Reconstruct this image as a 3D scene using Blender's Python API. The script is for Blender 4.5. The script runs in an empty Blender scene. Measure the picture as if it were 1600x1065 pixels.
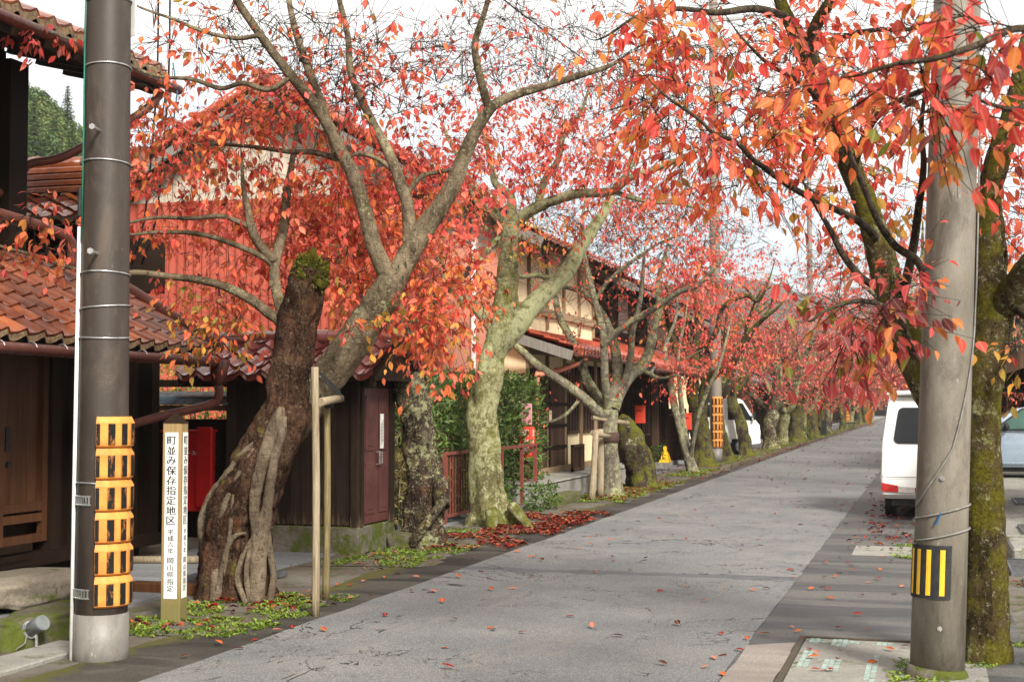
import bpy, bmesh, math, random
import numpy as np
from mathutils import Vector, Matrix, noise as mnoise

sc = bpy.context.scene
COL = sc.collection
R = math.radians

# ------------------------------------------------------------------ camera
F_PX, PW, PH = 2222.0, 1600.0, 1065.0
CAM_H = 1.6
PITCH, YAW = R(2.5640), R(16.4089)
cam_d = bpy.data.cameras.new('camera'); cam = bpy.data.objects.new('camera', cam_d); COL.objects.link(cam)
cam_d.sensor_fit = 'HORIZONTAL'; cam_d.sensor_width = 36.0; cam_d.lens = F_PX * 36.0 / PW
cam_d.clip_start = 0.1; cam_d.clip_end = 6000
cam.location = (0, 0, CAM_H); cam.rotation_euler = (R(90) + PITCH, 0, YAW)
cam_d.dof.use_dof = True; cam_d.dof.focus_distance = 12.5; cam_d.dof.aperture_fstop = 6.3
sc.camera = cam
sc.render.resolution_x, sc.render.resolution_y = 1024, 681

# ------------------------------------------------------------------ light
SUN_EL, SUN_AZ = 37.0, 50.0           # azimuth of the sun measured from +X towards -Y
az = R(-SUN_AZ)
sdir = Vector((math.cos(az) * math.cos(R(SUN_EL)), math.sin(az) * math.cos(R(SUN_EL)), math.sin(R(SUN_EL))))
sun_d = bpy.data.lights.new('sun', 'SUN'); sun = bpy.data.objects.new('sun', sun_d); COL.objects.link(sun)
sun_d.energy = 4.2; sun_d.angle = R(14); sun_d.color = (1.0, 0.95, 0.87)
sun.rotation_euler = sdir.to_track_quat('Z', 'Y').to_euler()
sun.location = (20, -10, 30)
world = bpy.data.worlds.new('World'); sc.world = world; world.use_nodes = True
wn, wl = world.node_tree.nodes, world.node_tree.links
for n in list(wn): wn.remove(n)
wo = wn.new('ShaderNodeOutputWorld'); bg = wn.new('ShaderNodeBackground'); bg.inputs['Strength'].default_value = 0.088
sky = wn.new('ShaderNodeTexSky'); sky.sky_type = 'NISHITA'; sky.sun_disc = False
sky.sun_elevation = R(SUN_EL); sky.sun_rotation = R(90 + SUN_AZ)
sky.dust_density = 2.0; sky.air_density = 1.0
tc = wn.new('ShaderNodeTexCoord'); sx = wn.new('ShaderNodeSeparateXYZ'); wl.new(tc.outputs['Generated'], sx.inputs[0])
nz = wn.new('ShaderNodeTexNoise'); nz.inputs['Scale'].default_value = 3.2; nz.inputs['Detail'].default_value = 7; nz.inputs['Roughness'].default_value = .55
mp = wn.new('ShaderNodeMapping'); mp.inputs['Scale'].default_value = (1, 1, 2.6); wl.new(tc.outputs['Generated'], mp.inputs[0]); wl.new(mp.outputs[0], nz.inputs['Vector'])
ma = wn.new('ShaderNodeMath'); ma.operation = 'MULTIPLY_ADD'; ma.inputs[1].default_value = 1.75; wl.new(sx.outputs['Z'], ma.inputs[0]); wl.new(nz.outputs['Fac'], ma.inputs[2])
rp = wn.new('ShaderNodeValToRGB'); rp.color_ramp.elements[0].position = .52; rp.color_ramp.elements[1].position = .98
rp.color_ramp.elements[0].color = (.22, .22, .22, 1); wl.new(ma.outputs[0], rp.inputs[0])
mx = wn.new('ShaderNodeMix'); mx.data_type = 'RGBA'; wl.new(rp.outputs[0], mx.inputs['Factor'])
wl.new(sky.outputs[0], mx.inputs['A']); mx.inputs['B'].default_value = (9.0, 8.8, 8.5, 1)
wl.new(mx.outputs['Result'], bg.inputs[0]); wl.new(bg.outputs[0], wo.inputs[0])

vs = sc.view_settings
vs.view_transform = 'Standard'; vs.look = 'None'; vs.gamma = 1; vs.exposure = 0.95
cy = sc.cycles
cy.use_denoising = True
cy.max_bounces = 6; cy.diffuse_bounces = 3; cy.glossy_bounces = 3; cy.transmission_bounces = 4; cy.transparent_max_bounces = 8
cy.sample_clamp_indirect = 6

# ------------------------------------------------------------------ photo rays -> points in the street
CC = np.array([0, 0, CAM_H])
_cy, _sy, _cp, _sp = math.cos(YAW), math.sin(YAW), math.cos(PITCH), math.sin(PITCH)
FW = np.array([-_sy * _cp, _cy * _cp, _sp]); RT = np.array([_cy, _sy, 0]); UP = np.cross(RT, FW)
def ray(u, v): return FW + RT * (u - 800) / F_PX - UP * (v - 532.5) / F_PX
def G(u, v, z=0.0): d = ray(u, v); return CC + d * (z - CAM_H) / d[2]
def PX(u, v, X): d = ray(u, v); return CC + d * X / d[0]
def PY(u, v, Y): d = ray(u, v); return CC + d * Y / d[1]
def depth(p): return float((np.array(p) - CC) @ FW)

# ------------------------------------------------------------------ materials
MATS = {}
class NT:
    def __init__(s, name):
        s.m = bpy.data.materials.new(name); s.m.use_nodes = True
        s.n, s.l = s.m.node_tree.nodes, s.m.node_tree.links
        s.b = s.n['Principled BSDF']; s.out = s.n['Material Output']
        s.tc = s.n.new('ShaderNodeTexCoord'); s.b.inputs['Specular IOR Level'].default_value = .12
    def noise(s, scale, detail=4, rough=.55, stretch=None, dist=0, world=False):
        t = s.n.new('ShaderNodeTexNoise'); t.inputs['Scale'].default_value = scale
        t.inputs['Detail'].default_value = detail; t.inputs['Roughness'].default_value = rough; t.inputs['Distortion'].default_value = dist
        src = s.pos() if world else s.tc.outputs['Object']
        if stretch:
            m = s.n.new('ShaderNodeMapping'); m.inputs['Scale'].default_value = stretch
            s.l.new(src, m.inputs[0]); src = m.outputs[0]
        s.l.new(src, t.inputs['Vector']); return t.outputs['Fac']
    def vor(s, scale, feat='F1', stretch=None):
        t = s.n.new('ShaderNodeTexVoronoi'); t.feature = feat; t.inputs['Scale'].default_value = scale
        src = s.tc.outputs['Object']
        if stretch:
            m = s.n.new('ShaderNodeMapping'); m.inputs['Scale'].default_value = stretch
            s.l.new(src, m.inputs[0]); src = m.outputs[0]
        s.l.new(src, t.inputs['Vector']); return t.outputs['Distance']
    def pos(s):
        g = s.n.new('ShaderNodeNewGeometry'); return g.outputs['Position']
    def geo(s, o):
        g = s.n.new('ShaderNodeNewGeometry'); return g.outputs[o]
    def comp(s, vec, i):
        x = s.n.new('ShaderNodeSeparateXYZ'); s.l.new(vec, x.inputs[0]); return x.outputs[i]
    def ramp(s, fac, a, b, ca=0.0, cb=1.0):
        r = s.n.new('ShaderNodeMapRange'); r.inputs['From Min'].default_value = a; r.inputs['From Max'].default_value = b
        r.inputs['To Min'].default_value = ca; r.inputs['To Max'].default_value = cb
        s.l.new(fac, r.inputs['Value']); return r.outputs[0]
    def math(s, op, a, b):
        m = s.n.new('ShaderNodeMath'); m.operation = op
        for i, x in enumerate((a, b)):
            if isinstance(x, (int, float)): m.inputs[i].default_value = x
            else: s.l.new(x, m.inputs[i])
        return m.outputs[0]
    def mix(s, fac, a, b, mode='MIX'):
        m = s.n.new('ShaderNodeMix'); m.data_type = 'RGBA'; m.blend_type = mode
        for k, x in (('Factor', fac), ('A', a), ('B', b)):
            if isinstance(x, (int, float)): m.inputs[k].default_value = x
            elif isinstance(x, tuple): m.inputs[k].default_value = (*x[:3], 1)
            else: s.l.new(x, m.inputs[k])
        return m.outputs['Result']
    def col(s, c):
        if isinstance(c, tuple): s.b.inputs['Base Color'].default_value = (*c[:3], 1)
        else: s.l.new(c, s.b.inputs['Base Color'])
    def rough(s, r):
        if isinstance(r, (int, float)): s.b.inputs['Roughness'].default_value = r
        else: s.l.new(r, s.b.inputs['Roughness'])
    def bump(s, h, strength=.5, dist=.02):
        b = s.n.new('ShaderNodeBump'); b.inputs['Strength'].default_value = strength; b.inputs['Distance'].default_value = dist
        s.l.new(h, b.inputs['Height']); s.l.new(b.outputs[0], s.b.inputs['Normal'])
    def set(s, **k):
        for a, v in k.items(): s.b.inputs[a.replace('_', ' ')].default_value = v

def simple(name, c1, c2=None, scale=6, rough=.6, bump=.2, bscale=None, metal=0, stretch=None, coat=0, isl=0, spec=None):
    """two-tone worn surface: broad noise + fine grain"""
    if name in MATS: return MATS[name]
    t = NT(name); c2 = c2 or tuple(x * .7 for x in c1)
    a = t.noise(scale, 6, .65, stretch)
    c = t.mix(t.ramp(a, .40, .60), c1, c2)
    if isl:
        r = t.geo('Random Per Island')
        c = t.mix(t.ramp(r, 0, 1, 0, isl), c, tuple(x * .45 for x in c2))
    t.col(c); t.rough(t.ramp(t.noise(scale * 2.3, 4), .3, .7, max(.02, rough - .12), min(1, rough + .12)))
    if bump: t.bump(t.noise(bscale or scale * 6, 5, .6, stretch), bump, .01)
    t.set(Metallic=metal, Coat_Weight=coat); t.b.inputs['Specular IOR Level'].default_value = spec if spec is not None else (.5 if coat or metal else .2)
    MATS[name] = t.m; return t.m

def mat_road():
    t = NT('asphalt_road'); p = t.noise(.9, 6, .6); f = t.noise(180, 2, .7); agg = t.vor(80)
    c = t.mix(t.ramp(p, .40, .62), (.130, .132, .134), (.197, .192, .183))
    c = t.mix(t.ramp(agg, .15, .42), (.40, .39, .365), c)
    c = t.mix(t.ramp(f, .44, .60, 0, .85), c, (.075, .075, .078))
    c = t.mix(t.ramp(t.noise(28, 4, .7), .5, .72, 0, .35), c, (.085, .083, .08))
    st = t.noise(1.1, 5, .7, (1.6, .35, 1), 1.0)
    c = t.mix(t.ramp(st, .56, .70, 0, .3), c, (.26, .21, .16))      # earthy stains
    # tar patch strip across the carriageway
    y = t.comp(t.pos(), 1); w = t.noise(2.0, 3, .5, None, 0, True)
    yy = t.math('ADD', y, t.math('MULTIPLY', w, .5))
    band = t.math('LESS_THAN', t.math('ABSOLUTE', t.math('SUBTRACT', yy, 13.55), 0), .14)
    c = t.mix(t.math('MULTIPLY', band, .75), c, (.085, .087, .092))
    # cracks: thin zone round the zero line of a warped noise
    k = t.noise(.75, 5, .62, (1, .8, 1), 1.2); k2 = t.noise(.5, 3)
    cr = t.math('LESS_THAN', t.math('ABSOLUTE', t.math('SUBTRACT', k, .5), 0), .0040)
    cr = t.math('MULTIPLY', cr, t.ramp(k2, .43, .50))
    kb = t.noise(1.7, 6, .68, (.8, 1, 1), 1.6); crb = t.math('MULTIPLY', t.math('LESS_THAN', t.math('ABSOLUTE', t.math('SUBTRACT', kb, .53), 0), .0045), t.ramp(t.noise(.8, 3), .53, .60))
    cr = t.math('MAXIMUM', cr, crb)
    c = t.mix(t.ramp(t.noise(.6, 5, .6, (1.3, .6, 1)), .56, .64, 0, .35), c, (.10, .10, .105))
    c = t.mix(cr, c, (.035, .032, .03))
    t.col(c); t.rough(t.ramp(p, .3, .7, .62, .88)); t.bump(agg, .55, .006); return t.m
def mat_strip(name, a, b, wet, moss=0):
    t = NT(name); p = t.noise(.85, 6, .62, (.4, 2.0, 1), .8); f = t.noise(110, 2, .7)
    c = t.mix(t.ramp(p, .41, .60), a, b)
    c = t.mix(t.ramp(f, .40, .62, 0, .6), c, tuple(x * .5 for x in a))
    d = t.noise(2.6, 5, .6); c = t.mix(t.ramp(d, .62, .76, 0, .5), c, (.12, .105, .09))
    if moss:
        x = t.comp(t.pos(), 0); w = t.noise(1.6, 6, .7); g = t.ramp(t.math('SUBTRACT', w, t.math('MULTIPLY', t.math('ADD', x, 4.9), 1.1)), .50, .62, 0, .85)
        c = t.mix(g, c, (.075, .070, .016))
    t.col(c); t.rough(t.ramp(p, .35, .65, wet, .8)); t.bump(t.noise(90, 3, .7), .4, .004); return t.m
def mat_earth():
    t = NT('verge_earth'); p = t.noise(1.2, 6, .65); q = t.noise(3.5, 6, .7); f = t.noise(60, 3, .7)
    c = t.mix(t.ramp(p, .4, .62), (.125, .098, .072), (.17, .155, .135))
    c = t.mix(t.ramp(q, .5, .62, 0, .85), c, (.06, .075, .018))
    c = t.mix(t.ramp(f, .4, .7, 0, .5), c, (.05, .04, .032))
    t.col(c); t.rough(.9); t.bump(t.noise(35, 6, .7), .8, .03); return t.m
def mat_stone(name, a, b, moss=.5):
    t = NT(name); p = t.noise(3, 7, .7); q = t.noise(4.5, 6, .7); nz_ = t.comp(t.geo('Normal'), 2)
    c = t.mix(t.ramp(p, .35, .65), a, b)
    c = t.mix(t.ramp(t.noise(60, 3), .4, .7, 0, .4), c, tuple(x * .45 for x in a))
    mfac = t.ramp(t.math('ADD', q, t.math('MULTIPLY', nz_, .04)), .62 - moss * .25, .72 - moss * .22)
    c = t.mix(mfac, c, (.07, .085, .014))
    t.col(c); t.rough(.85); t.bump(t.noise(22, 7, .7), .8, .03); return t.m
def mat_bark(name, dark, light, moss=.5, lichen=.4, mossc=(.135, .135, .018), horiz=0, scale=1, plate=0, hollow=0):
    if name in MATS: return MATS[name]
    t = NT(name)
    p = t.noise(3 * scale, 8, .7, (1, 1, .6), .6); q = t.noise(9 * scale, 7, .72, (1, 1, .8)); l = t.noise(14 * scale, 6, .75); n2 = t.noise(2.2 * scale, 5, .6)
    nz_ = t.comp(t.geo('Normal'), 2); nx_ = t.comp(t.geo('Normal'), 0)
    c = t.mix(t.ramp(p, .40, .60), tuple(x * .75 for x in dark), tuple(x * 1.12 for x in light))
    c = t.mix(t.ramp(t.noise(26 * scale, 6, .75, (1.2, 1.2, .5)), .36, .46, .85, 0), c, tuple(x * .2 for x in dark))  # crack shading put into the colour, since soft light barely shows the bump
    if plate:
        w = t.n.new('ShaderNodeMapping'); w.inputs['Scale'].default_value = (1.25, 1.25, .62); d_ = t.n.new('ShaderNodeTexNoise'); d_.inputs['Scale'].default_value = 7; d_.inputs['Detail'].default_value = 4; t.l.new(t.tc.outputs['Object'], d_.inputs['Vector'])
        v_ = t.n.new('ShaderNodeVectorMath'); v_.operation = 'MULTIPLY_ADD'; v_.inputs[1].default_value = (.30, .30, .30); t.l.new(d_.outputs['Color'], v_.inputs[0]); t.l.new(t.tc.outputs['Object'], v_.inputs[2]); t.l.new(v_.outputs[0], w.inputs[0])
        e_ = t.n.new('ShaderNodeTexVoronoi'); e_.feature = 'DISTANCE_TO_EDGE'; e_.inputs['Scale'].default_value = plate; t.l.new(w.outputs[0], e_.inputs['Vector'])
        c = t.mix(t.ramp(e_.outputs['Distance'], .0, .13, .75, 0), c, tuple(x * .2 for x in dark))  # plate edges darkened in the colour in place of relief shade
    if hollow:                                    # dark upright bands and red heartwood
        hw_ = t.noise(4.2, 7, .72, (1.5, 1.5, .42), 1.0)
        c = t.mix(t.ramp(hw_, .53, .60, 0, hollow), c, (.018, .009, .006))
        c = t.mix(t.ramp(t.noise(6, 6, .7, (1.2, 1.2, .4), .6), .56, .66, 0, .7), c, (.16, .062, .032))
    if horiz:                                     # cherry lenticels
        h = t.noise(26, 3, .6, (.35, .35, 3.2)); c = t.mix(t.ramp(h, .58, .66, 0, .55), c, tuple(x * .45 for x in dark))
    c = t.mix(t.ramp(q, .5, .7, 0, .7), c, tuple(x * .3 for x in dark))
    lf = t.math('ADD', t.math('MULTIPLY', l, .6), t.math('MULTIPLY', n2, .4))
    c = t.mix(t.ramp(lf, .64 - lichen * .22, .68 - lichen * .2, 0, .85), c, (.38, .38, .20))
    c = t.mix(t.ramp(t.noise(34, 5, .75), .575, .63, 0, min(1, lichen * 1.25)), c, (.44, .44, .31))
    c = t.mix(t.ramp(t.noise(19, 7, .8, (1.2, 1.2, .7)), .40, .33, 0, .8), c, tuple(x * .3 for x in dark))
    mf = t.math('ADD', t.math('ADD', t.math('MULTIPLY', p, .35), t.math('MULTIPLY', t.noise(5.5 * scale, 7, .7), .65)), t.math('MULTIPLY', nz_, .10))
    mc = t.mix(t.ramp(t.noise(40, 4, .7), .35, .65), mossc, tuple(x * .38 for x in mossc))
    c = t.mix(t.ramp(mf, .66 - moss * .3, .72 - moss * .24, 0, .95), c, mc)
    t.col(c); t.rough(.92); t.b.inputs['Specular IOR Level'].default_value = .06
    hh = t.math('ADD', t.noise(11 * scale, 8, .75, (1.3, 1.3, .7), .5), t.math('MULTIPLY', t.noise(60, 4, .7), .35))
    t.bump(hh, 1.0, .06); MATS[name] = t.m; return t.m
def mat_leaf(name='autumn_leaf', trans=.5, rough=.5, spec=.18):
    t = NT(name); a = t.n.new('ShaderNodeAttribute'); a.attribute_name = 'tint'
    v = t.noise(35, 3, .6); c = t.mix(t.ramp(v, .35, .7, 0, .35), a.outputs['Color'], t.mix(1.0, a.outputs['Color'], (.55, .42, .4), 'MULTIPLY'))
    ar = t.n.new('ShaderNodeAttribute'); ar.attribute_name = 'rib'; c = t.mix(t.ramp(ar.outputs['Fac'], .02, .10, .5, 0), c, t.mix(.5, c, (.62, .42, .22)))
    t.col(c); t.rough(rough); t.b.inputs['Specular IOR Level'].default_value = spec
    tr = t.n.new('ShaderNodeBsdfTranslucent'); t.l.new(c, tr.inputs[0])
    ms = t.n.new('ShaderNodeMixShader'); ms.inputs[0].default_value = trans
    t.l.new(t.b.outputs[0], ms.inputs[1]); t.l.new(tr.outputs[0], ms.inputs[2]); t.l.new(ms.outputs[0], t.out.inputs['Surface']); return t.m
def mat_plank(name, a, b, rough=.7, fade=None, stretch=(14, 14, .8), isl=.6, spec=.06):
    t = NT(name); g = t.noise(3.2, 8, .7, stretch, .5); r = t.geo('Random Per Island')
    c = t.mix(t.ramp(g, .40, .60), a, b); c = t.mix(t.ramp(r, 0, 1, 0, isl), c, tuple(x * .4 for x in a))
    if fade:                                     # bleached foot of weathered boards
        z = t.comp(t.pos(), 2); n = t.noise(5, 6, .7, (6, 6, .6))
        c = t.mix(t.ramp(t.math('SUBTRACT', n, t.math('MULTIPLY', t.math('SUBTRACT', z, fade[0]), fade[1])), .42, .62, 0, .8), c, fade[2])
    t.col(c); t.rough(t.ramp(g, .3, .7, rough - .1, rough + .12)); t.bump(t.noise(6, 8, .75, stretch), .5, .006)
    t.b.inputs['Specular IOR Level'].default_value = spec; return t.m
def mat_metal_wall(name, a, b, streak):
    t = NT(name); p = t.noise(2, 6, .65); s_ = t.noise(5, 6, .7, (3, 3, .18))
    c = t.mix(t.ramp(p, .35, .7), a, b); c = t.mix(t.ramp(s_, .56, .7, 0, .75), c, streak)
    t.col(c); t.rough(.55); t.bump(t.noise(30, 3), .1, .004); return t.m
def mat_concrete_pole(name, a, b, c3):
    t = NT(name); p = t.noise(4, 7, .7, (1, 1, .22), .3); f = t.noise(120, 3, .7); q = t.noise(5, 7, .72, (1, 1, .38), .5)
    c = t.mix(t.ramp(p, .38, .62), a, b); c = t.mix(t.ramp(q, .50, .66, 0, .7), c, c3)
    c = t.mix(t.ramp(f, .4, .72, 0, .35), c, tuple(x * .5 for x in a))
    c = t.mix(t.ramp(t.noise(34, 5, .75, (1, 1, .35)), .64, .70, 0, .55), c, tuple(min(1, x * 2.3) for x in b))
    t.col(c); t.rough(.5); t.b.inputs['Specular IOR Level'].default_value = .35; t.bump(f, .25, .003); return t.m

m_road = mat_road()
m_strip = mat_strip('wet_asphalt_strip', (.036, .036, .038), (.135, .128, .118), .42)
m_strip_l = mat_strip('verge_asphalt', (.027, .025, .022), (.085, .075, .062), .5, 1)
m_walk = mat_strip('stone_paving', (.15, .155, .165), (.22, .22, .22), .35)
m_earth = mat_earth()
m_leaf = mat_leaf()
m_dry = mat_leaf('fallen_leaf', .12, .7, .02)
m_green = mat_leaf('green_leaf', .3, .4)
m_rock = mat_stone('mossy_rock', (.17, .14, .105), (.25, .215, .165), .15)
m_mossrock = mat_stone('moss_block', (.085, .075, .05), (.13, .115, .08), .55)
m_plinth = mat_stone('mossy_concrete', (.20, .175, .14), (.09, .08, .06), .62)
m_conc = mat_stone('worn_concrete', (.30, .285, .25), (.22, .21, .19), .1)
m_pole_dark = mat_concrete_pole('brown_pole', (.032, .024, .019), (.055, .043, .035), (.095, .068, .048))
m_pole_conc = mat_concrete_pole('concrete_pole', (.135, .116, .090), (.225, .202, .164), (.055, .044, .033))
m_pole_far = mat_concrete_pole('grey_pole', (.20, .168, .135), (.26, .225, .185), (.13, .11, .09))
m_poleb = mat_concrete_pole('bare_pole_foot', (.15, .14, .125), (.20, .185, .165), (.10, .09, .08))
m_steel = simple('steel_band', (.55, .55, .54), (.38, .37, .36), 20, .35, .05, metal=.8)
m_white = simple('white_plastic', (.75, .75, .72), (.62, .62, .58), 8, .45, .05)
m_black = simple('black_rubber', (.018, .018, .019), (.03, .03, .03), 20, .55, .2)
m_green_wire = simple('green_wire', (.02, .16, .11), None, 20, .5, 0)
m_orange = simple('orange_guard', (.62, .255, .055), (.50, .19, .04), 9, .5, .1)
def _stripe():
    t = NT('guard_stripe'); n = t.noise(16, 7, .75, (1, 1, .4))
    t.col(t.mix(t.ramp(n, .54, .64, 0, .9), (.010, .009, .008), (.36, .13, .03))); t.rough(.75); t.b.inputs['Specular IOR Level'].default_value = .15; return t.m
m_stripe = _stripe()
m_yellow = simple('yellow_tape', (.75, .45, .03), (.62, .36, .03), 14, .5, .05)
m_darkw = mat_plank('dark_timber', (.016, .009, .0055), (.030, .018, .011), .6)
m_brownw = mat_plank('brown_door_timber', (.060, .024, .010), (.115, .047, .019), .42, None, (10, 10, .6), .35, .2)
m_darkbrown = mat_plank('weathered_brown_timber', (.075, .043, .028), (.115, .068, .045), .6)
m_shedw = mat_plank('charred_planks', (.022, .014, .010), (.046, .031, .022), .6, (.30, 1.1, (.17, .115, .07)), (14, 14, .7), .7)
m_shedd = simple('maroon_paint', (.105, .040, .036), (.072, .028, .026), 5, .42, .15)
m_greyw = mat_plank('grey_weathered_wood', (.26, .24, .21), (.17, .155, .135), .8)
m_bamboo = mat_plank('peeled_post', (.34, .28, .19), (.17, .13, .078), .7, None, (20, 20, 1.2), .2)
m_mosspost = mat_plank('mossy_post', (.235, .185, .09), (.115, .09, .045), .8, None, (20, 20, 1.2), .2)
def mat_signpost():
    t = NT('signpost_wood'); g = t.noise(4, 7, .7, (14, 14, .8)); z = t.comp(t.pos(), 2)
    c = t.mix(t.ramp(g, .3, .7), (.23, .15, .065), (.30, .215, .10))
    c = t.mix(t.ramp(z, .33, .12, 0, .7), c, (.10, .105, .03)); t.col(c); t.rough(.75); t.bump(g, .4, .005); return t.m
m_sign = mat_signpost()
m_tile = simple('amber_glazed_tile', (.29, .080, .026), (.165, .042, .016), 5, .20, .12, coat=.2, isl=.8)
m_tile_end = simple('tile_end', (.22, .15, .085), (.10, .065, .035), 30, .6, .6)
m_tile_red = simple('maroon_glazed_tile', (.14, .032, .025), (.09, .024, .02), 4, .16, .1, coat=.6, isl=.4)
m_tile_far = simple('red_roof_tile', (.42, .085, .04), (.30, .06, .035), 3, .3, .1, coat=.3, isl=.4)
m_tile_grey = simple('grey_roof_tile', (.20, .20, .21), (.13, .13, .14), 3, .35, .1, isl=.4)
m_slate = simple('blue_grey_sheet_roof', (.11, .16, .20), (.07, .10, .13), 4, .35, .1, isl=.3)
m_gutter = simple('brown_gutter', (.115, .040, .028), (.085, .03, .022), 8, .38, .05)
m_pipe = simple('salmon_downpipe', (.50, .17, .10), (.40, .13, .08), 8, .4, .05)
m_pink = mat_metal_wall('salmon_boards', (.62, .26, .18), (.52, .20, .135), (.34, .12, .08))
m_redwall = mat_metal_wall('red_corrugated', (.27, .050, .032), (.37, .090, .060), (.12, .026, .018))
m_beige = mat_metal_wall('beige_boards', (.46, .39, .31), (.36, .30, .235), (.27, .2, .14))
m_tan = mat_plank('tan_timber', (.26, .18, .105), (.36, .26, .16), .7)
m_cream = mat_metal_wall('cream_plaster', (.80, .66, .42), (.72, .58, .36), (.42, .31, .18))
m_plaster = mat_metal_wall('white_plaster', (.74, .71, .65), (.66, .62, .55), (.45, .40, .34))
m_redbox = simple('red_enamel', (.42, .010, .008), (.33, .008, .008), 4, .38, .05)
m_redmail = simple('red_mailbox_paint', (.62, .06, .03), (.5, .05, .03), 6, .45, .05)
m_railpaint = simple('brown_red_rail_paint', (.20, .055, .04), (.14, .04, .03), 14, .5, .2)
m_carw = simple('white_car_paint', (.80, .79, .76), (.77, .76, .73), 2, .22, 0, coat=.6)
m_cars = simple('silver_car_paint', (.33, .41, .50), (.30, .38, .47), 2, .28, 0, metal=.35, coat=.8)
m_glass = simple('dark_glass', (.012, .013, .014), (.02, .02, .022), 1, .06, 0, spec=.15)
m_glassg = simple('green_tint_glass', (.05, .10, .085), (.07, .13, .11), 1, .06, 0)
m_redlamp = simple('red_lamp_lens', (.55, .008, .01), None, 10, .15, 0, coat=.6)
m_clearlamp = simple('clear_lamp_lens', (.65, .62, .6), (.5, .42, .38), 30, .12, 0, coat=.6)
m_tyre = simple('tyre_rubber', (.016, .016, .017), (.024, .023, .023), 15, .75, .3)
m_rim = simple('wheel_rim', (.42, .42, .43), None, 6, .35, 0, metal=.6)
m_ink = simple('black_ink', (.012, .012, .012), (.02, .02, .02), 20, .5, 0)
m_wtext = simple('white_lettering', (.72, .66, .62), None, 20, .5, 0)
m_hazy = simple('yellow_board', (.80, .45, .02), None, 6, .45, .05)
m_flag = simple('red_banner_cloth', (.72, .02, .03), (.6, .02, .03), 8, .7, .1)
m_teal = simple('pale_green_tiles', (.36, .46, .40), (.22, .30, .26), 30, .35, .2, isl=.5)
m_grate = simple('steel_grating', (.14, .145, .15), (.09, .09, .095), 12, .45, .2, metal=.5)
m_cable = simple('black_cable', (.02, .02, .022), None, 20, .5, 0)
m_gcable = simple('grey_cable', (.20, .195, .18), (.14, .13, .12), 20, .6, .1)
m_bark1 = mat_bark('old_cherry_bark', (.060, .030, .018), (.135, .075, .047), .26, .14, (.17, .165, .02), 0, 1, 24, .9)
m_bark_live = mat_bark('cherry_limb_bark', (.13, .095, .058), (.25, .195, .125), .20, .34, (.12, .12, .02), 1)
m_barkroot = mat_bark('aerial_root_bark', (.165, .12, .08), (.235, .18, .125), .10, .1, (.14, .15, .02), 1)
m_bark2 = mat_bark('split_cherry_bark', (.060, .038, .027), (.14, .112, .08), .34, .56, (.17, .17, .035), 0, 1, 15, .75)
m_bark3 = mat_bark('lichen_cherry_bark', (.155, .135, .058), (.25, .22, .105), .48, .72, (.17, .17, .035))
m_bark_l3 = mat_bark('lichen_limb_bark', (.16, .145, .085), (.26, .24, .15), .34, .95, (.16, .16, .035))
m_bark4 = mat_bark('grey_cherry_bark', (.16, .135, .10), (.27, .235, .175), .36, .62, (.15, .15, .035), 1)
m_bark5 = mat_bark('moss_cherry_bark', (.042, .029, .02), (.095, .07, .047), .58, .34, (.16, .16, .02))
m_bark6 = mat_bark('moss_green_bark', (.055, .038, .018), (.12, .085, .042), .70, .42, (.145, .128, .014))
m_bark_arm = mat_bark('dark_limb_bark', (.055, .040, .030), (.12, .09, .066), .30, .25, (.12, .12, .02))
m_twig = mat_bark('cherry_twig_bark', (.045, .032, .026), (.10, .075, .058), .10, .22, (.13, .13, .03), 0, 2)
m_twigd = mat_bark('dark_twig_bark', (.040, .026, .022), (.075, .052, .042), .05, .10, (.13, .13, .03), 0, 2)
m_moss = mat_bark('moss_clump', (.035, .03, .01), (.08, .07, .015), .9, .1, (.12, .11, .014), 0, 2)
m_hill = mat_stone('forest_floor', (.02, .035, .012), (.035, .05, .018), .3)
m_conifer = simple('conifer_needles', (.030, .055, .018), (.055, .080, .022), 1.2, .8, .3)
m_trunk_c = simple('conifer_trunk', (.06, .04, .03), None, 8, .9, .5)
m_mount = mat_stone('far_forest', (.045, .05, .035), (.07, .06, .05), .2)
# ------------------------------------------------------------------ mesh + scene helpers
def tag(o, label=None, cat=None, group=None, kind=None):
    if label: o['label'] = label
    if cat: o['category'] = cat
    if group: o['group'] = group
    if kind: o['kind'] = kind
    return o
def thing(name, loc, label, cat, group=None):
    o = bpy.data.objects.new(name, None); COL.objects.link(o); o.location = tuple(float(x) for x in loc)
    o.empty_display_size = .2
    return tag(o, label, cat, group)
def org(o):
    v = Vector((0, 0, 0))
    while o is not None: v = v + o.location; o = o.parent
    return v
def finish(name, me, mat, parent=None, origin=None, smooth=False):
    """vertices come in world coordinates (things are upright and unturned when built)"""
    o = bpy.data.objects.new(name, me); COL.objects.link(o)
    if parent is not None:
        off = org(parent); o.parent = parent
    else:
        off = Vector(origin) if origin is not None else Vector((0, 0, 0)); o.location = off
    if off.length > 0: me.transform(Matrix.Translation(-off))
    for m in (mat if isinstance(mat, (list, tuple)) else [mat]): me.materials.append(m)
    if smooth: me.polygons.foreach_set('use_smooth', [True] * len(me.polygons))
    me.update(); return o
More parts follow.
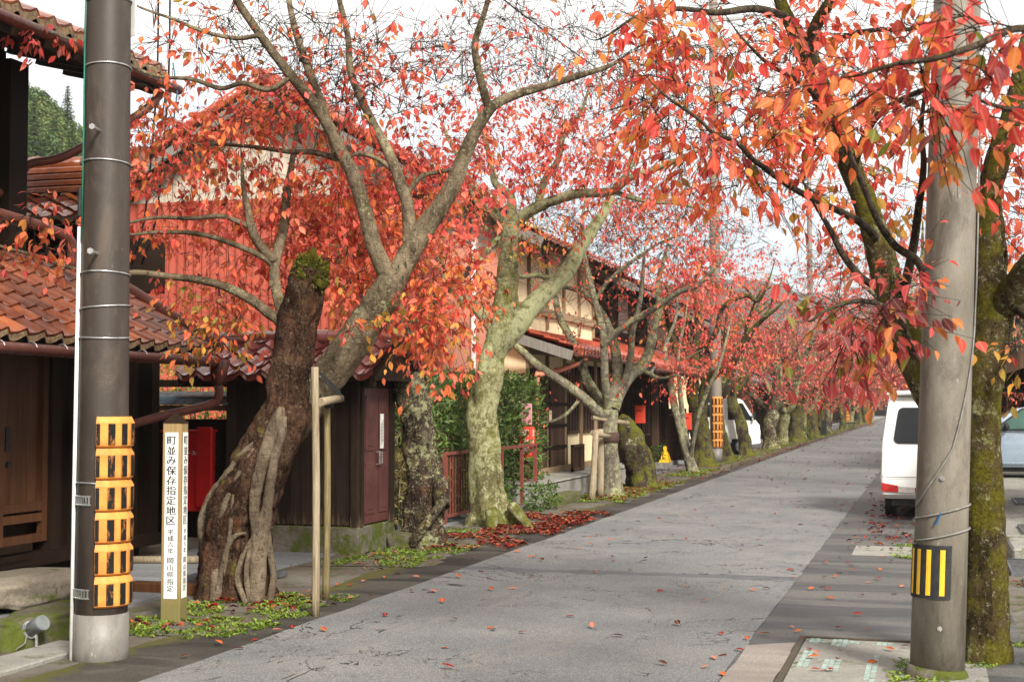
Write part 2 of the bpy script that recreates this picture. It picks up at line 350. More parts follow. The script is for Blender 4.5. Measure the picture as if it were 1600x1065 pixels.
class MB:
    def __init__(s): s.v = []; s.f = []; s.mi = []
    def add(s, vs_, fs, mi=0):
        b = len(s.v); s.v += [tuple(float(c) for c in p) for p in vs_]; s.f += [tuple(b + i for i in f) for f in fs]; s.mi += [mi] * len(fs); return s
    def hexa(s, p, mi=0):          # 8 corners: bottom ring 0-3, top ring 4-7
        return s.add(p, [(3, 2, 1, 0), (4, 5, 6, 7), (0, 1, 5, 4), (1, 2, 6, 5), (2, 3, 7, 6), (3, 0, 4, 7)], mi)
    def box(s, x0, x1, y0, y1, z0, z1, mi=0):
        return s.hexa([(x0, y0, z0), (x1, y0, z0), (x1, y1, z0), (x0, y1, z0), (x0, y0, z1), (x1, y0, z1), (x1, y1, z1), (x0, y1, z1)], mi)
    def obox(s, c, ax, ay, az_, hx, hy, hz, mi=0):
        c, ax, ay, az_ = map(np.array, (c, ax, ay, az_)); P = []
        for k in (-1, 1):
            for i, j in ((-1, -1), (1, -1), (1, 1), (-1, 1)): P.append(c + ax * hx * i + ay * hy * j + az_ * hz * k)
        return s.hexa(P, mi)
    def bar(s, p, q, w, h, mi=0, up=(0, 0, 1)):      # rectangular bar from p to q
        p, q = np.array(p, float), np.array(q, float); d = q - p; L = np.linalg.norm(d); d /= L
        u = np.array(up, float); sd = np.cross(d, u); sd /= max(1e-9, np.linalg.norm(sd)); u = np.cross(sd, d)
        return s.obox((p + q) / 2, d, sd, u, L / 2, w / 2, h / 2, mi)
    def tube(s, pts, rad, n=8, cap=True, mi=0, amp=0, freq=6, seed=0, flute=0):
        pts = np.array(pts, float); m = len(pts)
        rad = np.full(m, rad) if np.isscalar(rad) else np.array(rad, float)
        tg = np.gradient(pts, axis=0); tg /= np.maximum(1e-9, np.linalg.norm(tg, axis=1))[:, None]
        u = np.array([0, 0, 1.0]) if abs(tg[0][2]) < .9 else np.array([1.0, 0, 0])
        ring0 = len(s.v); th = np.arange(n) * 2 * math.pi / n; V = []
        for i in range(m):
            u = u - tg[i] * (u @ tg[i]); u /= max(1e-9, np.linalg.norm(u)); w = np.cross(tg[i], u)
            for a in th:
                d = u * math.cos(a) + w * math.sin(a); r = rad[i]
                if amp:
                    p = pts[i] + d * r
                    q = Vector(tuple(p * freq)) + Vector((seed * 7.1, seed * 3.3, 0))
                    k = mnoise.noise(q) + .5 * mnoise.noise(q * 2.3) + .3 * mnoise.noise(q * 5.1)
                    r = r * (1 + amp * k)
                    if flute: r *= 1 + flute * math.sin(a * 5 + seed) * max(0, 1 - i / (m * .35))
                V.append(pts[i] + d * r)
        Fc = []
        for i in range(m - 1):
            for j in range(n):
                a, b = i * n + j, i * n + (j + 1) % n; Fc.append((a, b, b + n, a + n))
        if cap: Fc.append(tuple(range(n))[::-1]); Fc.append(tuple((m - 1) * n + j for j in range(n)))
        return s.add(V, Fc, mi)
    def cyl(s, p, q, r0, r1=None, n=16, mi=0): return s.tube([p, q], [r0, r0 if r1 is None else r1], n, True, mi)
    def build(s, name, mat, parent=None, origin=None, smooth=False):
        me = bpy.data.meshes.new(name); me.from_pydata(s.v, [], s.f)
        if isinstance(mat, (list, tuple)): me.polygons.foreach_set('material_index', s.mi)
        o = finish(name, me, mat, parent, origin, False)
        if smooth: me.polygons.foreach_set('use_smooth', [len(p.vertices) < 5 for p in me.polygons]); me.update()
        return o
def bevel(o, w=.01, seg=2):
    bm = bmesh.new(); bm.from_mesh(o.data)
    ed = [e for e in bm.edges if len(e.link_faces) == 2 and e.calc_face_angle(0) > .5]
    bmesh.ops.bevel(bm, geom=ed, offset=w, segments=seg, affect='EDGES', profile=.6, clamp_overlap=True)
    bm.to_mesh(o.data); bm.free(); o.data.update(); return o
def smooth_curve(P, rad, step):
    """Catmull-Rom through control points"""
    P = np.array(P, float); rad = np.array(rad, float); out, ro = [], []
    Q = np.vstack([2 * P[0] - P[1], P, 2 * P[-1] - P[-2]])
    for i in range(len(P) - 1):
        p0, p1, p2, p3 = Q[i:i + 4]; L = np.linalg.norm(p2 - p1); k = max(1, int(math.ceil(L / step)))
        for j in range(k):
            t = j / k
            out.append(.5 * (2 * p1 + (p2 - p0) * t + (2 * p0 - 5 * p1 + 4 * p2 - p3) * t * t + (3 * p1 - p0 - 3 * p2 + p3) * t ** 3)); ro.append(rad[i] * (1 - t) + rad[i + 1] * t)
    out.append(P[-1]); ro.append(rad[-1]); return np.array(out), np.array(ro)
def text_part(name, body, size, mat, parent, M, line=1.0, xs=1.0):
    cu = bpy.data.curves.new(name, 'FONT'); cu.body = body; cu.size = size; cu.align_x = 'CENTER'; cu.align_y = 'TOP'; cu.space_line = line
    cu.offset = size * .012
    tmp = bpy.data.objects.new(name + '_tmp', cu); COL.objects.link(tmp)
    dg = bpy.context.evaluated_depsgraph_get(); dg.update()
    me = bpy.data.meshes.new_from_object(tmp.evaluated_get(dg)); bpy.data.objects.remove(tmp)
    me.transform(Matrix.Diagonal((xs, 1, 1, 1))); me.transform(M); me.name = name; me.materials.clear()
    return finish(name, me, mat, parent)
def column_text(name, chars, z0, pitch, size, mat, parent, q, Mx, xs=1.0, ys=1.0, bold=.006):
    cu = bpy.data.curves.new(name, 'FONT'); cu.size = size; cu.align_x = 'CENTER'; cu.align_y = 'CENTER'; cu.offset = size * bold
    tmp = bpy.data.objects.new(name + '_tmp', cu); COL.objects.link(tmp); mb = MB()
    for i, ch in enumerate(chars):
        cu.body = ch; dg = bpy.context.evaluated_depsgraph_get(); dg.update(); me = bpy.data.meshes.new_from_object(tmp.evaluated_get(dg))
        V = np.array([v.co[:] for v in me.vertices]); c_ = (V.min(0) + V.max(0)) / 2
        V = (V - c_) * (xs, ys, 1); M = Matrix.Translation((q[0], q[1], z0 - i * pitch)) @ Mx
        for sx_ in (-.018, 0, .018): mb.add([M @ Vector((v[0] + sx_ * size, v[1], sx_ * .004)) for v in V], [tuple(p.vertices) for p in me.polygons])
        bpy.data.meshes.remove(me)
    bpy.data.objects.remove(tmp); return mb.build(name, mat, parent)
def dup(o, parent=None, loc=None, label=None, group=None, rotz=None, scale=None):
    c = o.copy(); COL.objects.link(c)
    if parent is not None: c.parent = parent
    if loc is not None: c.location = tuple(float(x) for x in loc)
    if label: c['label'] = label
    if group: c['group'] = group
    if rotz is not None: c.rotation_euler = (0, 0, rotz)
    if scale is not None: c.scale = (scale,) * 3 if np.isscalar(scale) else scale
    for ch in list(o.children): dup(ch, c)
    return c

# ------------------------------------------------------------------ leaves
PAL = {
 'coral': [((.82, .145, .095), 6), ((.84, .225, .15), 3), ((.82, .235, .08), 3), ((.62, .055, .045), 2.5), ((.70, .28, .07), .7), ((.38, .20, .06), .7), ((.30, .06, .05), 1.2)],
 'pink':  [((.82, .14, .125), 5), ((.76, .085, .085), 4), ((.82, .22, .14), 2), ((.48, .05, .055), 1)],
 'orange':[((.82, .20, .065), 4), ((.76, .30, .075), 2), ((.82, .145, .08), 5), ((.56, .065, .045), 2), ((.52, .36, .06), .5)],
 'gold':  [((.60, .33, .055), 4), ((.42, .31, .06), 2), ((.74, .24, .07), 4), ((.26, .25, .045), 1)],
 'dark':  [((.46, .065, .065), 4), ((.34, .05, .055), 3), ((.22, .06, .065), 2), ((.56, .19, .06), 2), ((.22, .19, .035), 1)],
 'near':  [((.72, .095, .078), 6), ((.74, .20, .055), 5), ((.54, .06, .055), 4), ((.58, .32, .05), 1.2), ((.34, .055, .065), 1.2), ((.16, .18, .03), .4)],
 'far':   [((.84, .23, .18), 5), ((.86, .33, .23), 3), ((.72, .13, .11), 2), ((.46, .22, .11), 1.6), ((.36, .10, .08), 1.6)],
 'litter':[((.20, .012, .010), 4), ((.28, .060, .02), 2.5), ((.11, .012, .012), 4), ((.06, .02, .016), 3), ((.30, .12, .065), 1.5)],
 'green': [((.055, .105, .02), 4), ((.085, .14, .025), 3), ((.035, .075, .015), 3)],
 'weed':  [((.15, .24, .025), 4), ((.22, .30, .04), 3), ((.09, .16, .02), 2)],
 'hedge': [((.060, .13, .026), 4), ((.11, .21, .04), 3), ((.035, .075, .018), 3)],
 'garden': [((.30, .28, .04), 4), ((.12, .19, .03), 5), ((.60, .32, .05), 2), ((.60, .10, .06), 1)],
 'straw': [((.30, .25, .10), 3), ((.22, .2, .07), 3), ((.36, .30, .14), 2)],
}
def pick(pal, rng):
    cs = PAL[pal]; w = [c[1] for c in cs]; return rng.choices([c[0] for c in cs], w)[0]
_st = .24                      # stalk, then the blade
LT = np.array([(_st, 0, 0), (_st + .45, 0, -.05), (_st + 1, 0, -.25), (_st + .16, .29, .075), (_st + .52, .42, .07), (_st + .82, .22, -.09), (_st + .16, -.29, .075), (_st + .52, -.42, .07), (_st + .82, -.22, -.09), (0, .012, .05), (0, -.012, .05)], float)
LTF = [(0, 1, 3), (3, 1, 4), (1, 5, 4), (1, 2, 5), (0, 6, 1), (6, 7, 1), (1, 7, 8), (1, 8, 2), (9, 10, 0)]
LT2 = np.array([(0, 0, 0), (1, 0, -.12), (.3, .38, .05), (.75, .28, 0), (.3, -.38, .05), (.75, -.28, 0)], float)
LTF2 = [(0, 1, 3, 2), (0, 4, 5, 1)]
_a = [(.10, .17), (.30, .36), (.55, .41), (.78, .25), (.92, .09)]; _m = [.10, .30, .55, .78, .92]
_dr = lambda x: -.02 - .26 * x * x
LT3 = np.array([(_st, 0, 0)] + [(_st + x, 0, _dr(x)) for x in _m] + [(_st + 1.04, 0, -.29)] + [(_st + x, w, _dr(x) + .09 * w / .4) for x, w in _a] + [(_st + x, -w, _dr(x) + .09 * w / .4) for x, w in _a] + [(0, .012, .05), (0, -.012, .05)], float)
LTF3 = [(0, 1, 7), (0, 12, 1)] + [t for i in range(4) for t in ((1 + i, 2 + i, 7 + i), (2 + i, 8 + i, 7 + i), (1 + i, 12 + i, 2 + i), (2 + i, 12 + i, 13 + i))] + [(5, 6, 11), (5, 16, 6), (17, 18, 0)]
class Leaves:
    def __init__(s): s.B = []; s.A = []; s.N = []; s.L = []; s.W = []; s.C = []
    def add(s, b, a, n, l, w, c): s.B.append(b); s.A.append(a); s.N.append(n); s.L.append(l); s.W.append(w); s.C.append(c)
    def mesh(s, name, lod=1):
        T, TF = ((LT2, LTF2), (LT, LTF), (LT3, LTF3))[lod]
        B, A, N = (np.array(x, float) for x in (s.B, s.A, s.N)); L = np.array(s.L); W = np.array(s.W)
        A /= np.maximum(1e-9, np.linalg.norm(A, axis=1))[:, None]
        S = np.cross(N, A); S /= np.maximum(1e-9, np.linalg.norm(S, axis=1))[:, None]; U = np.cross(A, S)
        k = len(T); n = len(B)
        cv = np.random.RandomState(n).uniform(-.5, 1.9, n)
        V = (B[:, None] + A[:, None] * (T[None, :, 0] * L[:, None])[..., None] + S[:, None] * (T[None, :, 1] * W[:, None])[..., None]
             + U[:, None] * (T[None, :, 2] * (L * cv)[:, None])[..., None]).reshape(-1, 3)
        fl = len(TF[0]); Fi = (np.array(TF)[None] + (np.arange(n) * k)[:, None, None]).reshape(-1, fl)
        me = bpy.data.meshes.new(name); me.vertices.add(len(V)); me.vertices.foreach_set('co', V.ravel())
        me.loops.add(Fi.size); me.loops.foreach_set('vertex_index', Fi.ravel().astype(np.int32))
        me.polygons.add(len(Fi)); me.polygons.foreach_set('loop_start', (np.arange(len(Fi)) * fl).astype(np.int32))
        me.update(calc_edges=True); me.validate()
        at = me.attributes.new('tint', 'FLOAT_COLOR', 'POINT'); C4 = np.ones((n, k, 4)); C4[:, :, :3] = np.array(s.C)[:, None]
        at.data.foreach_set('color', C4.ravel())
        rb = me.attributes.new('rib', 'FLOAT', 'POINT'); rb.data.foreach_set('value', np.tile(np.abs(T[:, 1]) if lod else np.full(k, 1.0), n)); return me
    def build(s, name, mat, parent=None, origin=None, lod=1):
        return finish(name, s.mesh(name, lod), mat, parent, origin, True)
def jit(c, rng, a=.22):
    k = rng.uniform(1 - a, 1 + a); return tuple(max(.005, x * k * rng.uniform(.9, 1.1)) for x in c)
def unit(v): v = np.array(v, float); return v / max(1e-9, np.linalg.norm(v))
def rv(rng): return unit([rng.gauss(0, 1), rng.gauss(0, 1), rng.gauss(0, 1)])

# ------------------------------------------------------------------ trees
class Tree:
    def __init__(s, loc, label, seed=1, group='cherry trees along the street', leaf=.085, lod=1, name='cherry_tree', cat='tree'):
        s.t = thing(name, loc, label, cat, group); s.rng = random.Random(seed); s.seed = seed
        s.tr = MB(); s.lb = MB(); s.tw = MB(); s.lv = Leaves(); s.np_, s.nr = [], []; s.leaf = leaf; s.lod = lod; s.center = None
    def limb(s, P, rad, n=12, amp=.12, freq=6, step=None, mb=None, flute=0, knot=True):
        st = step or max(.03, float(np.mean(rad)) * .6)
        Q, r = smooth_curve(P, rad, st)
        (mb or s.tr).tube(Q, r, n, True, 0, amp, freq, s.seed, flute)
        k = max(1, int(.12 / st))
        if knot:
            for i in range(0, len(Q), k): s.np_.append(Q[i]); s.nr.append(r[i])
        return Q, r
    def arm(s, Y, pts, **k):
        (u0, v0, d0, r0), (u1, v1, d1, r1) = pts[-2:]
        if 1.6 < r1 < 9.5: pts = pts + [(u1 + (u1 - u0) * .45, v1 + (v1 - v0) * .45 - 6, d1 + .1, r1 * .45), (u1 + (u1 - u0) * .75, v1 + (v1 - v0) * .6 - 18, d1 + .1, .5)]
        return s.px(Y, pts, mb=s.lb, **k)      # a live limb: a part beside the trunk
    def px(s, Y, pts, **k):          # limb read off the photo: (u, v, dY, radius in px)
        P = [PY(u, v, Y + dy) for u, v, dy, r in pts]; rad = [r * depth(p) / F_PX for p, (u, v, dy, r) in zip(P, pts)]
        return s.limb(P, rad, **k)
    def sprays(s, pts, pal, nleaf=9, tw=(2, 4), ln=(.18, .45), droop=.25, minr=.0025, start=0):
        """each point gets a branchlet from the nearest wood, ending in a spray of twigs and leaves"""
        rng = s.rng; pts = [np.array(p, float) for p in pts]
        NP = np.array(s.np_); d = [float(np.min(np.linalg.norm(NP[start:] - p, axis=1))) for p in pts]
        X = list(s.np_); XR = list(s.nr)
        cap = len(X) + len(pts) * 6 + 8; A = np.zeros((cap, 3)); A[:len(X)] = X; AR = np.zeros(cap); AR[:len(X)] = XR; m = len(X)
        for i in np.argsort(d):
            p = pts[i]; dd = np.linalg.norm(A[start:m] - p, axis=1); j = start + int(np.argmin(dd)); q = A[j]; L = dd[j - start]
            if L < .05: L = .05
            v = (p - q) / L; sid = np.cross(v, rv(rng)); k = 4
            off = sid * L * rng.uniform(-.16, .16) + np.array([0, 0, 1]) * L * rng.uniform(-.02, .16)
            Pp = [q, q + (p - q) * .33 + off * .8, q + (p - q) * .68 + off * .9, p]
            r0 = min(AR[j] * .75, .0028 + .0055 * L); r1 = minr
            C, r = smooth_curve(Pp, [r0, r0 * .8, r0 * .6, r1], max(.08, L / 6))
            s.tw.tube(C, r, 4 if r0 > .006 else 3, False)
            for c_, rr in list(zip(C, r))[1::max(1, len(C) // 4)]:
                if m < cap: A[m] = c_; AR[m] = rr; m += 1
            pal_ = pal if isinstance(pal, str) else rng.choices(list(pal), list(pal.values()))[0]
            base = pick(pal_, rng); out = unit(v * .8 + rv(rng) * .5)
            for t in range(rng.randint(*tw)):
                l = rng.uniform(*ln); dr = unit(out + rv(rng) * .75 + np.array([0, 0, .1])); e1 = p + dr * l * .5 + rv(rng) * l * .06; e2 = e1 + unit(dr + rv(rng) * .35 + np.array([0, 0, -.25 * droop * 4])) * l * .5
                s.tw.tube([p, e1, e2], [r1, r1 * .8, r1 * .5], 3, False)
                for q_ in range(int(rng.uniform(.5, 1.5) * nleaf / 2.5 + rng.random())):
                    f = rng.random() ** .7; b = p + (e1 - p) * f * 2 if f < .5 else e1 + (e2 - e1) * (f * 2 - 1)
                    s.leaf_at(b, dr, base if rng.random() < .6 else pick(pal_, rng), droop)
        for x, r_ in zip(A[len(s.np_):m], AR[len(s.np_):m]): s.np_.append(x); s.nr.append(r_)
    def leaf_at(s, b, dr, col, droop=.25):
        rng = s.rng; dr = np.array(dr); sd = unit(np.cross(dr, [0, 0, 1.0])) * rng.choice((-1, 1))
        ax = unit(dr * .35 + sd * .55 + rv(rng) * .45 + np.array([0, 0, -droop * 2.6]))
        n = unit(np.array([0, 0, .7]) + sd * .35 + rv(rng) * .55); l = s.leaf * rng.uniform(.6, 1.2)
        s.lv.add(b, ax, n, l, l * rng.uniform(.55, .72), jit(col, rng))
    def cloud(s, c, rad, n):
        """n points in an ellipsoid, denser towards its shell"""
        out = []
        for _ in range(n): out.append(np.array(c) + rv(s.rng) * np.array(rad) * s.rng.random() ** .45)
        return out
    def pxcloud(s, u, v, ru, rv_, Y, rY, n, tilt=0):
        out = []; rng = s.rng
        while len(out) < n:
            a, b, c = (rng.uniform(-1, 1) for _ in range(3))
            if a * a + b * b + c * c > 1: continue
            uu, vv = u + a * ru, v + b * rv_ + tilt * a * ru
            out.append(PY(uu, vv, Y + c * rY))
        return out
    def done(s, bark, twig=None, leafm=None, fol='foliage', limb=None):
        if s.tr.v: s.tr.build('trunk', bark, s.t, smooth=True)
        if s.lb.v: s.lb.build('limbs', limb or bark, s.t, smooth=True)
        if s.tw.v: s.tw.build('twigs', twig or m_twig, s.t, smooth=True)
        if s.lv.B: s.lv.build(fol, leafm or m_leaf, s.t, lod=s.lod)
        return s.t
# ------------------------------------------------------------------ setting: ground sheets
def sheet(name, pts, z, mat, edge=0, seed=0, sub=.5):
    """flat outline polygon; long edges get a ragged line"""
    rng = random.Random(seed); out = []
    for i in range(len(pts)):
        a, b = np.array(pts[i], float), np.array(pts[(i + 1) % len(pts)], float); L = np.linalg.norm(b - a)
        k = max(1, int(min(L, 60) / sub)) if edge else 1
        for j in range(k):
            p = a + (b - a) * j / k
            if edge and j: p = p + edge * np.array([mnoise.noise(Vector((p[0] * 1.5 + seed, p[1] * 1.5, 0))), 0]) * 2 + np.array([rng.uniform(-1, 1) * edge * .4, 0])
            out.append((p[0], p[1], z))
    mb = MB(); mb.add(out, [tuple(range(len(out)))]); o = mb.build(name, mat); o['kind'] = 'structure'; return o
sheet('ground', [(-400, -60), (400, -60), (400, 900), (-400, 900)], 0, m_earth)
sheet('verge_pavement', [(-5.05, -8), (-4.1, -8), (-4.1, 240), (-5.05, 240)], .004, m_strip_l, .10, 3)
sheet('right_pavement', [(-1.4, -8), (.55, -8), (.55, 240), (-1.4, 240)], .004, m_strip, .03, 5)
sheet('road', [(-4.38, -8), (-1.2, -8), (-1.2, 90), (-1.6, 240), (-4.9, 240), (-4.75, 60), (-4.42, 20)], .009, m_road, .012, 7, .25)
for k_, (a_, b_) in enumerate(((8.65, 11.25), (13.0, 15.8), (16.2, 20.4), (22.6, 29.2), (31, 36))):
    sheet('verge_soil', [(-6.05, a_), (-4.75 - .1 * (k_ > 0), a_ + .3), (-4.72 - .1 * (k_ > 0), b_ - .3), (-6.05, b_)], .0066, m_earth, .12, 20 + k_, .12)
mb = MB(); rng = random.Random(3)
# irregular slabs of the house-side walkway
y = 4.0
while y < 21.5:
    x = -7.75; l = rng.uniform(.5, .95)
    while x < -6.15:
        w = min(rng.uniform(.45, .9), -6.1 - x); g = .012
        zt = .02 + rng.uniform(0, .012); P = [(x + g, y + g), (x + w - g, y + g), (x + w - g, y + l - g), (x + g, y + l - g)]
        P = [(a + rng.uniform(-.02, .02), b + rng.uniform(-.02, .02)) for a, b in P]
        mb.hexa([(a, b, -.05) for a, b in P] + [(a, b, zt) for a, b in P]); x += w
    y += l
o = mb.build('stone_walkway', m_walk); o['kind'] = 'structure'
sheet('far_walkway', [(-7.6, 21.5), (-5.9, 21.5), (-5.9, 240), (-7.6, 240)], .004, m_walk, .06, 11)
# hill behind the left house and a far wooded mountain
def hill(name, pts, mat, nseg=40, d0=60):
    P = np.array(pts, float); mb = MB(); V = []; rows = 14
    xs = np.linspace(0, len(P) - 1, nseg)
    for i, t in enumerate(xs):
        k = int(min(t, len(P) - 2)); f = t - k; p = P[k] * (1 - f) + P[k + 1] * f
        for j in range(rows):
            h = j / (rows - 1); prof = math.sin(h * math.pi / 2) ** 1.2
            dxy = unit([p[0], p[1], 0])[:2]
            q = p[:2] - dxy * d0 * (1 - h); z = p[2] * prof * (1 + .08 * mnoise.noise(Vector((q[0] * .03, q[1] * .03, 1)))) - .5 * (1 - h)
            V.append((q[0], q[1], z))
    Fc = [(i * rows + j, (i + 1) * rows + j, (i + 1) * rows + j + 1, i * rows + j + 1) for i in range(nseg - 1) for j in range(rows - 1)]
    mb.add(V, Fc); o = mb.build(name, mat, smooth=True); o['kind'] = 'structure'; return o
def far(u, v, D): d = ray(u, v); d = d / np.linalg.norm(d[:2]); return CC + d * D
hill('hill', [far(-500, 60, 190), far(-250, 60, 185), far(-60, 120, 180), far(20, 165, 175), far(70, 190, 172), far(120, 235, 170), far(200, 330, 172), far(330, 480, 178), far(420, 600, 185)], m_hill, 46, 90)
hill('mountain', [far(500, 600, 1100), far(760, 520, 1050), far(960, 480, 1000), far(1120, 448, 1000), far(1230, 462, 1000), far(1340, 480, 1000), far(1460, 455, 1000), far(1640, 490, 1000), far(2000, 540, 1000)], m_mount, 60, 500)

# ------------------------------------------------------------------ buildings
def tiled(name, e0, e1, t0, t1, mat, parent, tw=.25, th=.23, amp=.026, samp=6, lip=.05, endmat=None, thick=.06):
    """pan-tile slope from eave line e0-e1 up to top line t0-t1; every tile is its own island"""
    e0, e1, t0, t1 = (np.array(x, float) for x in (e0, e1, t0, t1))
    L = max(np.linalg.norm(e1 - e0), np.linalg.norm(t1 - t0)); H = np.linalg.norm((t0 + t1) / 2 - (e0 + e1) / 2)
    nc, nr = max(1, round(L / tw)), max(1, round(H / th)); nrm = unit(np.cross(e1 - e0, (t0 + t1) / 2 - (e0 + e1) / 2))
    if nrm[2] < 0: nrm = -nrm
    mb, en = MB(), MB()
    P = lambda a, b: (e0 * (1 - a) + e1 * a) * (1 - b) + (t0 * (1 - a) + t1 * a) * b
    hs = [amp * (math.cos(2 * math.pi * (q / samp) ** .85) * .75 + .25 * math.cos(4 * math.pi * q / samp)) for q in range(samp + 1)]
    for r_ in range(nr):
        b0, b1 = r_ / nr, (r_ + 1) / nr
        for c in range(nc):
            V = []
            for q in range(samp + 1):
                a = (c + q / samp) / nc
                lo = P(a, b0) + nrm * (hs[q] + .028 + .02); hi = P(a, min(1, b1 + .02)) + nrm * (hs[q] + .02)
                V += [lo - nrm * .022, lo, hi]
            k = samp + 1; mb.add(V, [(3 * q, 3 * q + 3, 3 * q + 4, 3 * q + 1) for q in range(samp)] + [(3 * q + 1, 3 * q + 4, 3 * q + 5, 3 * q + 2) for q in range(samp)])
            if r_ == 0 and endmat:
                V = []; dn = np.array([0, 0, -1.0]); fo = unit((e0 + e1) / 2 - (t0 + t1) / 2) * .004
                for q in range(samp + 1):
                    a = (c + q / samp) / nc; lo = P(a, 0) + nrm * (hs[q] + .024) + fo
                    V += [lo, lo + dn * lip * (1.0 - .25 * abs(2 * q / samp - 1))]
                en.add(V, [(2 * q, 2 * q + 2, 2 * q + 3, 2 * q + 1) for q in range(samp)])
    o = mb.build(name, mat, parent, smooth=False)
    if endmat and en.v: en.build('eave_tile_end', endmat, o)
    ub = MB(); k = nrm * (thick + .012); j = nrm * .012
    ub.hexa([e0 - k, e1 - k, t1 - k, t0 - k, e0 - j, e1 - j, t1 - j, t0 - j]); ub.build('roof_board', m_darkw, o)
    return o
def planks(mb, p, q, z0, z1, w, out, t=.018, gap=.004, rng=None, ztop=None):
    """vertical boards along p->q, 'out' is the outward normal"""
    p, q = np.array(p, float), np.array(q, float); L = np.linalg.norm(q - p); d = (q - p) / L; o_ = np.array([out[0], out[1]]); n = max(1, round(L / w)); w = L / n
    for i in range(n):
        a = p + d * (i * w + gap / 2); b = p + d * ((i + 1) * w - gap / 2); k = (rng.uniform(0, .006) if rng else 0)
        za = ztop(i / n) if ztop else z1; zb = ztop((i + 1) / n) if ztop else z1
        A0, B0 = a + o_ * k, b + o_ * k; A1, B1 = a + o_ * (t + k), b + o_ * (t + k)
        mb.hexa([(*A0, z0), (*B0, z0), (*B1, z0), (*A1, z0), (*A0, za), (*B0, zb), (*B1, zb), (*A1, za)])
def wallbox(mb, x0, x1, y0, y1, z0, z1): mb.box(x0, x1, y0, y1, z0, z1)

# --- the dark townhouse on the left
rng = random.Random(11)
H1 = thing('townhouse', (-8.6, 9.5, 0), 'dark timber townhouse with amber glazed tile pent roof behind the brown pole', 'house')
XF = -8.0
mb = MB(); mb.box(-12.5, XF - .12, 2, 13.5, 0, 2.9); planks(mb, (XF - .12, 11.75), (XF - .12, 13.5), .22, 2.5, .19, (1, 0), rng=rng); planks(mb, (XF - .12, 2), (XF - .12, 10.1), .22, 2.5, .19, (1, 0), rng=rng)
mb.box(-11.4, XF - .28, 2, 11.3, 2.9, 4.95); planks(mb, (XF - .28, 2), (XF - .28, 11.3), 2.95, 4.9, .2, (1, 0), rng=rng)
mb.build('wall', m_darkw, H1)
mb = MB()
for y_ in (10.12, 11.72, 12.62, 13.5): mb.box(XF - .1, XF + .06, y_ - .075, y_ + .075, .2, 2.45)
mb.box(XF - .10, XF + .075, 2, 13.57, 2.32, 2.5); mb.box(XF - .1, XF + .09, 2, 13.6, .12, .24)
mb.box(XF - .42, XF - .12, 11.18, 11.45, 2.9, 4.8)
for y_ in np.arange(6, 12.4, .45): mb.bar((XF - .3, y_, 4.95), (-7.25, y_, 4.70), .07, .09)
for y_ in np.arange(6, 13.4, .4): mb.bar((XF, y_, 2.62), (-7.1, y_, 2.18), .06, .07)
mb.box(-7.36, -7.28, 2, 12.35, 4.66, 4.78)
mb.build('post', m_darkw, H1)
mb = MB(); d0 = 10.2
planks(mb, (XF - .06, d0 + .08), (XF - .06, d0 + 1.36), .62, 2.3, .17, (1, 0), rng=rng)
dr = mb.build('door', m_brownw, H1)
mb = MB()
for y_ in (d0, d0 + .70, d0 + 1.36): mb.box(XF - .04, XF + .02, y_, y_ + .08, .33, 2.32)
for z_ in (.33, .52, .62): mb.box(XF - .042, XF + .018, d0, d0 + 1.44, z_, z_ + .075)
mb.build('door_frame', m_brownw, dr)
mb = MB(); mb.box(XF - .03, XF - .022, d0 + .86, d0 + .93, 1.18, 1.40); mb.cyl((XF - .036, d0 + .9, 1.06), (XF - .01, d0 + .9, 1.06), .028, n=14); mb.build('door_pull', m_black, dr)
mb = MB(); mb.box(XF + .07, XF + .10, 12.05, 12.22, .38, 1.55); mb.box(XF + .10, XF + .118, 12.06, 12.21, .62, .68); bevel(mb.build('name_board', m_darkbrown, H1), .006, 1)
mb = MB(); mb.box(XF - .02, XF + .03, 2, 11.4, .26, .33)
for z_ in (.14, .19): mb.box(XF + .09, XF + .1, 9, 11.3, z_, z_ + .015)
mb.build('base_vent', m_darkw, H1)
tiled('pent_roof', (-7.05, 5.0, 2.16), (-7.05, 13.1, 2.16), (XF - .1, 5.0, 2.98), (XF - .1, 12.15, 2.98), m_tile, H1, .245, .2, .03, 8, .055, m_tile_end)
mb = MB(); C_, r_ = smooth_curve([(-7.0, 13.14, 2.20), (-7.4, 12.8, 2.52), (-7.8, 12.42, 2.84), (-8.1, 12.15, 3.05)], [.06] * 4, .08); mb.tube(C_, r_, 10); mb.cyl((-6.97, 13.16, 2.2), (-7.03, 13.1, 2.23), .075, n=12); mb.build('hip_cap', m_gutter, H1, smooth=True)
mb = MB(); g0, g1 = (-6.97, 5, 2.07), (-6.97, 13.0, 2.03); mb.tube([g0, g1], .05, 10); gu = mb.build('gutter', m_gutter, H1, smooth=True)
for y_ in np.arange(9.5, 13, .42): mb = MB(); mb.tube([(-6.97 + .055 * math.cos(a), y_, 2.05 + .055 * math.sin(a)) for a in np.linspace(.2, 3.6, 8)], .006, 5, False); mb.build('gutter_bracket', m_steel, gu)
mb = MB(); hx, hy = -6.97, 13.08
mb.hexa([(hx - .045, hy - .045, 1.80), (hx + .045, hy - .045, 1.80), (hx + .045, hy + .045, 1.80), (hx - .045, hy + .045, 1.80), (hx - .085, hy - .085, 2.06), (hx + .085, hy - .085, 2.06), (hx + .085, hy + .085, 2.06), (hx - .085, hy + .085, 2.06)])
C_, r_ = smooth_curve([(hx, hy, 1.80), (hx, hy, 1.70), (hx - .08, hy - .03, 1.60), (hx - .55, hy - .3, 1.47), (-7.9, 12.2, 1.28)], [.045] * 5, .05); mb.tube(C_, r_, 10); mb.build('downpipe', m_gutter, H1, smooth=True)
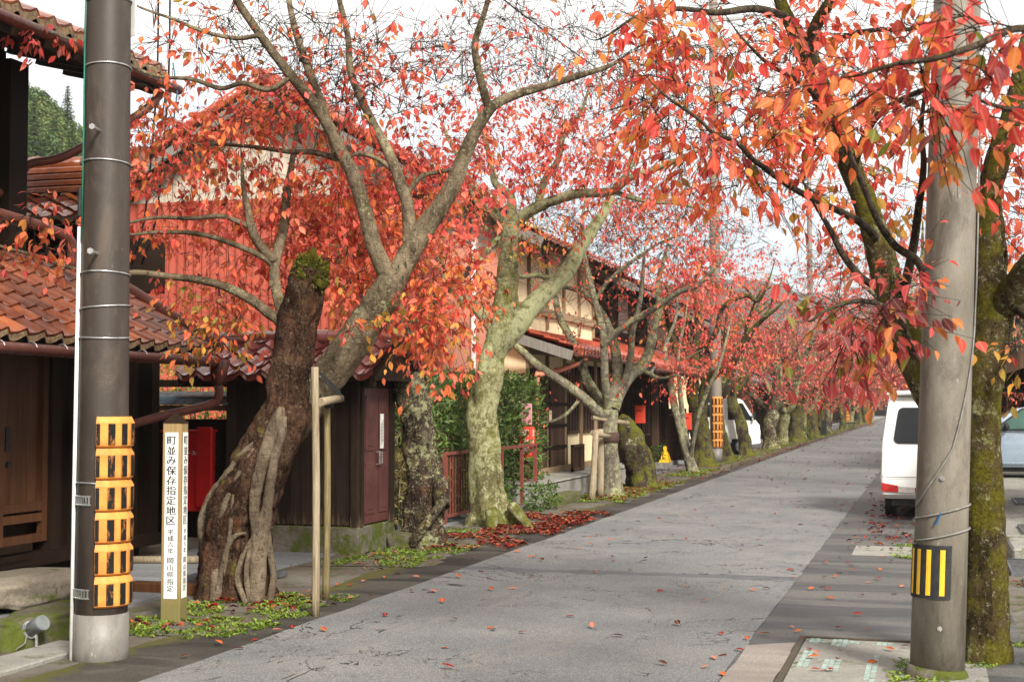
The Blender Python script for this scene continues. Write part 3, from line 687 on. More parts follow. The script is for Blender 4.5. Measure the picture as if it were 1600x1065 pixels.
tiled('main_roof', (-7.2, 2, 4.86), (-7.2, 12.45, 4.86), (-9.6, 2, 5.95), (-9.6, 12.45, 5.95), m_tile, H1, .25, .22, .03, 8, .09, m_tile_end)
mb = MB(); mb.tube([(-7.13, 2, 4.75), (-7.13, 12.5, 4.72)], .05, 10)
C_, r_ = smooth_curve([(-7.2, 12.3, 4.66), (-7.35, 12.1, 4.40), (-7.9, 11.75, 3.98), (-8.2, 11.55, 3.86), (-8.22, 11.5, 3.62), (-8.22, 11.2, 3.55), (-8.22, 10, 3.5)], [.042] * 7, .05); mb.tube(C_, r_, 10); mb.build('upper_gutter', m_gutter, H1, smooth=True)
C_, r_ = smooth_curve([(-7.9, 10.6, 3.3), (-7.7, 11.2, 3.2), (-7.62, 11.42, 3.1), (-7.62, 11.45, 2.86)], [.05] * 4, .05); mb = MB(); mb.tube(C_, r_, 10); mb.build('short_pipe', m_gutter, H1, smooth=True)
# small cross-ridge with an ornamental end tile
rz = 3.95; ry = 13.9
tiled('cross_roof', (-12, ry - 1.1, rz - .42), (-8.45, ry - 1.1, rz - .42), (-12, ry, rz), (-8.45, ry, rz), m_tile, H1, .25, .22, .03, 8, .06, m_tile_end)
mb = MB()
for k in range(4): mb.box(-12, -8.55, ry - .16 + k * .012, ry + .16 - k * .012, rz + .02 + k * .075, rz + .088 + k * .075)
rd = bevel(mb.build('ridge', m_tile, H1), .012, 1)
mb = MB(); mb.tube([(-12, ry, rz + .35), (-8.5, ry, rz + .35)], .09, 12)
for x_ in (-11.4, -10.6, -9.8, -9.1): mb.tube([(x_, ry, rz + .36), (x_ + .12, ry, rz + .36)], .108, 12)
mb.build('ridge_cap', m_tile, rd, smooth=True)
mb = MB()
for k in range(9):
    a = k / 8 * math.pi * 1.5; mb.tube([(-8.5 + .1 * math.cos(a), ry - .1 + .01 * k, rz + .18 + .14 * math.sin(a) - .012 * k), (-8.4 + .1 * math.cos(a), ry - .12, rz + .16 + .14 * math.sin(a))], [.06, .045], 8)
mb.cyl((-8.62, ry, rz + .38), (-8.36, ry, rz + .40), .12, n=14); mb.build('ridge_ornament', m_tile, rd, smooth=True)
mb = MB(); mb.box(-12, -8.6, ry - .9, ry + .9, 2.9, rz - .45); mb.box(-8.75, -8.5, ry - 1.0, ry - .9, 2.9, rz - .5); mb.build('annex_wall', m_darkw, H1)

# --- gate fence with slate cap, between townhouse and hose shed
GT = thing('gate_fence', (-8.1, 14.3, 0), 'dark timber garden gate with blue grey sheet cap beside the hose box', 'fence')
mb = MB(); planks(mb, (-8.55, 14.35), (-7.42, 14.35), .12, 1.36, .16, (0, -1), rng=rng); mb.build('gate_panel', m_darkw, GT)
mb = MB(); mb.box(-8.72, -8.55, 14.2, 14.38, 0, 2.6); mb.box(-9.5, -8.72, 14.24, 14.34, 1.85, 2.08); mb.box(-9.3, -9.15, 14.2, 14.38, 0, 2.5); mb.box(-8.55, -7.42, 14.28, 14.40, 1.36, 1.44); mb.box(-8.55, -7.42, 14.25, 14.42, 1.80, 1.88); mb.box(-8.5, -8.42, 14.1, 14.4, 1.38, 1.72); mb.build('gate_post', m_darkw, GT)
mb = MB(); planks(mb, (-9.6, 14.3), (-8.72, 14.3), .1, 1.85, .17, (0, -1), rng=rng); mb.build('side_panel', m_darkw, GT)
mb = MB()
for i in range(5):
    x0 = -8.5 + i * .225
    for j in range(2): mb.hexa([(x0 + .002, 14.05 + j * .2, 1.60 + j * .07), (x0 + .222, 14.05 + j * .2, 1.60 + j * .07), (x0 + .222, 14.26 + j * .2, 1.665 + j * .07), (x0 + .002, 14.26 + j * .2, 1.665 + j * .07), (x0 + .002, 14.05 + j * .2, 1.615 + j * .07), (x0 + .222, 14.05 + j * .2, 1.615 + j * .07), (x0 + .222, 14.26 + j * .2, 1.68 + j * .07), (x0 + .002, 14.26 + j * .2, 1.68 + j * .07)])
mb.build('sheet_cap', m_slate, GT)
mb = MB(); mb.box(-8.5, -7.42, 14.08, 14.2, 1.535, 1.595); mb.bar((-8.5, 14.04, 1.57), (-8.5, 14.5, 1.76), .03, .06); mb.build('cap_beam', m_darkbrown, GT)

HB = thing('hose_cabinet', (-7.9, 14.05, .4), 'red steel hose cabinet with its small door ajar in front of the gate', 'cabinet')
mb = MB(); mb.box(-8.12, -7.60, 13.95, 14.2, .44, 1.30); mb.box(-8.14, -7.58, 13.93, 14.22, 1.30, 1.325); bevel(mb.build('cabinet_box', m_redbox, HB), .012, 2)
mb = MB(); mb.obox((-7.535, 13.83, .93), unit((.85, -.2, 0)), unit((.2, .85, 0)), (0, 0, 1), .105, .012, .43); bevel(mb.build('open_door', m_redbox, HB), .006, 1)
tcx = PY(306, 704, 13.947); M_ = Matrix.Translation((tcx[0], 13.947, tcx[2])) @ Matrix.Rotation(R(90), 4, 'X')
text_part('lettering', 'ホース格納箱', .056, m_wtext, HB, M_)

# --- hose shed
SH = thing('storage_shed', (-6.6, 14.5, 0), 'small black plank shed with maroon double door and glazed tile roof', 'shed')
mb = MB(); mb.box(-7.40, -5.87, 14.12, 15.1, .3, 1.86); planks(mb, (-7.42, 14.12), (-5.86, 14.12), .32, 1.84, .125, (0, -1), rng=rng); mb.box(-5.93, -5.85, 14.06, 14.14, .30, 1.86); mb.build('wall', m_shedw, SH)
mb = MB(); mb.box(-7.45, -5.84, 14.06, 15.12, -.02, .30); bevel(mb.build('plinth', m_plinth, SH), .012, 1)
for y0, y1 in ((14.20, 14.57), (14.58, 14.95)):
    mb = MB(); mb.box(-5.87, -5.845, y0, y1, .32, 1.78)
    for z0, z1 in ((.42, .98), (1.10, 1.70)): mb.box(-5.846, -5.834, y0 + .06, y1 - .06, z0, z1); mb.box(-5.836, -5.828, y0 + .1, y1 - .1, z0 + .05, z1 - .05)
    dd = bevel(mb.build('door', m_shedd, SH), .005, 1)
    if y0 < 14.3:
        mb = MB(); mb.tube([(-5.83, y1 - .03, .95), (-5.79, y1 - .03, .96), (-5.79, y1 - .03, 1.08), (-5.83, y1 - .03, 1.09)], .008, 6); mb.build('handle', m_steel, dd)
    else:
        mb = MB(); mb.box(-5.826, -5.822, 14.64, 14.74, 1.12, 1.50); nt = mb.build('paper_notice', m_white, dd)
        for q, (t_, s_) in enumerate((('注', .035), ('意', .035))): pass
        mb = MB()
        for k, (ys, zs, hh) in enumerate(((14.66, 1.16, .22), (14.685, 1.18, .24), (14.71, 1.2, .2))):
            for r2 in range(7): mb.box(-5.8212, -5.8206, ys, ys + .012, zs + r2 * .035, zs + r2 * .035 + .022)
        mb.build('notice_writing', m_ink, nt)
        mb = MB(); mb.tube([(-5.83, y0 + .03, .95), (-5.79, y0 + .03, .96), (-5.79, y0 + .03, 1.08), (-5.83, y0 + .03, 1.09)], .008, 6); mb.build('handle', m_steel, dd)
mb = MB(); mb.box(-5.88, -5.83, 14.13, 14.20, .3, 1.86); mb.box(-5.88, -5.83, 14.95, 15.1, .3, 1.86); mb.box(-5.88, -5.83, 14.13, 15.1, 1.78, 1.86); mb.build('door_frame', m_shedw, SH)
tiled('tile_roof', (-7.85, 13.78, 1.90), (-5.55, 13.78, 1.90), (-7.85, 14.6, 2.30), (-5.55, 14.6, 2.30), m_tile_red, SH, .27, .24, .04, 8, .05, m_tile_red)
tiled('rear_tile_roof', (-5.55, 15.42, 1.90), (-7.85, 15.42, 1.90), (-5.55, 14.6, 2.30), (-7.85, 14.6, 2.30), m_tile_red, SH, .27, .24, .04, 4)
mb = MB(); mb.tube([(-7.9, 14.6, 2.35), (-5.52, 14.6, 2.35)], .09, 10); mb.build('ridge_cap', m_tile_red, SH, smooth=True)
mb = MB(); mb.add([(-5.6, 13.8, 1.86), (-5.6, 14.6, 2.27), (-5.6, 15.4, 1.86), (-5.64, 13.8, 1.86), (-5.64, 14.6, 2.27), (-5.64, 15.4, 1.86)], [(0, 2, 1), (3, 4, 5), (0, 1, 4, 3), (1, 2, 5, 4), (2, 0, 3, 5)]); mb.box(-5.6, -5.56, 13.78, 13.86, 1.78, 1.88); mb.build('gable_board', m_darkw, SH)

# --- big red boarded warehouse
WH = thing('warehouse', (-10.2, 22.5, 0), 'large gabled warehouse clad in red corrugated sheet with a beige upper band', 'building')
x0, x1, y0, y1, ze, za, xm, zb = -13.2, -7.3, 20.9, 23.9, 5.05, 6.72, -10.2, 4.95
mb = MB(); mb.box(x0, x1, y0 + .05, y1, 0, zb + .4); mb.add([(x0, y0 + .05, zb + .4), (x1, y0 + .05, zb + .4), (xm, y0 + .05, za - .1), (x0, y1, zb + .4), (x1, y1, zb + .4), (xm, y1, za - .1)], [(0, 1, 2), (5, 4, 3), (1, 4, 5, 2), (3, 0, 2, 5)]); mb.build('core_wall', m_beige, WH)
mb = MB(); rr = random.Random(4)
def corr(mb, p, q, z0, z1, w, out, d=.022, ztop=None):
    p, q = np.array(p, float), np.array(q, float); L = np.linalg.norm(q - p); n = max(2, round(L / w)); o_ = np.array(out)
    V = []; Fc = []; prof = [0, 0, 1, 1]
    for i in range(n * 4 + 1):
        t = i / (n * 4); a = p + (q - p) * t + o_ * (.004 + d * prof[i % 4]); V += [(*a, z0), (*a, ztop(t) if ztop else z1)]
    for i in range(n * 4): Fc.append((2 * i, 2 * i + 2, 2 * i + 3, 2 * i + 1))
    mb.add(V, Fc)
corr(mb, (x0, y0 + .04), (x1 + .01, y0 + .04), 0, zb, .15, (0, -1), .045); mb.build('red_cladding', m_redwall, WH)
mb = MB(); gz = lambda t: min(ze + (za - ze) * (1 - abs(2 * t - 1)), za) - .06
corr(mb, (x0, y0 + .035), (x1, y0 + .035), zb + .004, 0, .16, (0, -1), .008, gz); mb.build('beige_gable', m_beige, WH)
mb = MB(); planks(mb, (x1, y0 + .06), (x1, y1), 0, 4.2, .145, (1, 0), .014, .006); mb.build('street_boards', m_pink, WH)
mb = MB(); mb.box(x1, x1 + .012, y0 + .06, y1, 4.2, ze); mb.build('eave_band', m_beige, WH)
tiled('roof', (x1 + .5, y0 - .45, ze - .22), (x1 + .5, y1 + .2, ze - .22), (xm, y0 - .45, za + .05), (xm, y1 + .2, za + .05), m_tile_far, WH, .27, .27, .03, 4)
tiled('rear_roof', (x0 - .5, y1 + .2, ze - .22), (x0 - .5, y0 - .45, ze - .22), (xm, y1 + .2, za + .05), (xm, y0 - .45, za + .05), m_tile_far, WH, .27, .27, .03, 4)
mb = MB(); mb.tube([(xm, y0 - .5, za + .12), (xm, y1 + .2, za + .12)], .12, 10)
for a, b in (((x1 + .5, ze - .22), (xm, za + .05)), ((x0 - .5, ze - .22), (xm, za + .05))): mb.tube([(a[0], y0 - .45, a[1] + .05), (b[0], y0 - .45, b[1] + .07)], .075, 8)
mb.build('ridge_cap', m_tile_far, WH, smooth=True)
mb = MB()
for a, b in (((x1 + .5, ze - .22), (xm, za + .05)), ((x0 - .5, ze - .22), (xm, za + .05))): mb.bar((a[0], y0 - .42, a[1] - .14), (b[0], y0 - .42, b[1] - .14), .05, .2)
mb.build('barge_board', m_greyw, WH)
mb = MB(); yy = PX(733, 540, x1)[1]; mb.cyl((x1 + .07, yy, .1), (x1 + .07, yy, 5.0), .045, n=10); mb.build('white_downpipe', m_white, WH, smooth=True)

# --- machiya row: a generic two-storey house with its own colours, used for the row further on
def machiya(label, Y0, Y1, Xf, fz, zp, zt, zr, cols, seed, back=-12.5, pent=1.0, wins=.72, rise=.62, latp=.55, frame=None, eave=.75, door=None, lattice=None, group='townhouses along the street', side=1, low=False):
    """side=1: left row facing +X; side=-1: right row facing -X. cols = lower wall, upper wall, tile"""
    lw, uw, tl = cols; rg = random.Random(seed); X = lambda x: x * side
    fx = abs(Xf); f = lambda d: -(fx + d) * side           # d metres behind the facade
    t = thing('townhouse', (f(2), (Y0 + Y1) / 2, 0), label, 'house', group)
    bx = lambda mb, d0, d1, a, b, c, e: mb.box(min(f(d0), f(d1)), max(f(d0), f(d1)), a, b, c, e)
    mb = MB(); bx(mb, 0, 6, Y0, Y1, 0, zp + .25); mb.build('lower_wall', lw, t)
    mb = MB(); bx(mb, .35, 6, Y0 + .02, Y1 - .02, zp + .25, zt); mb.build('upper_wall', uw, t)
    # timber frame posts and rails
    mb = MB(); n = max(2, round((Y1 - Y0) / 1.3))
    for i in range(n + 1):
        y_ = Y0 + .06 + (Y1 - Y0 - .12) * i / n; bx(mb, -.05, .02, y_ - .055, y_ + .055, fz, zp + .2); bx(mb, .30, .37, y_ - .05, y_ + .05, zp + .5, zt)
    bx(mb, -.06, .02, Y0, Y1, fz, fz + .12); bx(mb, -.055, .02, Y0, Y1, zp - .05, zp + .12); bx(mb, .27, .37, Y0, Y1, zp + .75, zp + .9); bx(mb, .28, .37, Y0, Y1, zt - .14, zt)
    mb.build('timber_frame', frame or m_darkw, t)
    # windows upstairs with bars
    k = 0
    for i in range(n):
        ya = Y0 + .06 + (Y1 - Y0 - .12) * (i + .14) / n; yb = Y0 + .06 + (Y1 - Y0 - .12) * (i + .86) / n
        if rg.random() < wins:
            mb = MB(); bx(mb, .31, .34, ya, yb, zp + .9, zt - .3); w = mb.build('window', m_glass, t)
            mb = MB()
            for q in np.arange(ya, yb + .01, (yb - ya) / 6): bx(mb, .27, .315, q - .018, q + .018, zp + .9, zt - .3)
            mb.build('window_bars', m_darkbrown if rg.random() < .6 else m_plaster, w)
        ya += 0; 
        r3 = rg.random()
        if door and door[0] <= (ya + yb) / 2 <= door[1]: continue
        if r3 < latp:
            mb = MB()
            for q in np.arange(ya, yb, .085): bx(mb, -.045, .0, q, q + .035, fz + .15, zp - .1)
            mb.build('lattice', m_darkw if r3 < .4 else m_darkbrown, t)
        else:
            mb = MB(); bx(mb, -.02, .01, ya, yb, fz + .75, zp - .15); w = mb.build('window', m_glass, t)
            mb = MB()
            for q in np.linspace(ya, yb, 5): bx(mb, -.04, -.015, q - .015, q + .015, fz + .75, zp - .15)
            bx(mb, -.05, -.015, ya, yb, fz + .7, fz + .76); mb.build('window_frame', m_darkbrown, w)
    # roofs
    def roof(nm, d0, z0, d1, z1, a, b, tw=.28):
        e0, e1, t0, t1 = (f(d0), a, z0), (f(d0), b, z0), (f(d1), a, z1), (f(d1), b, z1)
        if side < 0: e0, e1, t0, t1 = e1, e0, t1, t0
        return tiled(nm, e0, e1, t0, t1, tl, t, tw, .3, .03, 4, .05, tl)
    roof('pent_roof', -pent, zp, .4, zp + rise, Y0 - .25, Y1 + .1)
    roof('main_roof', -eave, zt - .25, 2.9, zr, Y0 - .45, Y1 + .2)
    roof('rear_roof', 6.6, zt - .25, 2.9, zr, Y0 - .45, Y1 + .2)
    mb = MB(); mb.tube([(f(2.9), Y0 - .5, zr + .1), (f(2.9), Y1 + .2, zr + .1)], .13, 8); mb.build('ridge_cap', tl, t, smooth=True)
    mb = MB()
    for d0, z0, d1, z1, off in ((-pent, zp, .4, zp + rise, .24), (-eave, zt - .25, 2.9, zr, .43), (6.6, zt - .25, 2.9, zr, .43)): mb.bar((f(d0), Y0 - off, z0 - .11), (f(d1), Y0 - off, z1 - .11), .045, .17)
    mb.build('barge_board', m_greyw, t)
    mb = MB(); mb.add([(f(-.3), Y0 + .02, zt - .05), (f(6), Y0 + .02, zt - .05), (f(2.9), Y0 + .02, zr - .12), (f(-.3), Y0 + .2, zt - .05), (f(6), Y0 + .2, zt - .05), (f(2.9), Y0 + .2, zr - .12)], [(0, 1, 2), (5, 4, 3), (0, 2, 5, 3), (1, 4, 5, 2)]); mb.build('gable', uw, t)
    mb = MB(); mb.tube([(f(-pent - .06), Y0 - .2, zp - .08), (f(-pent - .06), Y1 + .1, zp - .11)], .045, 8); mb.build('gutter', m_gutter, t, smooth=True)
    mb = MB(); bx(mb, -.3, 6, Y0, Y1, -.02, fz); mb.build('plinth', m_conc, t)
    return t
sheet('concrete_kerb', [(-1.19, 6), (-.89, 6), (-.89, 9.75), (-1.19, 9.55)], .013, mat_strip('kerb_concrete', (.20, .17, .15), (.28, .25, .22), .6), .01, 9, .3)
H2 = machiya('cream walled two storey townhouse with brown panel doors above a concrete terrace', 23.95, 30.6, -6.8, .33, 2.55, 4.75, 6.0, (m_cream, m_cream, m_tile_far), 21, pent=.9, door=(23.9, 26.9), wins=0, rise=.42, latp=.2, frame=m_tan, eave=.42)
# its big brown doors, salmon drain, bargeboard
for ya, yb in ((24.02, 25.35), (25.38, 26.72)):
    mb = MB(); planks(mb, (-6.79, ya), (-6.79, yb), .36, 2.25, .19, (1, 0), .02, rng=rng)
    d = mb.build('panel_door', m_darkbrown, H2); mb = MB()
    for z_ in (.38, .78, 1.18, 1.58, 2.12): mb.box(-6.768, -6.745, ya, yb, z_, z_ + .06)
    for y_ in (ya, yb - .06): mb.box(-6.77, -6.744, y_, y_ + .06, .36, 2.25)
    mb.build('door_rail', m_darkw, d)
mb = MB(); mb.box(-6.742, -6.72, 25.30, 25.42, 1.28, 1.50); mb.build('nameplate', m_cream, H2)
mb = MB(); C_, r_ = smooth_curve([(-6.55, 23.75, .2), (-6.55, 23.75, 1.95), (-6.5, 23.8, 2.12), (-6.3, 24.1, 2.18), (-5.95, 25.0, 2.4)], [.05] * 5, .06); mb.tube(C_, r_, 10); mb.build('downpipe', m_pipe, H2, smooth=True)
TE = thing('terrace', (-6.4, 26, 0), 'low grey concrete terrace in front of the brown panel doors', 'terrace')
mb = MB(); mb.box(-6.78, -5.98, 21.9, 29.5, -.02, .31); mb.box(-6.8, -5.955, 21.88, 29.52, .312, .345); bevel(mb.build('terrace_block', m_conc, TE), .015, 1)
H3 = machiya('dark timber townhouse with sliding slat doors behind the yellow board', 30.9, 38.4, -6.9, .12, 2.45, 4.5, 5.9, (m_darkw, m_darkbrown, m_tile_far), 31, pent=1.1)
H4 = machiya('townhouse with dark boarded upper floor behind the parked white truck', 49.5, 58, -7.6, .1, 2.5, 4.5, 5.8, (m_cream, m_darkbrown, m_tile_grey), 41)
H5 = machiya('brown townhouse with grey roof beyond the red banner', 60, 72, -7.2, .1, 2.5, 4.6, 6.0, (m_darkbrown, m_plaster, m_tile_grey), 51)
H6 = machiya('long low dark townhouse far down the left side', 74, 98, -7.4, .1, 2.4, 4.3, 5.7, (m_darkw, m_plaster, m_tile_far), 61)
H7 = machiya('last pale townhouse at the far left end of the row', 101, 135, -7.6, .1, 2.5, 4.5, 5.9, (m_plaster, m_darkbrown, m_tile_grey), 71)
H8 = machiya('dark house at the far right side of the street beyond the white van', 62, 90, 3.0, .1, 2.4, 4.3, 5.6, (m_darkbrown, m_plaster, m_tile_grey), 81, side=-1)
H9 = machiya('brown boarded house behind the silver car', 33.2, 44, 2.2, .1, 2.5, 4.4, 5.6, (m_darkbrown, m_plaster, m_tile_grey), 91, side=-1)
# house closing the end of the street
EH = thing('townhouse', (-3, 212, 0), 'dark house closing the far end of the street', 'house')
mb = MB(); mb.box(-14, 9, 208, 216, 0, 3.2); mb.build('wall', m_darkw, EH)
tiled('roof', (-15, 206.6, 2.9), (10, 206.6, 2.9), (-15, 212, 5.6), (10, 212, 5.6), m_tile_grey, EH, .6, .6, .04, 3)
for x_ in (-10, -7, -4, -1, 2, 5):
    mb = MB(); mb.box(x_, x_ + 1.6, 207.93, 207.99, .8, 2.2); w = mb.build('window', m_glass, EH)
    mb = MB(); [mb.box(x_ + q * .4 - .03, x_ + q * .4 + .03, 207.88, 207.925, .8, 2.2) for q in range(5)]; mb.build('window_bars', m_greyw, w)
mb = MB(); mb.box(-4.6, -3.6, 207.9, 207.99, 0.1, 2.1); mb.build('door', m_darkbrown, EH)

# --- carport on the right
CP = thing('carport', (2.2, 19, 0), 'open carport with sloping dark roof at the right edge', 'carport')
mb = MB(); e = [(.82, 17.2, 2.12), (5.2, 17.2, 3.6), (5.2, 23.5, 3.6), (.82, 23.5, 2.12)]
mb.hexa([tuple(np.array(p) - (0, 0, .05)) for p in e] + [tuple(np.array(p) + (0, 0, .02)) for p in e]); mb.build('roof_sheet', m_tile_grey, CP)
mb = MB(); mb.bar((.80, 17.16, 2.05), (5.2, 17.16, 3.53), .04, .2); mb.build('fascia', m_darkbrown, CP)
mb = MB()
for x_ in np.arange(1.2, 5, .6): mb.bar((x_, 17.3, 2.03 + (x_ - .82) * .338), (x_, 23.4, 2.03 + (x_ - .82) * .338), .06, .1)
mb.bar((.9, 17.5, 1.92), (5.2, 17.5, 3.36), .06, .2); mb.box(.82, .9, 17.4, 17.52, 1.8, 2.05); mb.build('rafter', m_darkw, CP)
mb = MB(); mb.tube([(.75, 18.2, 2.0), (2.6, 17.6, 1.93)], .025, 8); mb.box(2.6, 2.72, 17.5, 17.62, 0, 2.7); mb.box(4.6, 4.72, 17.5, 17.62, 0, 3.3); mb.box(2.6, 2.72, 23.1, 23.22, 0, 2.7); mb.build('post', m_greyw, CP)
mb = MB(); mb.tube([(.72, 21.5, 1.83), (2.6, 20.5, 1.70)], .028, 6); mb.build('black_rail', m_black, CP)
C_, r_ = smooth_curve([(1.02, 16.6, 1.98), (1.06, 16.6, 2.06), (1.12, 16.6, 2.2), (1.2, 16.6, 2.45), (1.25, 16.8, 2.6)], [.055, .045, .045, .045, .045], .012)
mb = MB(); mb.tube(C_, r_ * np.array([1.0 if i % 2 else .86 for i in range(len(r_))]), 10); mb.build('corrugated_hose', m_black, CP, smooth=True)
# ------------------------------------------------------------------ utility poles
def guard(pole, cx, cy, r, z0, n, h, a0, half):
    """stack of faceted orange bumper shells on the road side of a pole"""
    k = 6; A = [a0 + half * (2 * i / k - 1) for i in range(k + 1)]
    for s_ in range(n):
        mb = MB(); zb = z0 + s_ * h; prof = [(0, r + .012), (.012, r + .03), (.035, r + .034), (h * .79, r + .034), (h * .90, r + .022), (h - .004, r + .014)]
        V = []
        for a in A:
            for z, rr in prof: V.append((cx + rr * math.cos(a), cy + rr * math.sin(a), zb + z))
            V.append((cx + (r + .002) * math.cos(a), cy + (r + .002) * math.sin(a), zb + h - .004)); V.append((cx + (r + .002) * math.cos(a), cy + (r + .002) * math.sin(a), zb))
        m = len(prof) + 2; Fc = []
        for i in range(k):
            for j in range(m): Fc.append((i * m + j, (i + 1) * m + j, (i + 1) * m + (j + 1) % m, i * m + (j + 1) % m))
        Fc += [tuple(range(m))[::-1], tuple(k * m + j for j in range(m))]
        mb.add(V, Fc); g = mb.build('guard_segment', m_orange, pole)
        def patch(fa, fb):
            a, b = a0 + half * fa, a0 + half * fb; P = []
            q = 3
            for z in (.020, h * .76):
                for j in range(q + 1):
                    t = a + (b - a) * j / q; i = (t - A[0]) / (A[1] - A[0]); i0 = min(k - 1, max(0, int(i))); f = i - i0
                    p = np.array([math.cos(A[i0]), math.sin(A[i0])]) * (1 - f) + np.array([math.cos(A[i0 + 1]), math.sin(A[i0 + 1])]) * f
                    P.append((cx + (r + .038) * p[0], cy + (r + .038) * p[1], zb + z))
            st.add(P, [(j, j + 1, j + q + 2, j + q + 1) for j in range(q)])
        for fa, fb in ((-.99, -.89), (-.68, -.48), (-.29, -.09), (.10, .29), (.49, .68), (.9, .98)): st = MB(); patch(fa, fb); st.build('black_stripe', m_stripe, g)
def pole(label, x, y, r0, H, mat, taper=1 / 130, lean=(0, 0), name='utility_pole', group='utility poles along the street'):
    t = thing(name, (x, y, 0), label, 'utility pole', group); mb = MB()
    top = (x + lean[0], y + lean[1], H); pts = [tuple(np.array((x, y, -.1)) * (1 - f) + np.array(top) * f) for f in np.linspace(0, 1, 8)]
    mb.tube(pts, [r0 - taper * H * f * .5 for f in np.linspace(0, 1, 8)], 28); mb.build('shaft', mat, t, smooth=True); return t
P1x, P1y = -5.06, 7.97
cdir = math.atan2(-P1y, -P1x)
P1 = pole('thick dark brown utility pole with orange bumper guard at the left front', P1x, P1y, .167, 9.5, m_pole_dark, 1 / 75, (.0, .0))
rad1 = lambda z: .167 - z / 150
mb = MB(); mb.tube([(P1x, P1y, -.05), (P1x, P1y, .06), (P1x, P1y, .29)], [.176, .1735, .171], 32); mb.build('concrete_foot', m_poleb, P1, smooth=True)
for z in (1.10, 2.03, 2.22, 2.43, 3.14, 3.76, 4.20, 5.0):
    mb = MB(); mb.tube([(P1x + (rad1(z) + .004) * math.cos(a), P1y + (rad1(z) + .004) * math.sin(a), z + .012 * math.sin(a * 1 + z * 9)) for a in np.linspace(0, 2 * math.pi, 33)], .0055, 6, False); mb.build('strap', m_steel, P1, smooth=True)
for z in (2.55, 3.33):
    a = cdir - .35; mb = MB(); p = np.array([P1x + math.cos(a) * (rad1(z) - .02), P1y + math.sin(a) * (rad1(z) - .02), z]); d = np.array([math.cos(a), math.sin(a), .03])
    mb.cyl(p, p + d * .12, .011, n=8); mb.cyl(p + d * .12, p + d * .145, .02, n=6); mb.build('step_bolt', m_steel, P1)
for z in (.42, 1.0):
    mb = MB(); 
    for k in range(8):
        a = cdir - 1.45 + k * .135; p = np.array([P1x + math.cos(a) * (rad1(z) + .006), P1y + math.sin(a) * (rad1(z) + .006), z]); tdir = np.array([-math.sin(a), math.cos(a), 0]); n_ = np.array([math.cos(a), math.sin(a), 0])
        mb.obox(p, tdir, n_, (0, 0, 1), .0045, .004, .024)
    for dz in (-.026, .026): mb.tube([(P1x + (rad1(z) + .005) * math.cos(cdir - 1.5 + f), P1y + (rad1(z) + .005) * math.sin(cdir - 1.5 + f), z + dz) for f in np.linspace(0, 1.05, 10)], .006, 5)
    mb.build('slotted_band', m_steel, P1)
a = cdir - 1.50
mb = MB(); pc = lambda z, o: (P1x + math.cos(a) * (rad1(z) + o), P1y + math.sin(a) * (rad1(z) + o), z); mb.tube([pc(-.02, .012), pc(1.2, .014), pc(2.73, .014)], .0125, 8); mb.build('white_conduit', m_white, P1, smooth=True)
a = cdir - 1.25
mb = MB(); mb.tube([pc(2.65, .008), pc(3.2, .007), pc(4, .012), pc(5.2, .012)], .006, 6); mb.build('ground_wire', m_green_wire, P1, smooth=True)
a = cdir - 1.45; mb = MB(); mb.tube([pc(2.80, .012), pc(2.98, .012)], .018, 8); mb.build('wire_clip', m_black, P1)
guard(P1, P1x, P1y, rad1(.8), .335, 6, .199, cdir + .95, 1.18)
a = cdir + 1.5
mb = MB(); 
for z0, z1 in ((3.98, 4.42),): mb.obox(pc((z0 + z1) / 2, .012), (math.cos(a + .6), math.sin(a + .6), 0), (-math.sin(a + .6), math.cos(a + .6), 0), (0, 0, 1), .004, .035, (z1 - z0) / 2)
mb.build('number_plate', m_white, P1)
mb = MB(); mb.obox(pc(4.50, .012), (math.cos(a + .6), math.sin(a + .6), 0), (-math.sin(a + .6), math.cos(a + .6), 0), (0, 0, 1), .004, .03, .045); mb.build('yellow_tag', m_yellow, P1)

pr = G(1463, 1062); PRx, PRy = float(pr[0]) + .0, float(pr[1]) + .14
P2 = pole('pale concrete utility pole with black and yellow plate at the right front', PRx, PRy, .158, 9.0, m_pole_conc, 1 / 95, (.38, 0))
lx = lambda z: PRx + .38 * (z + .1) / 9.1
rad2 = lambda z: .158 - z / 190
def onp(a, z, o): return (lx(z) + math.cos(a) * (rad2(z) + o), PRy + math.sin(a) * (rad2(z) + o), z)
mb = MB(); A = np.linspace(R(165), R(292), 16); V = []
for a_ in A: V += [onp(a_, .47, .004), onp(a_, .78, .004), onp(a_, .78, .009), onp(a_, .47, .009)]
mb.add(V, [(4 * i + j, 4 * i + 4 + j, 4 * i + 4 + (j + 1) % 4, 4 * i + (j + 1) % 4) for i in range(15) for j in range(4)] + [(0, 1, 2, 3), (63, 62, 61, 60)])
hp = mb.build('hazard_plate', m_black, P2); mb = MB()
for c_ in (178, 200, 222, 246, 274):
    a0, a1 = R(c_ - 5.0), R(c_ + 5.0); P = []
    for z in (.49, .755): P += [onp(a0, z, .0105), onp((a0 + a1) / 2, z, .0108), onp(a1, z, .0105)]
    mb.add(P, [(0, 1, 4, 3), (1, 2, 5, 4)])
mb.build('yellow_stripe', m_yellow, hp)
for nm, zs, ze_, turns, st in (('tied_cable', .80, .86, 1.0, 3.6), ('tied_cable', .93, 1.0, 1.0, 3.5)):
    mb = MB(); mb.tube([onp(st + turns * 2 * math.pi * f, zs + (ze_ - zs) * (.5 - .5 * math.cos(2 * math.pi * f)) + .02 * math.sin(5 * f), .007) for f in np.linspace(0, 1, 40)], .0058, 6); mb.build(nm, m_gcable, P2, smooth=True)
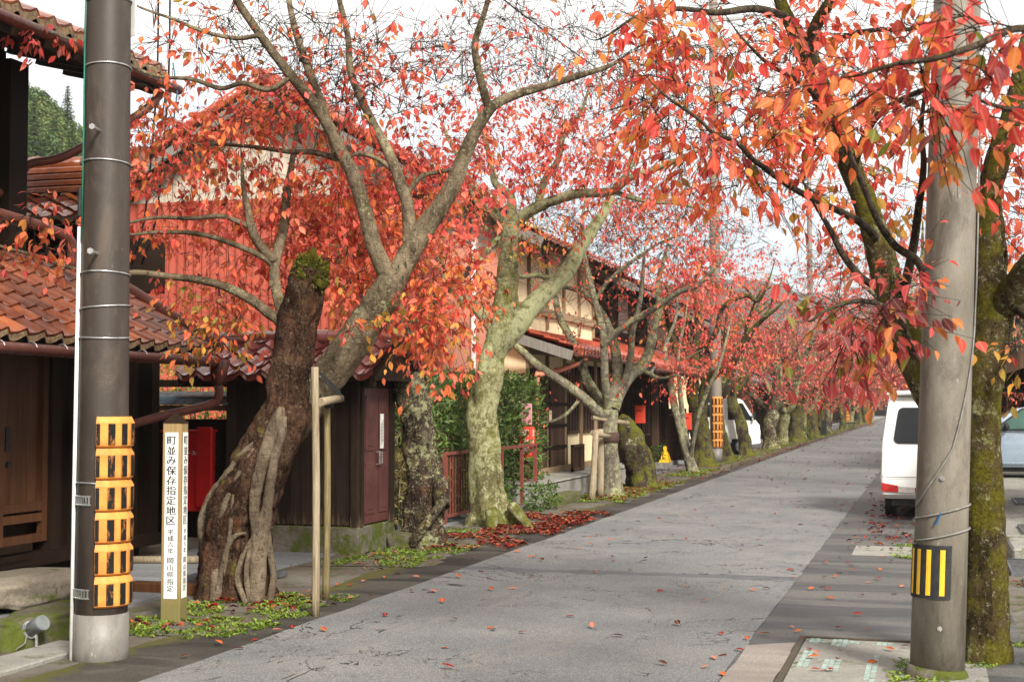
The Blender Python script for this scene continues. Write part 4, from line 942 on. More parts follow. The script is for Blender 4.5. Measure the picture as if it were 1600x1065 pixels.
mb = MB(); mb.tube([onp(R(200) + f * R(160), 1.0 + .75 * f ** 1.3 + .9 * max(0, f - .55), .008) for f in np.linspace(0, 1, 30)] + [onp(R(362), 2.3, .012), onp(R(362), 3.5, .012)], .006, 6); mb.build('loose_cable', m_gcable, P2, smooth=True)
mb = MB(); mb.tube([onp(R(268), .97, .012), onp(R(262), .93, .016), onp(R(258), .90, .016)], .006, 5); mb.build('blue_cable_tie', simple('blue_tie', (.03, .11, .22), None, 9, .4, 0), P2)
for z, a_ in ((.30, R(272)), (1.17, R(268)), (2.04, R(270))):
    mb = MB(); p = np.array(onp(a_, z, -.004)); d = np.array([math.cos(a_), math.sin(a_), 0]); mb.cyl(p, p + d * .012, .014, n=12); mb.cyl(p, p + d * .016, .008, n=8); mb.build('step_bolt', m_steel, P2)
mb = MB(); mb.tube([(PRx, PRy, -.05), (PRx, PRy, .035), (PRx + .002, PRy, .06)], [.20, .175, .162], 24, amp=.1); mb.build('mortar_collar', m_plinth, P2, smooth=True)

fars = [((-5.75, 39.6), .17, 13.0, 'brown grey utility pole with orange guard beside the white truck', 5),
        ((-5.75, 72.4), .17, 14.2, 'utility pole with orange guard next to the red banner', 6),
        ((-5.62, 101.5), .17, 11, 'utility pole with orange guard beyond the red banner, before the last one', 6),
        ((-5.4, 131), .17, 10, 'farthest orange guarded utility pole near the end of the street', 6)]
for (x, y), r, H, lab, ns in fars:
    t = pole(lab, x, y, r, H, m_pole_far if y > 50 else m_pole_far); guard(t, x, y, r - .005, .42, 6, .235, math.atan2(-y, -x) + .75, 1.25)
    mb = MB(); mb.tube([(x, y, 0), (x, y, .38)], [r + .006, r + .004], 16); mb.build('concrete_foot', m_poleb, t, smooth=True)
    mb = MB()
    for z in (H - .6, H - 1.3): mb.box(x - .9, x + .9, y - .06, y + .06, z - .04, z + .04)
    mb.build('cross_arm', m_steel, t)
    for z in (4, 5.2, 6.3, 7.2):
        mb = MB(); mb.tube([(x + (r - z / 260 + .01) * math.cos(a), y + (r - z / 260 + .01) * math.sin(a), z) for a in np.linspace(0, 2 * math.pi, 17)], .012, 5, False); mb.build('strap', m_steel, t)
# slim leaning service pole beyond (tall one seen over the road)
#t5 = pole('tall slim brown utility pole rising above the far red trees', -6.0, 60.2, .16, 12.5, m_pole_far)
#mb = MB(); [mb.box(-6.8, -5.2, 60.15, 60.27, z, z + .08) for z in (11.2, 11.9)]; mb.build('cross_arm', m_steel, t5)

# ------------------------------------------------------------------ overhead wires
def wire(label, p, q, sag, r=.011, mat=None):
    mb = MB(); P = [np.array(p) * (1 - f) + np.array(q) * f - np.array([0, 0, sag * 4 * f * (1 - f)]) for f in np.linspace(0, 1, 18)]
    mb.tube(P, r, 5); o = mb.build('overhead_wire', mat or m_cable, None, p); tag(o, label, 'wire', 'overhead wires'); return o
wire('thin overhead wire crossing the white sky from the left pole', (-4.9, 8, 6.2), (-5.75, 39.6, 9.2), .4)
for k, (z, lab) in enumerate(((9.3, 'upper'), (8.9, 'middle'), (8.2, 'lower'))):
    wire(lab + ' overhead wire strung between the two far left poles', (-5.75 + .3 * k, 39.6, z + 1.2), (-5.75 + .3 * k, 72.4, z), .5, .014)
    wire(lab + ' overhead wire running between the far pole and the one beyond it', (-5.75 + .3 * k, 72.4, z), (-5.62 + .3 * k, 101.5, z - .2), .5, .016)
wire('overhead wire slanting across the road towards the right side houses', (-5.75, 39.6, 10.2), (4.0, 33, 5.2), .4, .014)
wire('pair of thin service wires over the road beside the far pole, higher one', (-5.8, 72.4, 9.4), (5, 60, 6.8), .5, .016)
wire('pair of thin service wires over the road beside the far pole, lower one', (-5.8, 72.4, 8.6), (5, 60, 6.2), .5, .016)
for k, (u0, u1, lab) in enumerate(((248, 206, 'left'), (266, 222, 'right'))):
    P = [PY(u0, -60, 12.2), PY(u0 - 1, 60, 12.3), PY(u0 - 3, 130, 12.4), PY(u0 - 8, 200, 12.6), PY(u0 - 14, 270, 12.8), PY(u0 - 24, 350, 13.0), PY(u1, 412, 13.2)]
    t = thing('service_cable', P[-1], lab + ' one of two black service cables dropping to the townhouse roof', 'cable', 'service cables beside the townhouse')
    C_, r_ = smooth_curve(P, [.011] * 7, .15); mb = MB(); mb.tube(C_, r_, 6); mb.build('cable', m_cable, t, smooth=True)
    mb = MB(); q = P[2]; mb.tube([q + (0, 0, .22), q + (0, 0, .2), q, q - (0, 0, .22), q - (0, 0, .24)], [.01, .03, .036, .03, .01], 10); mb.build('insulator', m_white, t, smooth=True)
    mb = MB(); mb.tube([q + (.05, 0, .2), q + (.10, 0, -.1), q + (.05, 0, -.5), q + (-.06, 0, -.35)], .008, 5); mb.build('jumper_loop', simple('blue_jumper', (.03, .12, .16), None, 9, .5, 0), t, smooth=True)

# ------------------------------------------------------------------ district signpost
sp = np.array([-5.40, 9.47]); SG = thing('signpost', (sp[0], sp[1], 0), 'square wooden signpost with white lettered plates beside the leaning tree', 'signpost')
hw = .071; th0 = R(9)
def rotz(p): return (sp[0] + p[0] * math.cos(th0) - p[1] * math.sin(th0), sp[1] + p[0] * math.sin(th0) + p[1] * math.cos(th0), p[2])
mb = MB(); b = hw + .004
mb.hexa([rotz(p) for p in ((-b, -b, -.1), (b, -b, -.1), (b, b, -.1), (-b, b, -.1), (-hw, -hw, 1.47), (hw, -hw, 1.47), (hw, hw, 1.47), (-hw, hw, 1.47))]); bevel(mb.build('post', m_sign, SG), .004, 1)
mb = MB(); k = hw + .006; mb.add([rotz(p) for p in ((-k, -k, 1.465), (k, -k, 1.465), (k, k, 1.465), (-k, k, 1.465), (0, 0, 1.545))], [(3, 2, 1, 0), (0, 1, 4), (1, 2, 4), (2, 3, 4), (3, 0, 4)]); mb.build('cap', m_darkw, SG)
sgn = [(0, -90), (1, 0)]
for i, a in sgn:
    n_ = np.array([math.cos(R(a) + th0), math.sin(R(a) + th0), 0]); t_ = np.array([-n_[1], n_[0], 0]); c = np.array([sp[0], sp[1], 0]) + n_ * (hw + .006)
    mb = MB(); mb.obox(c + (0, 0, .785), t_, n_, (0, 0, 1), .050, .002, .61); pl = bevel(mb.build('plate', m_white, SG), .0015, 1)
    Mx = Matrix((( t_[0], 0, n_[0], 0), (t_[1], 0, n_[1], 0), (0, 1, 0, 0), (0, 0, 0, 1)))
    for body, z, pitch, size, xs, ys in (('町並み保存指定地区', 1.336, .0734, .078, 1.0, .92), ('平成六年', .663, .0457, .049, 1.0, .9), ('岡山県指定', .455, .0510, .056, 1.0, .86)):
        q = c + n_ * .0026; column_text('lettering', body, z, pitch, size, m_ink, pl, q, Mx, xs, ys)

# ------------------------------------------------------------------ tree props, rails, boxes, boards
def post_set(name, label, posts, bars, mat2=None, ties=()):
    t = thing(name, posts[0][0], label, 'tree prop')
    for i, (p, q, r) in enumerate(posts):
        mb = MB(); C_, rr = smooth_curve([p, (np.array(p) + np.array(q)) / 2 + np.array([.008, 0, 0]), q], [r * 1.04, r, r * .95], .15); mb.tube(C_, rr, 12, amp=.05, freq=9, seed=i); mb.build('post', m_bamboo if i == 0 else (mat2 or m_mosspost), t, smooth=True)
    for p, q, r in bars: mb = MB(); mb.tube([p, (np.array(p) + np.array(q)) / 2, q], r, 12, amp=.05); mb.build('crossbar', m_bamboo if mat2 is None else mat2, t, smooth=True)
    for c, r, w in ties:
        mb = MB(); [mb.tube([(c[0] + r * math.cos(a), c[1] + r * math.sin(a), c[2] + dz + .01 * math.sin(a)) for a in np.linspace(0, 2 * math.pi, 17)], .006, 5, False) for dz in np.linspace(-w, w, 4)]; mb.build('rope_tie', m_black, t, smooth=True)
    return t
a0, a1 = G(493, 963), PY(492, 573, 9.97); b0, b1 = G(509, 938), PY(511, 622, 10.74)
post_set('tree_prop', 'pair of peeled log posts with short crossbar propping the leaning tree', [(a0, a1, .029), (b0, b1, .028)], [(PY(500, 628, 10.2), PY(532, 622, 10.95), .033)], None, [(PY(514, 632, 10.72), .034, .014)])
a0, a1 = G(924, 782), PY(931, 672, 23.4); b0, b1 = G(938, 776), PY(938, 670, 24.2)
post_set('tree_prop', 'weathered post frame tied round the slim grey cherry tree', [(a0, a1, .055), (b0, b1, .06)], [(PY(926, 676, 23.5), PY(952, 682, 24.2), .045), (PY(925, 652, 24.3), PY(982, 661, 24.8), .04)], m_bamboo)
# handrail in front of the hedge
RL = thing('railing', (-6.4, 20.5, 0), 'brown red steel railing in front of the clipped hedge', 'railing')
ra, rb, rx = 17.9, 22.4, -6.2
rz0 = .0; mb = MB(); mb.box(rx - .03, rx + .03, ra, rb, .93, .97); mb.build('top_rail', m_railpaint, RL)
mb = MB(); mb.box(rx - .015, rx + .015, ra, rb - 1.9, .10, .14); mb.build('bottom_rail', m_railpaint, RL)
for y_ in (ra, ra + 1.25, rb - 1.9, rb - .8, rb):
    mb = MB(); mb.box(rx - .025, rx + .025, y_ - .025, y_ + .025, -.02, .93); mb.build('post', m_railpaint, RL)
mb = MB(); [mb.box(rx - .008, rx + .008, y_ - .008, y_ + .008, .14, .93) for y_ in np.arange(ra + .11, rb - 1.9, .11)]; mb.build('bars', m_railpaint, RL)
# extinguisher box and pink notice at the corner
ec = PX(824, 693, -6.35); EX = thing('extinguisher_box', (ec[0], ec[1], .3), 'red box with white lettering hung at the corner of the cream house', 'box')
mb = MB(); mb.box(ec[0] - .1, ec[0] + .1, ec[1] - .12, ec[1] + .1, .72, 1.24); bevel(mb.build('box', m_redmail, EX), .015, 2)
mb = MB(); mb.box(ec[0] - .03, ec[0] + .03, ec[1] - .03, ec[1] + .03, .0, .72); mb.build('stand', m_railpaint, EX)
for n_, t_, q in ((np.array([0, -1, 0]), np.array([1, 0, 0]), np.array([ec[0], ec[1] - .122, 0])), (np.array([1, 0, 0]), np.array([0, 1, 0]), np.array([ec[0] + .102, ec[1] - .01, 0]))):
    Mx = Matrix((( t_[0], 0, n_[0], 0), (t_[1], 0, n_[1], 0), (0, 1, 0, 0), (0, 0, 0, 1))); column_text('lettering', '消火器', 1.14, .135, .125, m_wtext, EX, q, Mx)
PN = thing('notice_board', (ec[0] - .1, ec[1] + .25, 1.27), 'small plain pink notice panel above the red box', 'sign')
mb = MB(); mb.box(ec[0] - .12, ec[0] + .06, ec[1] + .05, ec[1] + .07, 1.27, 1.62); bevel(mb.build('panel', simple('pink_panel', (.58, .28, .30), (.5, .22, .24), 6, .5, .05), PN), .005, 1)
mb = MB(); mb.box(ec[0] - .04, ec[0] - .01, ec[1] + .072, ec[1] + .10, .3, 1.5); mb.build('stake', m_railpaint, PN)
# lattice bench frame leaning at the terrace
lc = PX(905, 718, -6.45); LB = thing('lattice_stand', (lc[0], lc[1], .34), 'low brown slatted stand on the terrace below the cream wall', 'stand')
mb = MB(); 
for z_ in (.36, .80): mb.box(lc[0] - .03, lc[0] + .02, lc[1] - .55, lc[1] + .35, z_, z_ + .05)
for y_ in (-.55, .05, .31): mb.box(lc[0] - .03, lc[0] + .02, lc[1] + y_, lc[1] + y_ + .05, .345, .85)
mb.build('frame', m_darkbrown, LB); mb = MB(); [mb.box(lc[0] - .02, lc[0], lc[1] + y_, lc[1] + y_ + .035, .36, .82) for y_ in np.arange(-.5, .3, .08)]; mb.build('slats', m_darkbrown, LB)
# mailboxes
for u, v, Y, lab in ((1001, 648, 33.2, 'small red wall mailbox on the dark house, nearer one'), (1074, 659, 36.0, 'small red wall mailbox behind the thin forked tree')):
    c = PY(u, v, Y); t = thing('mailbox', c - (0, 0, .2), lab, 'mailbox', 'red mailboxes on the dark house')
    mb = MB(); mb.box(c[0] - .12, c[0] + .10, c[1] - .1, c[1] + .1, c[2] - .20, c[2] + .20); mb.box(c[0] - .13, c[0] + .12, c[1] - .11, c[1] + .11, c[2] + .202, c[2] + .23); bevel(mb.build('body', m_redmail, t), .012, 1)
    mb = MB(); mb.box(c[0] - .07, c[0] + .05, c[1] - .104, c[1] - .101, c[2] + .09, c[2] + .115); mb.build('slot', m_black, t)
    mb = MB(); mb.box(c[0] - .02, c[0] + .02, c[1] + .1, c[1] + .14, .1, c[2] + .1); mb.build('stake', m_darkw, t)
# yellow free-standing board (a walking figure cut-out kept plain)
c = G(1039, 722, .12); YB = thing('warning_board', c, 'yellow bottle shaped warning board standing before the dark doors', 'sign')
mb = MB(); O = [(-.26, 0), (.26, 0), (.2, .25), (.13, .45), (.07, .56), (.09, .66), (.05, .76), (-.05, .76), (-.09, .66), (-.07, .56), (-.12, .45), (-.14, .25)]
for k in (0, 1): mb.add([(c[0] + x * .52, c[1] + y_ + (.18 - z * .22) * (1 if k else -1), .125 + z * .54) for y_ in (0, .02) for x, z in O], [tuple(range(12))[::-1], tuple(range(12, 24))] + [(i, (i + 1) % 12, (i + 1) % 12 + 12, i + 12) for i in range(12)])
mb.build('board', m_hazy, YB)
# stacked firewood rack beside the dark house
c = G(1056, 716); FR = thing('plank_stack', c, 'stack of old brown boards leaning by the dark house wall', 'planks'); rr = random.Random(5)
c2 = PX(1058, 690, -6.55)
for k in range(8): mb = MB(); mb.box(c2[0] - .3 + rr.uniform(-.04, .04), c2[0] + .2 + rr.uniform(-.04, .04), c2[1] - .15 + rr.uniform(-.02, .02), c2[1] + .2, .125 + k * .172, .125 + k * .172 + .168); mb.build('board', m_darkbrown, FR)
# red banners further on, bollard and planter box
for (u, v, Y, lab) in ((1278, 672, 78.0, 'tall red vertical banner beyond the far orange guard pole'),):
    c = PY(u, v, Y); c[2] = 0; t = thing('banner', c, lab, 'banner'); mb = MB(); mb.cyl(c - (.28, 0, 0), c - (.28, 0, 0) + np.array((0, 0, 3.0)), .025, n=8); mb.bar(c + np.array((-.28, 0, 2.95)), c + np.array((.32, 0, 2.95)), .02, .02); mb.build('pole', m_white, t)
    mb = MB(); V = []; 
    for i in range(13):
        for j in range(5): V.append((c[0] - .26 + j * .14, c[1] + .05 * math.sin(i * .7 + j), 2.9 - i * .19))
    mb.add(V, [(i * 5 + j, i * 5 + j + 1, i * 5 + j + 6, i * 5 + j + 5) for i in range(12) for j in range(4)]); fl = mb.build('cloth', m_flag, t, smooth=True)
    mb = MB(); [mb.box(c[0] - .08, c[0] + .12, c[1] - .08, c[1] - .07, 2.6 - k * .42, 2.85 - k * .42) for k in range(1, 4)]; mb.build('white_marks', m_wtext, fl)
c = G(1288, 680); t = thing('bollard', c, 'short dark square bollard on the grass past the red banner', 'bollard'); mb = MB(); mb.box(c[0] - .13, c[0] + .13, c[1] - .13, c[1] + .13, 0, .72); mb.box(c[0] - .15, c[0] + .15, c[1] - .15, c[1] + .15, .722, .78); bevel(mb.build('body', m_black, t), .02, 1)
c = G(1326, 670); t = thing('planter_box', c, 'dark stone box at the foot of the far guarded pole', 'planter'); mb = MB(); mb.box(c[0] - .45, c[0] + .45, c[1] - .3, c[1] + .3, 0, .40); mb.box(c[0] - .5, c[0] + .5, c[1] - .35, c[1] + .35, .402, .48); bevel(mb.build('body', m_plinth, t), .02, 1)

# ------------------------------------------------------------------ stones, gutter, grates, lamp at the front left
rng = random.Random(5)
def boulder(name, label, c, hx, hy, hz, mat, seed, amp=.16, n=14, ang=0):
    bm = bmesh.new(); bmesh.ops.create_icosphere(bm, subdivisions=4, radius=1)
    for v in bm.verts:
        p = v.co.copy(); p = Vector([math.copysign(abs(x) ** .55, x) for x in p])
        k = 1 + amp * (mnoise.noise(v.co * 1.7 + Vector((seed, 0, 0))) + .5 * mnoise.noise(v.co * 4 + Vector((seed, 3, 0))) + .25 * mnoise.noise(v.co * 9))
        x, y = p.x * hx * k, p.y * hy * k
        v.co = Vector((c[0] + x * math.cos(ang) - y * math.sin(ang), c[1] + x * math.sin(ang) + y * math.cos(ang), c[2] + p.z * hz * k))
    me = bpy.data.meshes.new(name); bm.to_mesh(me); bm.free(); o = finish(name, me, mat, None, (c[0], c[1], c[2] - hz), True); tag(o, label, 'stone'); return o
a = PX(50, 940, -6.95); boulder('step_stone', 'flat tan stepping stone below the townhouse door', (-6.95, float(a[1]) - .25, .16), .36, .62, .12, m_rock, 3)
boulder('step_stone', 'grey stepping stone at the left edge before the door', (-7.3, 8.3, .13), .4, .5, .12, m_rock, 8)
boulder('moss_stone', 'long mossy kerb stone by the brown pole foot', (-5.85, 8.62, .07), .22, .62, .13, m_mossrock, 5, .2)
boulder('moss_stone', 'mossy stone at the far left corner near the spotlight', (-6.0, 7.3, .09), .24, .6, .16, m_mossrock, 15, .2)
boulder('moss_stone', 'mossy stone block beside the shed plinth', (-5.72, 15.05, .07), .16, .2, .12, m_mossrock, 25, .2)
boulder('moss_stone', 'low mossy kerb at the foot of the terrace', (-5.75, 22.6, .05), .12, .8, .12, m_mossrock, 35, .2)
mb = MB(); mb.box(-5.62, -5.28, 3, 8.35, -.02, .03); o = bevel(mb.build('gutter_slab', m_conc, None, (-5.45, 6, 0)), .01, 1); tag(o, 'pale concrete gutter slab at the lower left corner', 'slab')
sl = G(57, 992, .1); SL = thing('spotlight', sl, 'small grey garden spotlight among the mossy stones', 'lamp')
mb = MB(); d = unit((.75, -.25, .35)); q = sl + np.array((0, 0, .06)); mb.tube([q - d * .07, q - d * .05, q + d * .06, q + d * .075], [.02, .048, .052, .05], 16); mb.build('housing', simple('grey_lamp_metal', (.16, .17, .17), (.11, .12, .12), 9, .45, .05), SL, smooth=True)
mb = MB(); mb.cyl(q - d * .07, q - d * .085, .06, n=16); mb.build('rear_cap', m_steel, SL); mb = MB(); mb.tube([q - d * .08, q + np.array((-.06, -.02, -.06)), q + np.array((-.03, -.08, -.10)), q + np.array((-.1, -.1, -.15))], .005, 5); mb.build('cord', m_gcable, SL)
mb = MB(); mb.cyl(q - np.array((0, 0, .05)), q - np.array((0, 0, .18)), .01, n=8); mb.build('spike', m_steel, SL)
def grate(label, x0, x1, y0, y1, z, step=.035, along='x'):
    t = thing('drain_grate', ((x0 + x1) / 2, (y0 + y1) / 2, z), label, 'grate', 'steel drain grates'); mb = MB()
    if along == 'x': [mb.box(x0, x1, y_, y_ + .012, z, z + .022) for y_ in np.arange(y0, y1, step)]
    else: [mb.box(x_, x_ + .012, y0, y1, z, z + .022) for x_ in np.arange(x0, x1, step)]
    mb.build('bars', m_grate, t); mb = MB()
    for b in ((x0 - .02, x0, y0, y1), (x1, x1 + .02, y0, y1), (x0 - .02, x1 + .02, y0 - .02, y0), (x0 - .02, x1 + .02, y1, y1 + .02)): mb.box(*b, z - .02, z + .026)
    mb.build('frame', m_grate, t); return t
grate('steel drain grate behind the signpost and leaning tree', -6.5, -5.8, 10.9, 12.2, .03)
mb = MB(); mb.box(-6.55, -5.6, 10.72, 10.86, .0, .10); o = bevel(mb.build('wooden_sill', m_brownw, None, (-6, 10.8, 0)), .01, 1); tag(o, 'brown wooden sill board lying along the drain grate', 'board')
mb = MB(); mb.tube([(-7.7, 12.55, .06), (-6.75, 12.85, .06)], .04, 10, amp=.05); o = mb.build('log', m_bamboo, None, (-7, 12.9, .06), True); tag(o, 'pale log lying before the garden gate', 'log')
# right side: raised concrete apron with grates, tiled panel, concrete patch
mb = MB(); mb.box(.78, 6, 15.5, 36, -.02, .13); o = bevel(mb.build('driveway_slab', m_conc, None, (2, 20, 0)), .02, 1); tag(o, 'raised concrete driveway slab under the silver car', 'slab')
grate('steel drain grate sunk in front of the raised driveway slab', .72, 1.6, 14.2, 15.4, .012, .05)
grate('steel drain grate on top of the driveway slab, nearer one', 1.0, 1.75, 17.2, 18.3, .134, .05)
grate('steel drain grate on top of the driveway slab, by the silver car', 1.2, 1.9, 22.2, 23.5, .134, .05)
mb = MB(); mb.box(.78, 4, 13.0, 13.9, -.02, .035); mb.box(.86, 4, 10.5, 13.0, -.02, .045); o = bevel(mb.build('kerb_slab', m_conc, None, (1.5, 12, 0)), .01, 1); tag(o, 'low pale kerb slab right of the mossy tree', 'slab')
TP = thing('tiled_panel', (-.3, 9, 0), 'sunken concrete panel edged with pale green glass tiles by the right pole', 'paving panel')
mb = MB(); mb.box(-.84, .30, 6.5, 9.98, -.02, .006); mb.build('panel', m_conc, TP)
mb = MB(); mb.box(-.885, -.845, 6.5, 10.03, -.02, .016); mb.box(-.885, .3, 9.99, 10.03, -.02, .0165); mb.build('frame', simple('rusty_frame', (.07, .05, .035), (.05, .045, .03), 12, .8, .3), TP)
rr = random.Random(8); mb = MB()
def tl(x, y): 
    if mnoise.noise(Vector((x * 2.2, y * 2.2, 4))) > -.12 and rr.random() < .9: mb.box(x, x + .030, y, y + .022, .004, .0085 + rr.uniform(0, .001))
for i in range(120):
    y_ = 6.6 + i * .0285
    for x_ in (-.81, -.775, -.66, -.625, -.59): tl(x_, y_)
for i in range(31):
    x_ = -.80 + i * .036
    if (i // 3) % 2 == 0:
        for y_ in (9.93, 9.90, 9.87, 9.84): tl(x_, y_)
for i in range(60):
    for x_ in (-.40, -.365): tl(x_, 7.2 + i * .0285 * 1.3)
mb.build('glass_tile', m_teal, TP)['kind'] = 'stuff'
c = G(1330, 862); mb = MB(); mb.box(c[0] + .02, c[0] + .75, c[1] - .35, c[1] + .65, -.02, .013); o = bevel(mb.build('drain_cover', m_conc, None, (c[0] + .4, c[1], 0)), .004, 1); tag(o, 'pale square concrete drain cover in the right pavement', 'drain cover')

# ------------------------------------------------------------------ vehicles
def loft_body(name, prof, mat, parent, X, bev=.04):
    """prof: closed outline (along, height, half width); mirrored sides, rounded edges. X maps (across, along, height) to world"""
    bm = bmesh.new(); L = [bm.verts.new((-w, a, z)) for a, z, w in prof]; Rr = [bm.verts.new((w, a, z)) for a, z, w in prof]; n = len(prof)
    bm.faces.new(L); bm.faces.new(Rr[::-1]); edges = []
    for i in range(n): bm.faces.new((L[(i + 1) % n], L[i], Rr[i], Rr[(i + 1) % n]))
    bm.edges.ensure_lookup_table(); bmesh.ops.recalc_face_normals(bm, faces=bm.faces)
    ed = [e for e in bm.edges if (e.verts[0].co.x * e.verts[1].co.x > 0)]; bmesh.ops.bevel(bm, geom=ed, offset=bev, segments=4, affect='EDGES', profile=.5, clamp_overlap=True)
    bmesh.ops.triangulate(bm, faces=[f for f in bm.faces if len(f.verts) > 4])
    for v in bm.verts: v.co = Vector(X(*v.co))
    bmesh.ops.recalc_face_normals(bm, faces=bm.faces)
    me = bpy.data.meshes.new(name); bm.to_mesh(me); bm.free(); o = finish(name, me, mat, parent, None, True)
    me.set_sharp_from_angle(angle=R(38)); return o
def wheel(parent, X, ac, al, r=.27, w=.15, side=1):
    P = lambda p: X(*p); mb = MB(); V = []; n = 28; pr_ = [(-w / 2, r * .62), (-w / 2, r * .93), (-w / 2 + .02, r), (w / 2 - .02, r), (w / 2, r * .93), (w / 2, r * .62)]
    for k in range(n):
        a = k / n * 2 * math.pi
        for o_, rr_ in pr_: V.append(P((ac + o_, al + rr_ * math.cos(a), r + rr_ * math.sin(a))))
    m = len(pr_); mb.add(V, [(k * m + j, ((k + 1) % n) * m + j, ((k + 1) % n) * m + j + 1, k * m + j + 1) for k in range(n) for j in range(m - 1)])
    ty = mb.build('wheel', m_tyre, parent, smooth=True)
    mb = MB(); V = []
    for k in range(n):
        a = k / n * 2 * math.pi
        for o_, rr_ in ((w * .36, .64), (w * .30, .5), (w * .42, .22), (w * .42, .02)): V.append(P((ac + o_ * side, al + r * rr_ * math.cos(a), r + r * rr_ * math.sin(a))))
    mb.add(V, [(k * 4 + j, ((k + 1) % n) * 4 + j, ((k + 1) % n) * 4 + j + 1, k * 4 + j + 1) for k in range(n) for j in range(3)]); mb.build('rim', m_rim, ty, smooth=True)
def quadpart(name, P, mat, parent, X, t=.006, bev=0):
    """thin panel from 4+ outline points (across, along, height), pushed out by t along its own normal"""
    Q = [np.array(X(*p)) for p in P]; n_ = unit(np.cross(Q[1] - Q[0], Q[2] - Q[0])); mb = MB(); k = len(Q)
    mb.add([q - n_ * t for q in Q] + [q + n_ * t for q in Q], [tuple(range(k))[::-1], tuple(range(k, 2 * k))] + [(i, (i + 1) % k, (i + 1) % k + k, i + k) for i in range(k)])
    o = mb.build(name, mat, parent)
    if bev: bevel(o, bev, 2)
    return o
def rrect(w0, w1, z0, z1, r, fn, n=4):
    """rounded trapezoid (half widths w0 at bottom, w1 at top) mapped by fn(x, z)"""
    out = []
    for cx_, cz_, a0_ in ((w0 - r, z0 + r, -90), (w1 - r, z1 - r, 0), (-w1 + r, z1 - r, 90), (-w0 + r, z0 + r, 180)):
        for k in range(n + 1): a = R(a0_ + 90 * k / n); out.append(fn(cx_ + r * math.cos(a), cz_ + r * math.sin(a)))
    return out
# white van, parked facing away
va = G(1384, 806); vx = float(va[0]) + .69; vy = float(va[1]) - .3
VN = thing('van', (vx, vy + 1.6, 0), 'white boxy van parked facing away behind the right concrete pole', 'van')
X = lambda a, l, z: (vx + a, vy + l, z)
prof = [(.06, .27, .72), (.0, .33, .735), (-.01, .50, .735), (.03, .58, .74), (.05, .95, .735), (.09, 1.08, .725), (.22, 1.58, .655), (.30, 1.70, .63), (.46, 1.77, .61), (1.2, 1.80, .61), (2.35, 1.78, .61), (2.62, 1.70, .62), (3.15, 1.05, .70), (3.34, .85, .72), (3.36, .35, .72), (3.28, .25, .70)]
loft_body('body', prof, m_carw, VN, X, .045)
yz = lambda z: .05 + (z - .95) * .27 - .012 if z > .95 else .045
gl = quadpart('rear_window', rrect(.56, .50, 1.05, 1.56, .07, lambda x, z: (x, yz(z) - .002, z)), m_glass, VN, X, .006)
mb = MB(); q = X(.02, yz(1.1) - .03, 1.1); mb.bar(X(-.15, yz(1.10) - .022, 1.10), X(.4, yz(1.16) - .022, 1.13), .012, .016); mb.build('wiper', m_black, gl)
C_, r_ = smooth_curve([X(-.62, .34, 1.735), X(-.58, .20, 1.76), X(0, .15, 1.785), X(.58, .20, 1.76), X(.62, .34, 1.735)], [.02, .028, .03, .028, .02], .06); mb = MB(); mb.tube(C_, r_, 10); mb.hexa([X(-.55, .17, 1.735), X(.55, .17, 1.735), X(.57, .42, 1.755), X(-.57, .42, 1.755), X(-.55, .17, 1.785), X(.55, .17, 1.785), X(.57, .42, 1.80), X(-.57, .42, 1.80)]); mb.build('spoiler', m_carw, VN, smooth=False)
for s_ in (-1, 1):
    tl_ = quadpart('tail_lamp', [(s_ * .735 * 1, -.012, .375), (s_ * .51, -.016, .365), (s_ * .51, -.016, .458), (s_ * .735, -.008, .50)], m_redlamp, VN, X, .012, .006)
    quadpart('clear_lamp', [(s_ * .505, -.018, .362), (s_ * .28, -.018, .352), (s_ * .28, -.018, .435), (s_ * .505, -.018, .456)], m_clearlamp, tl_, X, .012, .006)
    quadpart('lamp_edge', [(s_ * .277, -.019, .352), (s_ * .255, -.019, .352), (s_ * .255, -.019, .435), (s_ * .277, -.019, .435)], m_redlamp, tl_, X, .012)
    for z0, z1, l0, l1 in ((1.12, 1.62, .55, 1.45), (1.12, 1.62, 1.5, 2.15)): quadpart('side_window', [(s_ * .722, l0, z0), (s_ * .722, l1, z0), (s_ * .652, l1, z1), (s_ * .652, l0 + .06, z1)], m_glass, VN, X, .006)
    for al in (.42, 2.75): wheel(VN, X, s_ * .62, al, .275, .155, s_)
mb = MB(); mb.box(vx - .735, vx + .735, vy - .0165, vy - .0125, .575, .583); mb.box(vx - .72, vx + .72, vy + .034, vy + .040, .585, .592)
mb.build('tailgate_seam', m_black, VN)
quadpart('number_plate', [(-.17, .022, .68), (.17, .022, .68), (.17, .024, .845), (-.17, .024, .845)], m_yellow, VN, X, .006)
mb = MB(); mb.tube([X(-.2, .025, .92), X(.2, .025, .92)], .018, 8); mb.build('tailgate_handle', m_carw, VN)
mb = MB(); mb.box(vx - .6, vx + .6, vy + .1, vy + 3.2, .17, .26); mb.build('underbody', m_black, VN)
